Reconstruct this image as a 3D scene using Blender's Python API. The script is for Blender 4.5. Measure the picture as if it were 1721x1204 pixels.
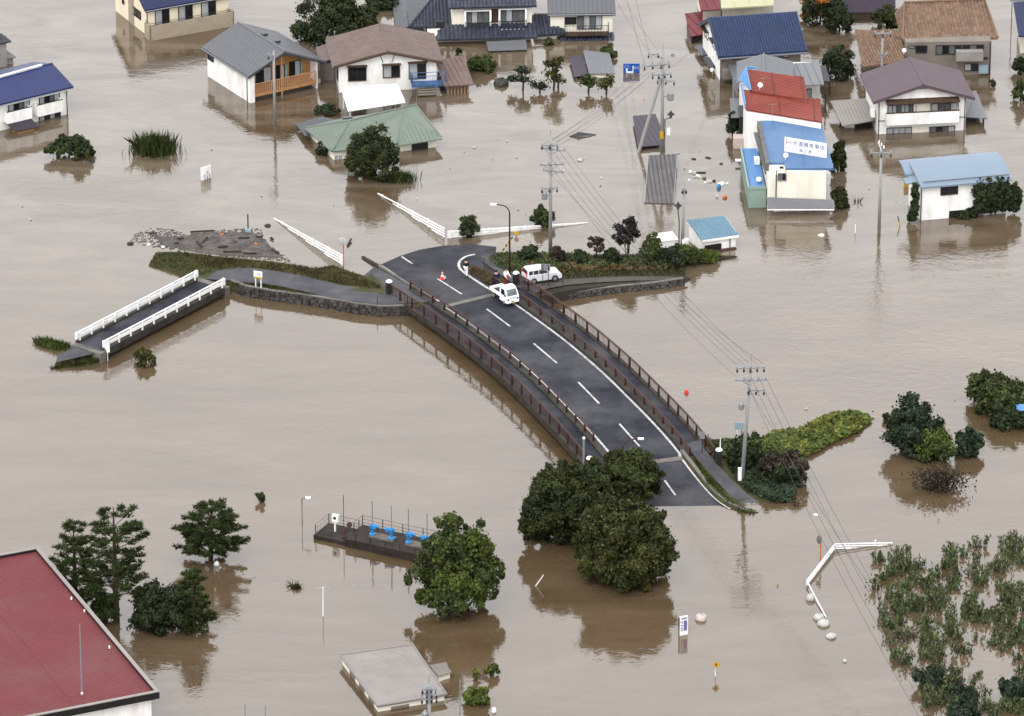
import bpy, math, random
import numpy as np
from mathutils import Vector, Matrix
from mathutils.geometry import tessellate_polygon
from mathutils.bvhtree import BVHTree

R = math.radians
for o in list(bpy.data.objects):
    bpy.data.objects.remove(o)
SC = bpy.context.scene
COL = SC.collection

# ------------------------------------------------------------------ camera
# helicopter view: long lens, 518 m from the bridge, looking 24 degrees down
FPX, PITCH, DIST = 10000.0, R(24.0), 518.0
CAMP = Vector((0, -DIST * math.cos(PITCH), DIST * math.sin(PITCH)))
FW = Vector((0, math.cos(PITCH), -math.sin(PITCH)))
UP = Vector((0, math.sin(PITCH), math.cos(PITCH)))
cd = bpy.data.cameras.new('camera')
cd.sensor_fit = 'HORIZONTAL'
cd.sensor_width = 36.0
cd.lens = FPX / 1721.0 * 36.0
cd.clip_start = 10.0
cd.clip_end = 6000.0
cam = bpy.data.objects.new('camera', cd)
cam.location = CAMP
cam.rotation_euler = (math.pi / 2 - PITCH, 0, 0)
COL.objects.link(cam)
SC.camera = cam

# ------------------------------------------------------------------ sky, sun, exposure
SUN_EL, SUN_AZ = R(52), R(205)     # azimuth from +Y clockwise: high, behind the camera
w = bpy.data.worlds.new('World')
SC.world = w
w.use_nodes = True
nt = w.node_tree
nt.nodes.clear()
sky = nt.nodes.new('ShaderNodeTexSky')
sky.sky_type = 'NISHITA'
sky.sun_disc = False
sky.sun_elevation = SUN_EL
sky.sun_rotation = SUN_AZ
sky.air_density = 1.0
sky.dust_density = 6.0
sky.ozone_density = 1.0
hs = nt.nodes.new('ShaderNodeHueSaturation')
hs.inputs['Saturation'].default_value = 0.14      # overcast: nearly grey
mixw = nt.nodes.new('ShaderNodeMix')
mixw.data_type = 'RGBA'
mixw.inputs[0].default_value = 0.72               # even cloud layer over the gradient
mixw.inputs[7].default_value = (9.0, 9.08, 9.25, 1)
bg = nt.nodes.new('ShaderNodeBackground')
bg.inputs['Strength'].default_value = 0.12
wo = nt.nodes.new('ShaderNodeOutputWorld')
nt.links.new(sky.outputs[0], hs.inputs['Color'])
nt.links.new(hs.outputs[0], mixw.inputs[6])
nt.links.new(mixw.outputs[2], bg.inputs['Color'])
nt.links.new(bg.outputs[0], wo.inputs['Surface'])

sd = bpy.data.lights.new('sun', 'SUN')
sd.energy = 0.5
sd.angle = R(25)
sd.color = (1.0, 0.97, 0.92)
sun = bpy.data.objects.new('sun', sd)
sdir = Vector((math.sin(SUN_AZ) * math.cos(SUN_EL), math.cos(SUN_AZ) * math.cos(SUN_EL), math.sin(SUN_EL)))
sun.rotation_euler = sdir.to_track_quat('Z', 'Y').to_euler()
sun.location = (0, -60, 120)
COL.objects.link(sun)

SC.view_settings.view_transform = 'Standard'
SC.view_settings.look = 'None'
SC.view_settings.gamma = 1.0
SC.view_settings.use_curve_mapping = False
SC.view_settings.exposure = 1.2
SC.render.engine = 'CYCLES'
SC.cycles.use_denoising = True
SC.cycles.adaptive_threshold = 0.02
SC.cycles.max_bounces = 4
SC.cycles.diffuse_bounces = 3
SC.cycles.glossy_bounces = 3
SC.cycles.caustics_reflective = False
SC.cycles.caustics_refractive = False

# ------------------------------------------------------------------ projection helpers
def ray(px, py):
    return FW + Vector(((px - 860.5) / FPX, 0, 0)) - UP * ((py - 602) / FPX)

def W(px, py, z=0.0):
    "the point at height z that is seen at this spot of the photograph"
    d = ray(px, py)
    return CAMP + d * ((z - CAMP.z) / d.z)

def scl(p):
    "photo pixels per metre at a world point"
    return FPX / (Vector(p) - CAMP).dot(FW)

def zat(p, py):
    "height over the ground point p that is seen at photo row py"
    z = 0.0
    for _ in range(6):
        q = Vector((p[0], p[1], z)) - CAMP
        y = 602 - q.dot(UP) / q.dot(FW) * FPX
        z += (y - py) / (scl((p[0], p[1], z)) * math.cos(PITCH))
    return z

def V(*a):
    return Vector(a)

# ------------------------------------------------------------------ mesh helpers
def rootloc(o):
    l = Vector((0, 0, 0))
    while o is not None:
        l += o.location
        o = o.parent
    return l

class MB:
    "collects faces in world coordinates and links them as one object"
    def __init__(s):
        s.v, s.f = [], []
    def add(s, vs, fs):
        k = len(s.v)
        s.v += [tuple(p) for p in vs]
        s.f += [tuple(i + k for i in f) for f in fs]
        return s
    def obox(s, o, a, b, c):
        o, a, b, c = Vector(o), Vector(a), Vector(b), Vector(c)
        vs = [o, o + a, o + a + b, o + b, o + c, o + a + c, o + a + b + c, o + b + c]
        if a.cross(b).dot(c) < 0:
            return s.add(vs, [(0, 1, 2, 3), (7, 6, 5, 4), (4, 5, 1, 0), (5, 6, 2, 1), (6, 7, 3, 2), (7, 4, 0, 3)])
        return s.add(vs, [(3, 2, 1, 0), (4, 5, 6, 7), (0, 1, 5, 4), (1, 2, 6, 5), (2, 3, 7, 6), (3, 0, 4, 7)])
    def box(s, c, sz, yaw=0.0):
        c = Vector(c)
        cu, su = math.cos(yaw), math.sin(yaw)
        u, v = V(cu, su, 0) * sz[0], V(-su, cu, 0) * sz[1]
        return s.obox(c - u / 2 - v / 2 - V(0, 0, sz[2] / 2), u, v, V(0, 0, sz[2]))
    def prism(s, poly, ext):
        n = len(poly)
        poly = [Vector(p) for p in poly]
        e = Vector(ext)
        tris = [tuple(t) for t in tessellate_polygon([poly])]
        vs = poly + [p + e for p in poly]
        return s.add(vs, tris + [tuple(i + n for i in t[::-1]) for t in tris] + [(i, (i + 1) % n, (i + 1) % n + n, i + n) for i in range(n)])
    def quad(s, a, b, c, d):
        return s.add([a, b, c, d], [(0, 1, 2, 3)])
    def poly(s, pts):
        pts = [Vector(p) for p in pts]
        return s.add(pts, [tuple(t) for t in tessellate_polygon([pts])])
    def tube(s, pts, r, n=7, cap=True):
        pts = [Vector(p) for p in pts]
        rs = list(r) if hasattr(r, '__len__') else [r] * len(pts)
        rings = []
        for i, p in enumerate(pts):
            d = (pts[min(i + 1, len(pts) - 1)] - pts[max(i - 1, 0)]).normalized()
            a = d.cross(V(0, 0, 1))
            if a.length < 0.05:
                a = d.cross(V(0, 1, 0))
            a.normalize()
            b = d.cross(a)
            rings.append([p + (a * math.cos(2 * math.pi * k / n) + b * math.sin(2 * math.pi * k / n)) * rs[i] for k in range(n)])
        fs = []
        for i in range(len(pts) - 1):
            for k in range(n):
                fs.append((i * n + k, i * n + (k + 1) % n, (i + 1) * n + (k + 1) % n, (i + 1) * n + k))
        if cap:
            fs.append(tuple(range(n))[::-1])
            fs.append(tuple(range((len(pts) - 1) * n, len(pts) * n)))
        return s.add([q for g in rings for q in g], fs)
    def lathe(s, c, prof, n=12, axis=(0, 0, 1)):
        z = Vector(axis).normalized()
        a = z.cross(V(0, 0, 1)) if abs(z.z) < 0.9 else z.cross(V(0, 1, 0))
        a.normalize()
        b = z.cross(a)
        vs, fs = [], []
        for r, h in prof:
            for k in range(n):
                t = 2 * math.pi * k / n
                vs.append(Vector(c) + z * h + (a * math.cos(t) + b * math.sin(t)) * r)
        for i in range(len(prof) - 1):
            for k in range(n):
                fs.append((i * n + k, i * n + (k + 1) % n, (i + 1) * n + (k + 1) % n, (i + 1) * n + k))
        fs.append(tuple(range(n))[::-1])
        fs.append(tuple(range((len(prof) - 1) * n, len(prof) * n)))
        return s.add(vs, fs)
    def loft(s, rows, closed=False):
        n = len(rows[0])
        fs = []
        for i in range(len(rows) - 1):
            for k in range(n if closed else n - 1):
                fs.append((i * n + k, i * n + (k + 1) % n, (i + 1) * n + (k + 1) % n, (i + 1) * n + k))
        return s.add([p for r in rows for p in r], fs)
    def xf(s, m):
        s.v = [tuple(m @ Vector(p)) for p in s.v]
        return s
    def build(s, name, mat, parent=None, smooth=False, base=None):
        if parent is not None:
            off = rootloc(parent)
        elif base is not None:
            off = Vector(base)
        else:
            a = np.array(s.v)
            off = Vector((a[:, 0].mean(), a[:, 1].mean(), a[:, 2].min()))
        me = bpy.data.meshes.new(name)
        me.from_pydata([(p[0] - off.x, p[1] - off.y, p[2] - off.z) for p in s.v], [], s.f)
        me.materials.append(M[mat] if isinstance(mat, str) else mat)
        if smooth:
            me.polygons.foreach_set('use_smooth', [True] * len(me.polygons))
        me.update()
        o = bpy.data.objects.new(name, me)
        COL.objects.link(o)
        if parent is not None:
            o.parent = parent
        else:
            o.location = off
        return o

def tag(o, label=None, cat=None, group=None, kind=None):
    if label: o['label'] = label
    if cat: o['category'] = cat
    if group: o['group'] = group
    if kind: o['kind'] = kind
    return o

def thing(name, label, cat, base, group=None):
    o = bpy.data.objects.new(name, None)
    o.empty_display_size = 0.3
    o.location = Vector(base)
    COL.objects.link(o)
    return tag(o, label, cat, group)

def copy_tree(o, parent=None):
    c = o.copy()
    COL.objects.link(c)
    c.parent = parent
    for ch in [x for x in COL.objects if x.parent is o]:
        copy_tree(ch, c)
    return c

# ------------------------------------------------------------------ materials
M = {}
def mat(name, col, rough=0.6, var=0.12, scale=1.2, bump=0.0, bscale=8.0, metal=0.0, spec=0.18, dirt=None, dirt_amt=0.45, dirt_scale=0.6, stretch=(1, 1, 1), island=0.0):
    if max(col) < 0.6:
        col = tuple(c * 0.78 for c in col)
        dirt = None if dirt is None else tuple(c * 0.78 for c in dirt)
    m = bpy.data.materials.new(name)
    m.use_nodes = True
    t = m.node_tree
    b = t.nodes['Principled BSDF']
    b.inputs['Roughness'].default_value = rough
    b.inputs['Metallic'].default_value = metal
    b.inputs['Specular IOR Level'].default_value = spec
    g = t.nodes.new('ShaderNodeNewGeometry')
    mp = t.nodes.new('ShaderNodeMapping')
    mp.inputs['Scale'].default_value = stretch
    t.links.new(g.outputs['Position'], mp.inputs['Vector'])
    n = t.nodes.new('ShaderNodeTexNoise')
    n.inputs['Scale'].default_value = scale
    n.inputs['Detail'].default_value = 5.0
    n.inputs['Roughness'].default_value = 0.6
    t.links.new(mp.outputs[0], n.inputs['Vector'])
    r = t.nodes.new('ShaderNodeValToRGB')
    r.color_ramp.elements[0].position = 0.3
    r.color_ramp.elements[1].position = 0.7
    r.color_ramp.elements[0].color = tuple(c * (1 - var) for c in col) + (1,)
    r.color_ramp.elements[1].color = tuple(min(1, c * (1 + var)) for c in col) + (1,)
    t.links.new(n.outputs['Fac'], r.inputs['Fac'])
    out = r.outputs['Color']
    if dirt is not None:
        n2 = t.nodes.new('ShaderNodeTexNoise')
        n2.inputs['Scale'].default_value = dirt_scale
        n2.inputs['Detail'].default_value = 7.0
        n2.inputs['Roughness'].default_value = 0.65
        t.links.new(mp.outputs[0], n2.inputs['Vector'])
        r2 = t.nodes.new('ShaderNodeValToRGB')
        r2.color_ramp.elements[0].position = 0.46
        r2.color_ramp.elements[1].position = 0.68
        r2.color_ramp.elements[0].color = (0, 0, 0, 1)
        r2.color_ramp.elements[1].color = (dirt_amt,) * 3 + (1,)
        t.links.new(n2.outputs['Fac'], r2.inputs['Fac'])
        mx = t.nodes.new('ShaderNodeMix')
        mx.data_type = 'RGBA'
        t.links.new(r2.outputs['Color'], mx.inputs[0])
        t.links.new(out, mx.inputs[6])
        mx.inputs[7].default_value = tuple(dirt) + (1,)
        out = mx.outputs[2]
    if island:
        hv = t.nodes.new('ShaderNodeHueSaturation')
        mr = t.nodes.new('ShaderNodeMapRange')
        mr.inputs['To Min'].default_value = 1 - island
        mr.inputs['To Max'].default_value = 1 + island
        t.links.new(g.outputs['Random Per Island'], mr.inputs['Value'])
        t.links.new(mr.outputs[0], hv.inputs['Value'])
        mr2 = t.nodes.new('ShaderNodeMapRange')
        mr2.inputs['To Min'].default_value = 0.47
        mr2.inputs['To Max'].default_value = 0.52
        t.links.new(n.outputs['Fac'], mr2.inputs['Value'])
        t.links.new(mr2.outputs[0], hv.inputs['Hue'])
        t.links.new(out, hv.inputs['Color'])
        out = hv.outputs[0]
    t.links.new(out, b.inputs['Base Color'])
    if bump:
        n3 = t.nodes.new('ShaderNodeTexNoise')
        n3.inputs['Scale'].default_value = bscale
        n3.inputs['Detail'].default_value = 4.0
        t.links.new(mp.outputs[0], n3.inputs['Vector'])
        bp = t.nodes.new('ShaderNodeBump')
        bp.inputs['Strength'].default_value = 0.6
        bp.inputs['Distance'].default_value = bump
        t.links.new(n3.outputs['Fac'], bp.inputs['Height'])
        t.links.new(bp.outputs[0], b.inputs['Normal'])
    M[name] = m
    return m

GR = (0.30, 0.28, 0.25)
mat('white_wall', (0.77, 0.76, 0.74), 0.7, 0.05, 0.8, dirt=(0.40, 0.37, 0.32), dirt_amt=0.5, dirt_scale=0.9, stretch=(1, 1, 0.3))
mat('cream_wall', (0.666, 0.594, 0.45), 0.7, 0.05, 0.8, dirt=(0.45, 0.405, 0.324), dirt_amt=0.3, stretch=(1, 1, 0.35))
mat('ivory_wall', (0.702, 0.666, 0.576), 0.7, 0.05, 0.8, dirt=(0.45, 0.405, 0.324), dirt_amt=0.35, stretch=(1, 1, 0.35))
mat('grey_wall', (0.285, 0.27, 0.255), 0.7, 0.08, 1.0, dirt=(0.1875, 0.1725, 0.15))
mat('taupe_wall', (0.2025, 0.1762, 0.15), 0.7, 0.1, 1.0, dirt=(0.12, 0.105, 0.09))
mat('beige_tile', (0.39, 0.3276, 0.2496), 0.55, 0.10, 3.0, dirt=(0.2652, 0.2184, 0.1638))
mat('mint_wall', (0.252, 0.35, 0.294), 0.6, 0.08, 1.0, dirt=(0.21, 0.252, 0.21))
mat('wood_orange', (0.46, 0.235, 0.085), 0.6, 0.18, 2.0, stretch=(3, 3, 0.4))
mat('wood_rail', (0.42, 0.235, 0.135), 0.6, 0.15, 2.0)
mat('wood_brown', (0.066, 0.039, 0.0252), 0.6, 0.2, 2.0)
mat('roof_grey', (0.1085, 0.1116, 0.124), 0.42, 0.08, 0.6, dirt=(0.0868, 0.0868, 0.093), spec=0.3)
mat('roof_greylight', (0.1716, 0.1749, 0.1881), 0.42, 0.10, 0.6, dirt=(0.1254, 0.1254, 0.132))
mat('roof_black', (0.0341, 0.0374, 0.0484), 0.34, 0.16, 0.9, dirt=(0.0605, 0.06325, 0.0715), spec=0.3)
mat('roof_blacktile', (0.033, 0.0372, 0.0588), 0.34, 0.25, 1.0, dirt=(0.06, 0.066, 0.084), spec=0.3, island=0.2)
mat('roof_navy', (0.01092, 0.0168, 0.0651), 0.38, 0.10, 0.7, dirt=(0.0168, 0.0231, 0.063), spec=0.3)
mat('roof_royal', (0.00756, 0.01764, 0.0924), 0.36, 0.10, 0.7, spec=0.3)
mat('roof_blueslate', (0.0286, 0.0429, 0.1018), 0.45, 0.10, 0.8, dirt=(0.04125, 0.0495, 0.0935), island=0.12)
mat('roof_brown', (0.1318, 0.08925, 0.0765), 0.5, 0.14, 1.2, dirt=(0.1785, 0.1445, 0.1275), bump=0.01, bscale=6)
mat('roof_tan', (0.1836, 0.119, 0.0782), 0.6, 0.2, 1.2, dirt=(0.1224, 0.0816, 0.0544), island=0.25)
mat('roof_mauve', (0.108, 0.0792, 0.09), 0.5, 0.06, 0.5, dirt=(0.09, 0.0684, 0.0756))
mat('roof_red', (0.2108, 0.04216, 0.02856), 0.5, 0.10, 0.8, dirt=(0.1632, 0.0408, 0.0306))
mat('roof_maroon', (0.1501, 0.0323, 0.038), 0.6, 0.08, 0.25, dirt=(0.1568, 0.0589, 0.0589), dirt_amt=0.7, dirt_scale=0.18)
mat('roof_crimson', (0.125, 0.015, 0.0225), 0.42, 0.08, 0.8)
mat('roof_blue', (0.085, 0.17, 0.323), 0.45, 0.08, 0.6, dirt=(0.1232, 0.1913, 0.2975), dirt_amt=0.6)
mat('roof_skyblue', (0.135, 0.235, 0.31), 0.45, 0.10, 2.0, dirt=(0.144, 0.2592, 0.324))
mat('roof_cornflower', (0.1152, 0.2736, 0.54), 0.4, 0.08, 1.0)
mat('roof_paleblue', (0.20, 0.255, 0.325), 0.42, 0.05, 0.6, dirt=(0.186, 0.248, 0.3224))
mat('roof_green', (0.165, 0.20, 0.165), 0.55, 0.10, 0.7, dirt=(0.1656, 0.1944, 0.1584), dirt_amt=0.7)
mat('roof_dust', (0.272, 0.2482, 0.2346), 0.55, 0.07, 0.5, dirt=(0.204, 0.187, 0.1768), dirt_amt=0.5)
mat('roof_taupe', (0.2465, 0.2253, 0.204), 0.5, 0.08, 0.7, dirt=(0.187, 0.17, 0.153))
mat('roof_purple', (0.039, 0.03, 0.045), 0.4, 0.1, 1.0)
mat('roof_carport', (0.09375, 0.08625, 0.09), 0.42, 0.1, 0.9, dirt=(0.15, 0.1387, 0.1275), dirt_amt=0.6)
mat('roof_lemon', (0.435, 0.42, 0.27), 0.6, 0.06, 1.0)
mat('metal_white', (0.74, 0.74, 0.74), 0.45, 0.04, 2.0, dirt=(0.42, 0.40, 0.37), dirt_amt=0.5, dirt_scale=1.3)
mat('metal_grey', (0.27, 0.2775, 0.2925), 0.4, 0.08, 2.0, metal=0.2)
mat('metal_dark', (0.03, 0.028, 0.03), 0.45, 0.2, 2.0)
mat('fascia_black', (0.018, 0.017, 0.018), 0.4, 0.1, 2.0)
mat('metal_brown', (0.068, 0.030, 0.022), 0.55, 0.25, 3.0, dirt=(0.03, 0.018, 0.015))
mat('rail_brown', (0.046, 0.021, 0.016), 0.55, 0.25, 3.0, dirt=(0.02, 0.012, 0.010))
mat('metal_blue', (0.05, 0.12, 0.275), 0.4, 0.1, 2.0)
mat('valve_blue', (0.035, 0.238, 0.56), 0.4, 0.08, 3.0)
mat('paint_orange', (0.5625, 0.1275, 0.03), 0.5, 0.1, 3.0)
mat('paint_red', (0.62, 0.05, 0.035), 0.5, 0.1, 3.0)
mat('paint_yellow', (0.546, 0.329, 0.021), 0.5, 0.08, 3.0)
mat('paint_blue', (0.018, 0.09, 0.42), 0.45, 0.06, 3.0)
mat('ink_blue', (0.03, 0.055, 0.24), 0.6, 0.05, 3.0)
mat('ink_purple', (0.17, 0.13, 0.40), 0.6, 0.35, 6.0)
mat('ink_red', (0.5, 0.06, 0.12), 0.6, 0.05, 3.0)
mat('ink_grey', (0.16, 0.17, 0.2), 0.6, 0.05, 3.0)
mat('pale_blue', (0.275, 0.374, 0.429), 0.5, 0.05, 3.0)
mat('pink_bag', (0.54, 0.45, 0.42), 0.6, 0.12, 5.0)
mat('white_bag', (0.4712, 0.4588, 0.434), 0.6, 0.12, 5.0)
mat('concrete', (0.1575, 0.1462, 0.1312), 0.8, 0.2, 1.5, dirt=(0.0675, 0.06, 0.04875), dirt_amt=0.7, bump=0.01)
mat('concrete_dark', (0.04675, 0.0407, 0.0341), 0.8, 0.3, 1.5, dirt=(0.0165, 0.01485, 0.0121), dirt_amt=0.8, dirt_scale=1.2, bump=0.02)
mat('pole_concrete', (0.312, 0.312, 0.312), 0.7, 0.06, 2.0, dirt=(0.234, 0.2262, 0.2184), stretch=(1, 1, 0.3))
mat('stone', (0.0483, 0.0441, 0.0399), 0.75, 0.45, 2.2, bump=0.03, bscale=5, island=0.45)
mat('asphalt', (0.040, 0.041, 0.049), 0.75, 0.3, 0.5, dirt=(0.088, 0.087, 0.094), dirt_amt=0.8, dirt_scale=0.22, bump=0.008, bscale=14, spec=0.04)
mat('asphalt_wet', (0.02415, 0.0253, 0.0345), 0.6, 0.4, 0.6, dirt=(0.0828, 0.0828, 0.092), dirt_amt=0.8, dirt_scale=0.20, bump=0.006, bscale=14, spec=0.06)
mat('asphalt_light', (0.08415, 0.08415, 0.0935), 0.7, 0.2, 0.6, dirt=(0.04208, 0.04208, 0.04862), dirt_amt=0.6, dirt_scale=0.5, bump=0.008, bscale=14, spec=0.05)
mat('line_white', (0.52, 0.52, 0.51), 0.7, 0.15, 3.0, dirt=(0.15, 0.15, 0.16), dirt_amt=0.8, dirt_scale=2.2)
mat('dirt', (0.03675, 0.0308, 0.0231), 0.9, 0.35, 0.8, dirt=(0.01925, 0.021, 0.0105), dirt_amt=0.85, dirt_scale=0.5, bump=0.03)
mat('track', (0.0837, 0.07564, 0.06696), 0.9, 0.25, 0.8, dirt=(0.0527, 0.0465, 0.0372), bump=0.02)
mat('turf', (0.045, 0.0492, 0.0168), 0.9, 0.4, 0.7, dirt=(0.075, 0.054, 0.027), dirt_amt=0.8, dirt_scale=0.35, bump=0.04)
mat('glass_dark', (0.014, 0.015, 0.017), 0.08, 0.2, 1.0, spec=0.3)
mat('glass_curtain', (0.40, 0.41, 0.42), 0.25, 0.22, 2.5, stretch=(4, 4, 0.2))
mat('glass_grey', (0.12, 0.125, 0.13), 0.12, 0.3, 1.5)
mat('glass_car', (0.16, 0.19, 0.20), 0.06, 0.4, 3.0)
mat('car_white', (0.82, 0.82, 0.82), 0.22, 0.02, 2.0)
mat('car_silver', (0.66, 0.67, 0.70), 0.24, 0.03, 2.0, metal=0.15)
mat('rubber', (0.016, 0.016, 0.017), 0.8, 0.2, 3.0)
mat('skin', (0.55, 0.36, 0.27), 0.6, 0.05, 6.0)
mat('hair', (0.012, 0.010, 0.009), 0.6, 0.2, 8.0)
mat('cloth_black', (0.014, 0.014, 0.017), 0.85, 0.3, 6.0)
mat('cloth_navy', (0.016, 0.022, 0.085), 0.85, 0.3, 6.0)
mat('cloth_white', (0.74, 0.73, 0.71), 0.85, 0.08, 6.0)
mat('cloth_red', (0.24, 0.028, 0.032), 0.85, 0.2, 6.0)
mat('bark', (0.06, 0.046, 0.034), 0.9, 0.35, 4.0, bump=0.02)
mat('driftwood', (0.045, 0.0348, 0.027), 0.9, 0.4, 3.0)
mat('debris', (0.112, 0.101, 0.094), 0.9, 0.35, 0.9, dirt=(0.06, 0.052, 0.045), dirt_amt=0.8, dirt_scale=0.8, island=0.3)
mat('platform', (0.034, 0.027, 0.023), 0.8, 0.3, 1.5, dirt=(0.012, 0.010, 0.009), dirt_amt=0.8, dirt_scale=1.2)
mat('foam', (0.30, 0.28, 0.26), 0.7, 0.2, 1.0)
LF = dict(rough=0.65, var=0.55, scale=0.8, spec=0.12)
mat('leaf_olive', (0.033, 0.041, 0.0120), island=0.45, **LF)
mat('leaf_olive2', (0.049, 0.052, 0.0145), island=0.45, **LF)
mat('leaf_dark', (0.02513, 0.03703, 0.01587), island=0.45, **LF)
mat('leaf_bluegreen', (0.023, 0.0368, 0.01955), island=0.45, **LF)
mat('leaf_green', (0.062, 0.086, 0.018), island=0.5, **LF)
mat('leaf_mid', (0.0437, 0.0598, 0.0184), island=0.5, **LF)
mat('leaf_yellow', (0.105, 0.118, 0.022), island=0.55, **LF)
mat('leaf_crop', (0.082, 0.104, 0.044), island=0.45, **LF)
mat('leaf_brown', (0.045, 0.0348, 0.0252), island=0.4, **LF)
mat('leaf_purple', (0.021, 0.017, 0.016), island=0.4, **LF)
mat('leaf_orange', (0.294, 0.098, 0.0175), island=0.4, **LF)
mat('needle', (0.0336, 0.0504, 0.0144), island=0.45, **LF)
mat('grass_mix', (0.0552, 0.06, 0.0192), island=0.5, **LF)
mat('grass_dry', (0.102, 0.072, 0.033), island=0.5, **LF)
# ================================================================== the setting: water, banks, roads
random.seed(5)
rng = np.random.default_rng(11)

# ---- flood water: opaque silt, a rippled surface that mirrors the sky
wm = bpy.data.materials.new('flood_water')
wm.use_nodes = True
t = wm.node_tree
b = t.nodes['Principled BSDF']
b.inputs['IOR'].default_value = 1.88
g = t.nodes.new('ShaderNodeNewGeometry')
def wmap(s, rot=0.0):
    m_ = t.nodes.new('ShaderNodeMapping')
    m_.inputs['Scale'].default_value = s
    m_.inputs['Rotation'].default_value = (0, 0, rot)
    t.links.new(g.outputs['Position'], m_.inputs['Vector'])
    return m_.outputs[0]
def wnoise(vec, scale, det=4.0, rough=0.55, dist=0.0):
    n_ = t.nodes.new('ShaderNodeTexNoise')
    n_.inputs['Scale'].default_value = scale
    n_.inputs['Detail'].default_value = det
    n_.inputs['Roughness'].default_value = rough
    n_.inputs['Distortion'].default_value = dist
    t.links.new(vec, n_.inputs['Vector'])
    return n_.outputs['Fac']
def wmath(op, a, c):
    m_ = t.nodes.new('ShaderNodeMath')
    m_.operation = op
    for i, x in enumerate((a, c)):
        if isinstance(x, (int, float)):
            m_.inputs[i].default_value = x
        else:
            t.links.new(x, m_.inputs[i])
    return m_.outputs[0]
silt = wnoise(wmap((0.5, 1.5, 1), R(-16)), 0.075, 6.0, 0.6, 1.2)
rp = t.nodes.new('ShaderNodeValToRGB')
rp.color_ramp.elements[0].position = 0.38
rp.color_ramp.elements[1].position = 0.62
rp.color_ramp.elements[0].color = (0.062, 0.041, 0.021, 1)
rp.color_ramp.elements[1].color = (0.094, 0.066, 0.040, 1)
strk = wnoise(wmap((0.22, 1.0, 1), R(-22)), 0.26, 5.0, 0.6, 2.0)     # streaks drawn out along the current
t.links.new(wmath('ADD', wmath('MULTIPLY', silt, 0.62), wmath('MULTIPLY', strk, 0.38)), rp.inputs['Fac'])
# the water standing among the houses carries paler, scummier silt than the river channel
sxy = t.nodes.new('ShaderNodeSeparateXYZ')
t.links.new(g.outputs['Position'], sxy.inputs[0])
far_ = t.nodes.new('ShaderNodeMapRange')
far_.interpolation_type = 'SMOOTHSTEP'
far_.inputs['From Min'].default_value = 8.0
far_.inputs['From Max'].default_value = 52.0
t.links.new(wmath('ADD', sxy.outputs['Y'], wmath('MULTIPLY', wnoise(wmap((1, 1, 1)), 0.03, 3.0), 24.0)), far_.inputs['Value'])
scum = wnoise(wmap((0.45, 1.3, 1), R(-20)), 0.11, 6.0, 0.62, 2.2)
rp2 = t.nodes.new('ShaderNodeValToRGB')
rp2.color_ramp.elements[0].position = 0.36
rp2.color_ramp.elements[1].position = 0.64
rp2.color_ramp.elements[0].color = (0.064, 0.044, 0.025, 1)
rp2.color_ramp.elements[1].color = (0.118, 0.092, 0.066, 1)
t.links.new(scum, rp2.inputs['Fac'])
mxs = t.nodes.new('ShaderNodeMix')
mxs.data_type = 'RGBA'
t.links.new(far_.outputs[0], mxs.inputs[0])
t.links.new(rp.outputs['Color'], mxs.inputs[6])
t.links.new(rp2.outputs['Color'], mxs.inputs[7])
t.links.new(mxs.outputs[2], b.inputs['Base Color'])
calm = wnoise(wmap((0.6, 1.4, 1), R(-12)), 0.035, 4.0, 0.6, 0.6)
mr = t.nodes.new('ShaderNodeMapRange')
mr.inputs['From Min'].default_value = 0.38
mr.inputs['From Max'].default_value = 0.66
mr.inputs['To Min'].default_value = 0.35
mr.inputs['To Max'].default_value = 1.3
t.links.new(calm, mr.inputs['Value'])
rip = wmath('ADD', wmath('MULTIPLY', wnoise(wmap((1, 1.35, 1), R(-14)), 0.8, 3.0, 0.55, 0.6), 1.0),
            wmath('MULTIPLY', wnoise(wmap((1, 1.5, 1), R(20)), 2.4, 2.0), 0.35))
# the river channel right of the bridge runs faster and is choppier
def band(sock, a, c):
    m_ = t.nodes.new('ShaderNodeMapRange')
    m_.interpolation_type = 'SMOOTHSTEP'
    m_.inputs['From Min'].default_value = a
    m_.inputs['From Max'].default_value = c
    t.links.new(sock, m_.inputs['Value'])
    return m_.outputs[0]
chop = wmath('MULTIPLY', band(sxy.outputs['X'], 2.0, 34.0), wmath('MULTIPLY', band(sxy.outputs['Y'], -24.0, 2.0), band(sxy.outputs['Y'], 36.0, 12.0)))
hgt = wmath('MULTIPLY', rip, wmath('ADD', mr.outputs[0], wmath('MULTIPLY', chop, 1.6)))
bp = t.nodes.new('ShaderNodeBump')
bp.inputs['Strength'].default_value = 1.0
bp.inputs['Distance'].default_value = 0.022
t.links.new(hgt, bp.inputs['Height'])
t.links.new(bp.outputs[0], b.inputs['Normal'])
b.inputs['Roughness'].default_value = 0.05
M['flood_water'] = wm
wo_ = MB().quad((-2500, -1200, 0), (2500, -1200, 0), (2500, 4000, 0), (-2500, 4000, 0)).build('water', 'flood_water', base=(0, 0, 0))
tag(wo_, 'brown silty flood water covering the whole district', kind='structure')

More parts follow.
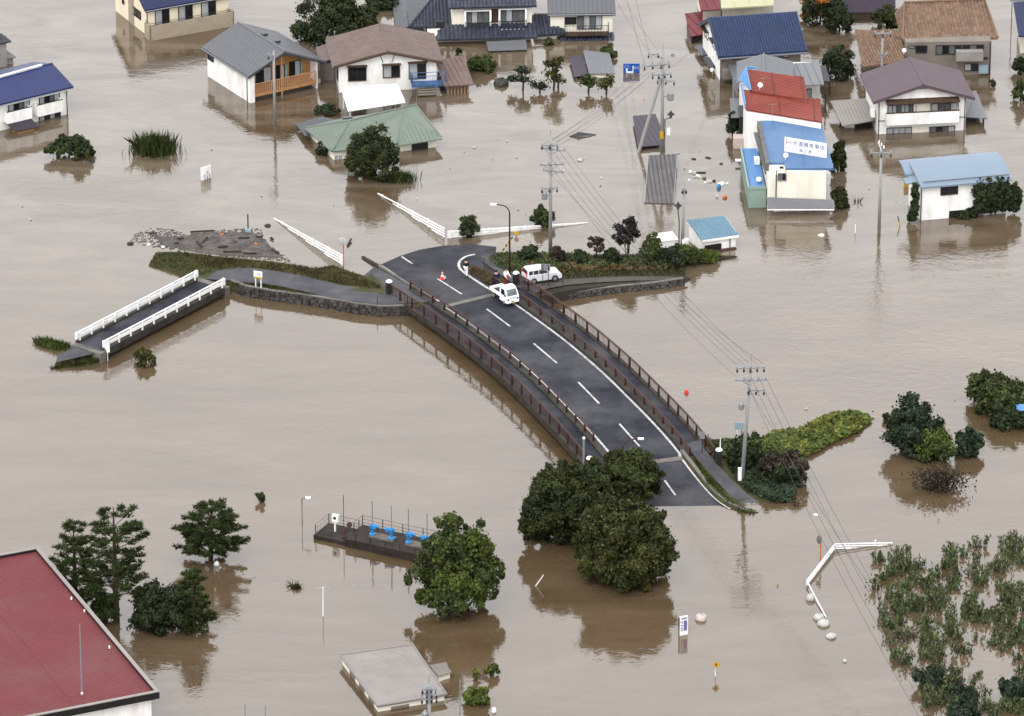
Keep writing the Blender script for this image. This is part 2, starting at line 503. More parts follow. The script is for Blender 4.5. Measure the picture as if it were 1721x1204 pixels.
GV, GF = [], []          # ground surfaces that things may stand on
def ground(mb):
    k = len(GV)
    GV.extend(mb.v)
    GF.extend(tuple(i + k for i in f) for f in mb.f)
    return mb
_bvh = [None, 0]
def G(px, py, lift=0.0):
    "where the line of sight through this photo spot first meets bank, road or water"
    if _bvh[1] != len(GF):
        _bvh[0] = BVHTree.FromPolygons([Vector(p) for p in GV], GF)
        _bvh[1] = len(GF)
    d = ray(px, py).normalized()
    h = _bvh[0].ray_cast(CAMP, d)
    q = W(px, py, 0.0)
    if h[0] is not None and (h[0] - CAMP).length < (q - CAMP).length + 0.01:
        q = h[0]
    return q + V(0, 0, lift)
def gz(x, y):
    h = _bvh[0].ray_cast(V(x, y, 50), V(0, 0, -1))
    return max(0.0, h[0].z) if h[0] is not None else 0.0

def resample(pts, step):
    pts = [Vector(p) for p in pts]
    L = [0.0]
    for a, c in zip(pts, pts[1:]):
        L.append(L[-1] + (c - a).length)
    n = max(2, int(L[-1] / step) + 1)
    out = []
    for i in range(n):
        s_ = L[-1] * i / (n - 1)
        k = max(0, min(len(pts) - 2, next((j for j in range(len(L) - 1) if L[j + 1] >= s_), len(pts) - 2)))
        f = (s_ - L[k]) / max(1e-6, L[k + 1] - L[k])
        out.append(pts[k].lerp(pts[k + 1], f))
    return out
def smooth(pts, it=2):
    pts = [Vector(p) for p in pts]
    for _ in range(it):
        pts = [pts[0]] + [(pts[i - 1] + pts[i] * 2 + pts[i + 1]) / 4 for i in range(1, len(pts) - 1)] + [pts[-1]]
    return pts
def side(path, i):
    d = path[min(i + 1, len(path) - 1)] - path[max(i - 1, 0)]
    return V(d.y, -d.x, 0).normalized() * -1       # left of travel seen along the path -> flipped below
def offs(path, o, dz=0.0):
    "path shifted sideways; positive o is to the photograph's right of the road"
    return [p + side(path, i) * o + V(0, 0, dz) for i, p in enumerate(path)]
def sweep(path, prof, closed=True):
    "prof: (offset, dz) pairs"
    return MB().loft([[p + side(path, i) * o + V(0, 0, dz) for o, dz in prof] for i, p in enumerate(path)], closed)
def ribbon(path, o0, o1, dz):
    return sweep(path, [(o0, dz), (o1, dz)], False)

# ---- main road: centre line read off the dashes
cen = [(560, 372, -0.9), (610, 396, -0.55), (648, 417, -0.16), (675, 432, 0.2), (693, 444, 0.36), (735, 469, 0.68), (776, 495, 0.92), (818, 520, 1.0),
       (857, 549, 1.02), (897, 578, 1.04), (936, 611, 1.05), (972, 643, 1.05), (1007, 679, 1.04), (1041, 713, 1.02), (1075, 751, 0.98),
       (1098, 781, 0.78), (1117, 808, 0.52), (1135, 833, 0.24), (1152, 856, -0.05), (1180, 890, -0.5)]
PATH = resample(smooth(resample([W(*c) for c in cen], 1.0), 6), 1.0)
s0 = side(PATH, 10)
if s0.x < 0:                                   # make positive offset the right-hand side in the picture
    _side = side
    side = lambda path, i: _side(path, i) * -1
def near(px, py, z):
    q = W(px, py, z)
    return min(range(len(PATH)), key=lambda i: (PATH[i].xy - q.xy).length)
iJ0 = near(795, 505, 1.0)      # upper expansion joint
iJ1 = near(1107, 770, 0.9)     # lower expansion joint
BR = PATH[iJ0:iJ1 + 1]

# bridge
br = thing('road_bridge', 'curved two-lane concrete road bridge with brown railings across the flood', 'bridge', (BR[0] + BR[-1]) / 2 - V(0, 0, 1))
ground(sweep(BR, [(-3.05, 0.0), (3.05, 0.0), (3.05, -0.35), (-3.05, -0.35)])).build('carriageway', 'asphalt_wet', br)
for nm, o0, o1 in (('walkway', -5.35, -3.62), ('walkway', 3.72, 5.1)):
    ground(sweep(PATH[iJ0 - 5:iJ1 + 1] if o0 < 0 else BR, [(o0, -0.02), (o1, -0.02), (o1, -0.3), (o0, -0.3)])).build(nm, 'asphalt_wet', br)
for o0, o1, z0, z1 in ((-5.68, -5.352, 0.10, -0.36), (-3.618, -3.052, 0.14, -0.3), (3.052, 3.718, 0.14, -0.3), (5.102, 5.42, 0.10, -0.36)):
    sweep(PATH[iJ0 - 5:iJ1 + 1] if o0 < 0 else BR, [(o0, z1), (o0, z0), (o1, z0), (o1, z1)]).build('kerb', 'concrete_dark', br)
for o in (-4.6, -2.2, 2.2, 4.4):
    sweep(BR, [(o - 0.35, -0.362), (o + 0.35, -0.362), (o + 0.3, -0.68), (o - 0.3, -0.68)]).build('girder', 'concrete_dark', br)
sweep(BR, [(-5.60, -0.365), (-5.45, -0.365), (-5.45, -0.62), (-5.60, -0.62)]).build('edge_beam', 'concrete_dark', br)
for i in (0, len(BR) // 3, 2 * len(BR) // 3, len(BR) - 1):
    MB().box(BR[i] - V(0, 0, 1.6), (10.4, 0.9, 1.9), math.atan2(side(BR, i).y, side(BR, i).x)).build('pier', 'concrete_dark', br)

# joints
for i in (iJ0, iJ1):
    d = (PATH[i + 1] - PATH[i - 1]).normalized()
    s_ = side(PATH, i)
    MB().obox(PATH[i] - s_ * 3.0 - d * 0.32 + V(0, 0, 0.006), s_ * 6.0, d * 0.62, V(0, 0, 0.02)).build('joint_strip', 'concrete', br)

def railing(path, o, h, label, posts_every, kind, name='railing'):
    "brown steel railing: posts, rails and pickets, a part of the bridge"
    p = offs(path, o, 0.10)
    rail = MB()
    for zz, rr in (((h, 0.07), (h * 0.62, 0.035)) if kind == 'low' else ((h, 0.07), (0.16, 0.03), (h - 0.16, 0.025))):
        rail.tube([q + V(0, 0, zz) for q in p], rr, 6)
    ro = rail.build(name, 'metal_brown', br)
    tag(ro, label)
    pp = resample(p, posts_every)
    for i, q in enumerate(pp):
        d = (pp[min(i + 1, len(pp) - 1)] - pp[max(i - 1, 0)]).normalized()
        n_ = V(d.y, -d.x, 0)
        m_ = MB()
        m_.loft([[q - d * 0.06 - n_ * 0.10 + V(0, 0, -0.06), q + d * 0.06 - n_ * 0.10 + V(0, 0, -0.06), q + d * 0.06 + n_ * 0.10 + V(0, 0, -0.06), q - d * 0.06 + n_ * 0.10 + V(0, 0, -0.06)],
                 [q - d * 0.05 - n_ * 0.05 + V(0, 0, h + 0.06), q + d * 0.05 - n_ * 0.05 + V(0, 0, h + 0.06), q + d * 0.05 + n_ * 0.05 + V(0, 0, h + 0.06), q - d * 0.05 + n_ * 0.05 + V(0, 0, h + 0.06)]], True)
        m_.add([m_.v[4], m_.v[5], m_.v[6], m_.v[7]], [(0, 1, 2, 3)])
        m_.build('post', 'rail_brown', ro)
    if kind == 'high':
        pk = MB()
        q_ = resample(p, 0.24)
        for i, q in enumerate(q_):
            d = (q_[min(i + 1, len(q_) - 1)] - q_[max(i - 1, 0)]).normalized()
            pk.obox(q - d * 0.017 + V(0, 0, 0.16) - V(d.y, -d.x, 0) * 0.012, d * 0.034, V(d.y, -d.x, 0) * 0.024, V(0, 0, h - 0.30))
        tag(pk.build('pickets', 'metal_brown', ro), kind='stuff')
RL = PATH[iJ0 - 5:iJ1 + 1]
railing(PATH[iJ0 - 5:iJ1 - 4], -3.34, 0.72, 'low brown railing with stout posts beside the walkway nearest the camera', 2.02, 'low')
railing(PATH[iJ0 - 2:iJ1 + 1], 3.42, 0.72, 'low brown railing with stout posts between road and far walkway', 2.02, 'low')
railing(PATH[iJ0 - 5:iJ1], -5.52, 1.02, 'tall brown picket railing on the outer edge nearest the camera', 2.1, 'high')
railing(PATH[iJ0 - 1:iJ1 + 2], 5.24, 1.02, 'tall brown picket railing on the far outer edge', 2.1, 'high')
for i, o, lab in ((iJ0 - 5, -5.5, 'dark end pillar beside the stone wall'), (iJ0 - 1, 5.24, 'dark end pillar beside the parked car'),
                  (iJ1 + 2, 5.24, 'dark end pillar by the vine-covered bank'), (iJ1, -5.5, 'dark end pillar half hidden by the round trees')):
    q = PATH[i] + side(PATH, i) * o
    yw = math.atan2(side(PATH, i).y, side(PATH, i).x)
    z = max(q.z, 0.9)
    po = MB().box(V(q.x, q.y, z + 0.42), (0.44, 0.44, 1.3), yw).build('end_pillar', 'metal_dark', br)
    tag(po, lab)
    MB().lathe(V(q.x, q.y, z + 1.072), [(0.30, 0), (0.30, 0.08), (0.22, 0.16), (0.08, 0.21)], 10).build('pillar_cap', 'metal_white', po)

# ---- road surface beyond the bridge
def px_rows(rows):
    return [[W(*p) for p in r] for r in rows]
up_ = ground(sweep(PATH[near(712, 455, .45):iJ0 + 1], [(-3.05, -0.01), (3.05, -0.01)], False))
apr = ground(MB().loft(px_rows([
    [(590, 425, -.5), (640, 400, -.45), (690, 391, -.4), (740, 386, -.4), (800, 388, -.4), (870, 396, -.3)],
    [(634, 446, -.02), (672, 430.5, 0), (705, 420, 0), (745, 413, 0), (792, 410.5, 0), (834, 415, 0)],
    [(652, 457, .24), (690, 445, .30), (716, 440, .30), (742, 435, .33), (775, 431, .37), (832, 424, .37)],
    [(688, 481, .64), (715, 466, .57), (735, 461, .57), (755, 457, .56), (776, 453, .54), (812, 441, .55)],
    [(728, 503, .93), (750, 489, .84), (768, 484, .83), (785, 479, .80), (800, 474, .76), (815, 470, .74)]])))
ap_o = MB().add(up_.v, up_.f).add(apr.v, apr.f).build('road', 'asphalt', base=(0, 0, 0))
tag(ap_o, 'dark asphalt road dipping under the water at the junction', kind='structure')
lo_rows = []
for i in range(iJ1, len(PATH)):
    tw = .17 * min(1, (i - iJ1) / 7)          # superelevated: the inside of the bend drowns first
    lo_rows.append([PATH[i] + side(PATH, i) * o + V(0, 0, -.008 + tw * o / 3.3) for o in (-3.4, -1.1, 1.1, 3.3)])
lo_ = ground(MB().loft(lo_rows))
tag(lo_.build('road', 'asphalt', base=(0, 0, 0)), 'asphalt road running down from the bridge into the flood', kind='structure')

# ---- banks
def bank(name, top_px, z, matn, label, out=0.8, kind='structure', base_z=-0.5, drop=None):
    top = [W(p[0], p[1], p[2] if len(p) > 2 else z) for p in top_px]
    n = len(top)
    cx = sum((p for p in top), V(0, 0, 0)) / n
    area = sum(top[i].x * top[(i + 1) % n].y - top[(i + 1) % n].x * top[i].y for i in range(n))
    sg = 1 if area > 0 else -1
    low = []
    for i, p in enumerate(top):
        d = (top[(i + 1) % n] - top[i - 1])
        nn = V(d.y, -d.x, 0).normalized() * sg
        low.append(V(p.x, p.y, base_z) + nn * out)
    mb = MB().poly(top)
    mb.add(top + low, [(i, (i + 1) % n, (i + 1) % n + n, i + n) for i in range(n)])
    ground(mb)
    o = mb.build(name, matn, base=(0, 0, 0))
    return tag(o, label, kind=kind)
# left bank between the little bridge and the main road
bank('embankment', [(262, 424, .12), (302, 424, .45), (379, 433, .55), (456, 440, .55), (530, 451, .55), (560, 446, .6), (590, 457, .5), (618, 465, .45), (632, 452, .25),
                    (660, 466, .5), (692, 485, .78), (726, 508, .95), (700, 517, .92), (688, 514, .88), (640, 514, .88), (597, 509, .86), (558, 502, .86), (507, 495, .85), (456, 488, .82), (415, 482, .78),
                    (390, 476, .8), (352, 478, .86), (326, 468, .8), (300, 456, .28), (250, 446, .08)], .8, 'turf', 'grassy embankment between the small bridge and the road', 0.25)
pr = [[(345, 470, .9), (366, 456, .72), (394, 450, .66), (430, 452, .66), (456, 456, .66), (507, 463, .66), (532, 470, .66), (571, 480, .7), (610, 486, .72), (640, 488, .72), (668, 478, .68)],
      [(380, 472.5, .92), (392, 472.5, .84), (405, 475, .82), (443, 478, .85), (470, 482, .86), (507, 490, .87), (532, 496, .88), (558, 502, .9), (600, 508, .9), (640, 513, .92), (722, 509, .98)]]
lr = ground(MB().loft([[p + V(0, 0, 0.05) for p in r] for r in px_rows(pr)]))
tag(lr.build('lane', 'asphalt_light', base=(0, 0, 0)), 'pale asphalt lane from the small bridge to the road', kind='structure')
ap2 = ground(MB().loft([[p + V(0, 0, 0.054) for p in r] for r in px_rows([[(628, 450, .2), (655, 463, .42), (690, 483, .76), (728, 507, .98)], [(612, 464, .3), (640, 482, .66), (668, 487, .8), (700, 510, .94)]])]))
tag(ap2.build('path', 'asphalt_light', base=(0, 0, 0)), 'short asphalt slip beside the road kerb', kind='structure')
# stone retaining walls: courses of rough blocks
def stone_wall(name, label, line_px, n_course, bh, bw, lean=0.25, z0=-0.15):
    pts = resample([W(*p) for p in line_px], 0.25)
    root = thing(name, label, 'wall', V(pts[0].x, pts[0].y, 0))
    core = MB()
    d0 = [(pts[min(i + 1, len(pts) - 1)] - pts[max(i - 1, 0)]).normalized() for i in range(len(pts))]
    fr = [V(d.y, -d.x, 0) for d in d0]
    if fr[len(fr) // 2].y > 0:
        fr = [-f for f in fr]
    top = n_course * bh + z0
    core.loft([[p - f * 0.02 + V(0, 0, z0 - 0.3), p - f * (lean + 0.02) + V(0, 0, top - 0.02 + 0 * p.z), p - f * (lean + 0.35) + V(0, 0, top - 0.02)] for p, f in zip([V(q.x, q.y, 0) for q in pts], fr)])
    core.build('wall_core', 'concrete_dark', root)
    st = MB()
    L = len(pts) * 0.25
    for c in range(n_course):
        x = -random.random() * bw
        while x < L - 0.2:
            wd = bw * random.uniform(0.7, 1.35)
            i0 = max(0, min(len(pts) - 1, int((x + 0.02) / 0.25)))
            p = V(pts[i0].x, pts[i0].y, 0)
            f, d = fr[i0], d0[i0]
            za, zb = z0 + c * bh + 0.015, z0 + (c + 1) * bh - 0.015
            pr_ = random.uniform(0.05, 0.12)
            o_ = p - f * lean * (c / n_course) + V(0, 0, za)
            m0 = len(st.v)
            st.obox(o_ - f * 0.05, d * (wd - 0.03), f * (pr_ + 0.05), V(0, 0, zb - za) - f * lean / n_course)
            for k in range(m0, len(st.v)):
                st.v[k] = tuple(Vector(st.v[k]) + V(random.uniform(-.03, .03), random.uniform(-.03, .03), random.uniform(-.025, .025)))
            x += wd
    tag(st.build('stones', 'stone', root), kind='stuff')
    cap = MB().loft([[p + V(0, 0, top), p - f * 0.30 - f * lean * 0 + V(0, 0, top), p - f * 0.30 + V(0, 0, top + 0.09), p + V(0, 0, top + 0.09)] for p, f in [(V(q.x, q.y, 0) - f * (lean - 0.06), f) for q, f in zip(pts, fr)]], True)
    cap.build('coping', 'concrete', root)
    return root
stone_wall('retaining_wall', 'dark rough stone retaining wall below the pale lane', [(384, 488, 0), (412, 498.5, 0), (456, 506, 0), (507, 512.5, 0), (558, 520.5, 0), (597, 528, 0), (640, 532.5, 0), (694, 531, 0)], 4, 0.25, 0.34)

# right bank with track and car
bank('embankment', [(800, 436, .42), (830, 424, .35), (860, 425, .45), (960, 432, .5), (1060, 432, .5), (1150, 428, .4), (1238, 430, .15), (1200, 437, .15), (1152, 446, .2), (1150, 460, .2), (1160, 468, .15),
                    (1120, 472, .45), (1046, 477, .6), (960, 487, .85), (934, 492, .9), (905, 500, .95), (880, 500, .98), (840, 483, .9), (806, 470, .72), (788, 452, .55)], .5, 'dirt', 'earth bank with weeds and a gravel track beside the bridge end', 0.3)
tr = ground(MB().loft(px_rows([[(884, 478, 1.0), (905, 474, .98), (950, 470, .85), (1000, 467, .7), (1060, 465, .6), (1110, 465, .45), (1150, 467, .3)],
                               [(900, 492, 1.02), (925, 484, .99), (955, 479, .88), (1000, 475, .74), (1060, 472, .62), (1110, 471, .47), (1152, 471, .3)]])))
tag(tr.build('track', 'track', base=(0, 0, 0)), 'gravel track along the top of the bank', kind='structure')
fp = ground(MB().loft(px_rows([[(808, 430, .42), (812, 440, .5), (828, 452, .66), (850, 468, .86), (872, 484, 1.0), (898, 494, 1.04)],
                               [(822, 428, .45), (829, 438, .55), (846, 449, .68), (868, 462, .88), (893, 477, 1.02), (910, 489, 1.06)]])))
tag(fp.build('footpath', 'asphalt_light', base=(0, 0, 0)), 'grey footpath curving round to the far walkway', kind='structure')
stone_wall('retaining_wall', 'dark stone revetment below the parked car', [(930, 509, 0), (960, 504, 0), (1000, 498, 0), (1046, 492.5, 0), (1090, 488.5, 0), (1118, 485, 0), (1150, 479.5, 0)], 3, 0.22, 0.36, 0.3)

# lower right bank
bank('embankment', [(1150, 744, .95), (1180, 738, .8), (1215, 745, .55), (1262, 742, .4), (1330, 730, .45), (1400, 697, .3), (1450, 695, .25), (1462, 706, .15), (1440, 722, .2), (1395, 742, .25), (1352, 765, .25), (1345, 800, .2), (1328, 842, .1),
                    (1300, 842, .15), (1268, 835, .2), (1240, 842, .1), (1262, 862, .05), (1240, 860, .02), (1205, 838, .3), (1180, 810, .6), (1160, 785, .8), (1145, 765, .92)], .4, 'turf', 'weedy bank below the vine patch at the near bridge end', 0.3)
f2 = ground(MB().loft([[p + V(0, 0, 0.06) for p in r] for r in px_rows([[(1150, 748, 1.0), (1166, 766, .98), (1180, 784, .8), (1200, 806, .55), (1225, 832, .22), (1232, 850, -.1)],
                               [(1178, 740, .98), (1184, 756, .95), (1204, 780, .72), (1228, 806, .45), (1262, 836, .15), (1282, 848, -.1)]])]))
tag(f2.build('footpath', 'asphalt_light', base=(0, 0, 0)), 'footpath sloping from the far walkway into the water', kind='structure')
k2 = MB()
kp = resample([W(*p) for p in [(1146, 758, .98), (1160, 776, .85), (1180, 802, .62), (1200, 826, .35), (1225, 846, .12), (1252, 858, .03), (1272, 863, -.05)]], 0.5)
for i in range(1):
    k2.loft([[p + V(-.16, -.05, -.3), p + V(-.16, -.05, .12), p + V(.14, .05, .12), p + V(.14, .05, -.3)] for p in kp], True)
tag(k2.build('kerb', 'concrete', base=(0, 0, 0)), 'concrete kerb between road and footpath', kind='structure')
kp = resample([W(*p) for p in [(611, 433, -.1), (640, 449, .1), (680, 474, .66), (732, 505, 1.0)]], 0.5)
tag(MB().loft([[p + V(-.22, -.05, -.3), p + V(-.22, -.05, .16), p + V(.02, .05, .16), p + V(.02, .05, -.3)] for p in kp], True).build('kerb', 'concrete', base=(0, 0, 0)), 'concrete kerb between road and slip', kind='structure')

# ---- painted lines
def line(name, px, wdt, label):
    fine = resample([V(p[0], p[1], 0) for p in px], 4.0)
    pts = [G(q.x, q.y) for q in fine]
    pts = smooth(pts, 1)
    mb = MB()
    rows = []
    for i, p in enumerate(pts):
        d = (pts[min(i + 1, len(pts) - 1)] - pts[max(i - 1, 0)])
        n_ = V(d.y, -d.x, 0).normalized() * wdt / 2
        rows.append([p + n_ + V(0, 0, 0.03), p - n_ + V(0, 0, 0.03)])
    mb.loft(rows)
    return tag(mb.build(name, 'line_white', base=(0, 0, 0)), label, kind='structure')
for o in (-2.78, 2.78):
    rows = [[p + side(PATH, i + iJ0) * (o - .1) + V(0, 0, .012), p + side(PATH, i + iJ0) * (o + .1) + V(0, 0, .012)] for i, p in enumerate(BR)]
    tag(MB().loft(rows).build('road_marking', 'line_white', base=(0, 0, 0)), 'white edge line along the bridge, ' + ('near side' if o < 0 else 'far side'), kind='structure')
eL = PATH[iJ0] + side(PATH, iJ0) * -2.78
line('road_marking', [(641, 447), (660, 459), (685, 478), (710, 492), (738, 507)], 0.17, 'white edge line beside the slip')
line('road_marking', [(798, 428), (784, 431), (774, 437), (770, 444), (772, 452), (780, 459), (792, 467), (810, 479), (828, 490), (848, 502)], 0.24, 'white kerb line curving round the junction corner')
line('road_marking', [(1141, 764.5), (1150, 777), (1165, 797), (1180, 815), (1195, 832), (1210, 845), (1227, 856)], 0.2, 'white edge line running down to the water')
for (a, c) in (((675, 432), (693, 444)), ((735, 469), (776, 495)), ((1117, 808), (1135, 833))):
    line('road_marking', [a, c], 0.17, 'white centre dash on the dry end of the road')
for (a, c) in (((818, 520), (857, 549)), ((897, 578), (936, 611)), ((972, 643), (1007, 679)), ((1041, 713), (1075, 751))):
    line('road_marking', [a, c], 0.17, 'white centre dash on the bridge')
# ================================================================== buildings
class Fr:
    "plan frame of a building: origin corner, u along the front, v to the back"
    def __init__(s, O, Rt=None, yaw=None):
        s.O = V(O.x, O.y, 0)
        d = (V(Rt.x, Rt.y, 0) - s.O).normalized() if Rt is not None else V(math.cos(yaw), math.sin(yaw), 0)
        s.u = d
        s.v = V(-d.y, d.x, 0)
        s.yaw = math.atan2(d.y, d.x)
        s.L = (V(Rt.x, Rt.y, 0) - s.O).length if Rt is not None else 0
    def p(s, a, b, z=0.0):
        return s.O + s.u * a + s.v * b + V(0, 0, z)
    def front(s, b=0.0, a=0.0):
        return Fc(s.p(a, b), s.u)
    def left(s, a=0.0, b=0.0):
        return Fc(s.p(a, b), -s.v)      # seen from the left: its u runs towards the viewer
    def right(s, a, b=0.0):
        return Fc(s.p(a, b), s.v)
    def ab(s, q):
        d = Vector(q) - s.O
        return d.dot(s.u), d.dot(s.v)

class Fc:
    "a wall plane: point on it, horizontal direction; its outward side is to the right of u"
    def __init__(s, P, u):
        s.P, s.u = V(P.x, P.y, 0), u
        s.n = V(u.y, -u.x, 0)
    def at(s, a, z, out=0.0):
        return s.P + s.u * a + s.n * out + V(0, 0, z)
    def px(s, x, y):
        d = ray(x, y)
        t_ = (s.P - CAMP).dot(s.n) / d.dot(s.n)
        q = CAMP + d * t_
        return (q - s.P).dot(s.u), q.z
    def box(s, mb, a0, a1, z0, z1, o0, o1):
        return mb.obox(s.at(a0, z0, o0), s.u * (a1 - a0), s.n * (o1 - o0), V(0, 0, z1 - z0))

def window(parent, fc, a0, a1, z0, z1, n=2, panes=('glass_dark',), frame='metal_dark', fw=0.06, hood=None, rows=1):
    if a1 < a0: a0, a1 = a1, a0
    if z1 < z0: z0, z1 = z1, z0
    m = MB()
    fc.box(m, a0 - fw, a0, z0 - fw, z1 + fw, -0.02, 0.07)
    fc.box(m, a1, a1 + fw, z0 - fw, z1 + fw, -0.02, 0.07)
    fc.box(m, a0, a1, z1, z1 + fw, -0.02, 0.07)
    fc.box(m, a0, a1, z0 - fw, z0, -0.02, 0.09)
    wd = (a1 - a0) / n
    for i in range(1, n):
        fc.box(m, a0 + wd * i - 0.025, a0 + wd * i + 0.025, z0, z1, -0.02, 0.055)
    for j in range(1, rows):
        zz = z0 + (z1 - z0) * j / rows
        for i in range(n):
            fc.box(m, a0 + wd * i + 0.026, a0 + wd * (i + 1) - 0.026, zz - 0.02, zz + 0.02, -0.02, 0.05)
    o = m.build('window', frame, parent)
    for i in range(n):
        q = MB()
        fc.box(q, a0 + wd * i + (0.025 if i else 0), a0 + wd * (i + 1) - (0.025 if i < n - 1 else 0), z0, z1, -0.03, 0.012 + 0.012 * (i % 2))
        q.build('pane', panes[i % len(panes)], o)
    if hood:
        q = MB()
        fc.box(q, a0 - 0.15, a1 + 0.15, z1 + fw + 0.06, z1 + fw + 0.14, 0.0, 0.45)
        q.build('hood', hood, o)
    return o
def window_px(parent, fc, x0, y0, x1, y1, zmax=99, **k):
    "x0,y0 upper left and x1,y1 lower right corner in the photograph"
    a0, z1 = fc.px(x0, y0)
    a1, z0 = fc.px(x1, y1)
    z1 = min(z1, zmax)
    return window(parent, fc, a0, a1, z0, z1, **k)

def onplane(P0, n, px, py):
    d = ray(px, py)
    return CAMP + d * ((Vector(P0) - CAMP).dot(n) / d.dot(n))
def pnorm(poly):
    n = (poly[1] - poly[0]).cross(poly[2] - poly[0]).normalized()
    return n if n.z > 0 else -n
def frontbox(parent, fr, out, x0, y0, x1, y1, name, matn, back=0.0):
    "a box standing out from the front wall, its face measured in the photograph"
    fc = fr.front(-out)
    a0, z1 = fc.px(x0, y0)
    a1, z0 = fc.px(x1, y1)
    m = MB()
    fc.box(m, a0, a1, z0, z1, -.1, 0)
    fc.box(m, a0, a0 + .1, z0, z1, -out + .01, -.1)
    fc.box(m, a1 - .1, a1, z0, z1, -out + .01, -.1)
    fc.box(m, a0 + .1, a1 - .1, z0, z0 + .12, -out + .01, -.1)
    return m.build(name, matn, parent), (a0, a1, z0, z1)
def clip_line(poly, o, d):
    "parameter range of the line o+t*d inside a convex planar polygon"
    n = len(poly)
    nrm = sum(((poly[i] - poly[0]).cross(poly[(i + 1) % n] - poly[0]) for i in range(1, n - 1)), V(0, 0, 0)).normalized()
    t0, t1 = -1e9, 1e9
    for i in range(n):
        e = poly[(i + 1) % n] - poly[i]
        inn = nrm.cross(e)
        den = d.dot(inn)
        num = (poly[i] - o).dot(inn)
        if abs(den) < 1e-9:
            if num > 1e-6: return None
            continue
        t_ = num / den
        if den > 0: t0 = max(t0, t_)
        else: t1 = min(t1, t_)
    return (t0, t1) if t1 - t0 > 0.05 else None

def roofpoly(parent, poly, matn, th=0.12, ribs=None, tiles=None, along=None, name='roof', rmat=None, label=None):
    "a roof slope: slab plus standing seams (spacing, width, height) or tile courses (column, row)"
    poly = [Vector(p) for p in poly]
    o = MB().prism(poly, V(0, 0, -th)).build(name, matn, parent)
    if label: o['label'] = label
    n = len(poly)
    nrm = sum(((poly[i] - poly[0]).cross(poly[i + 1] - poly[0]) for i in range(1, n - 1)), V(0, 0, 0)).normalized()
    if nrm.z < 0:
        poly = poly[::-1]
        nrm = -nrm
    if along is not None:
        d = (along - nrm * along.dot(nrm)).normalized()
    else:
        d = (V(0, 0, 1) - nrm * nrm.z)
        d = d.normalized() if d.length > 1e-4 else V(0, 1, 0)
    e = d.cross(nrm).normalized()
    o0 = poly[0]
    es = [(p - o0).dot(e) for p in poly]
    if ribs:
        sp, wd, hh = ribs
        mb = MB()
        k = math.ceil((min(es) + 0.02) / sp)
        cnt = max(1, round((max(es) - min(es)) / sp))
        sp = (max(es) - min(es)) / cnt
        for j in range(cnt + 1):
            x = min(es) + sp * j
            x = min(max(x, min(es) + wd / 2 + 0.01), max(es) - wd / 2 - 0.01)
            c = clip_line(poly, o0 + e * x, d)
            if c:
                mb.obox(o0 + e * (x - wd / 2) + d * c[0] + nrm * 0.001, e * wd, d * (c[1] - c[0]), nrm * hh)
        if mb.v: tag(mb.build('seams', rmat or matn, o), kind='stuff')
    if tiles:
        cw, rh = tiles
        mb = MB()
        cnt = max(1, round((max(es) - min(es)) / cw))
        cw = (max(es) - min(es)) / cnt
        for j in range(cnt):
            x = min(es) + cw * (j + 0.5)
            c = clip_line(poly, o0 + e * x, d)
            if not c: continue
            nr = max(1, round((c[1] - c[0]) / rh))
            hh = (c[1] - c[0]) / nr
            for r_ in range(nr):
                a = o0 + e * x + d * (c[0] + hh * r_)
                rows = []
                for f_, up0 in ((0, 0.105), (1.02, 0.085)):
                    rows.append([a + d * hh * f_ + e * cw * q_ + nrm * (up0 * h_ + 0.004) for q_, h_ in ((-.46, .05), (-.25, .8), (0, 1.05), (.25, .8), (.46, .05))])
                mb.loft(rows)
                mb.add([rows[0][0], rows[0][1], rows[0][2], rows[0][3], rows[0][4], a - e * cw * .46, a + e * cw * .46], [(5, 0, 1, 2, 3, 4, 6)])
        tag(mb.build('roof_tiles', rmat or matn, o), kind='stuff')
    return o

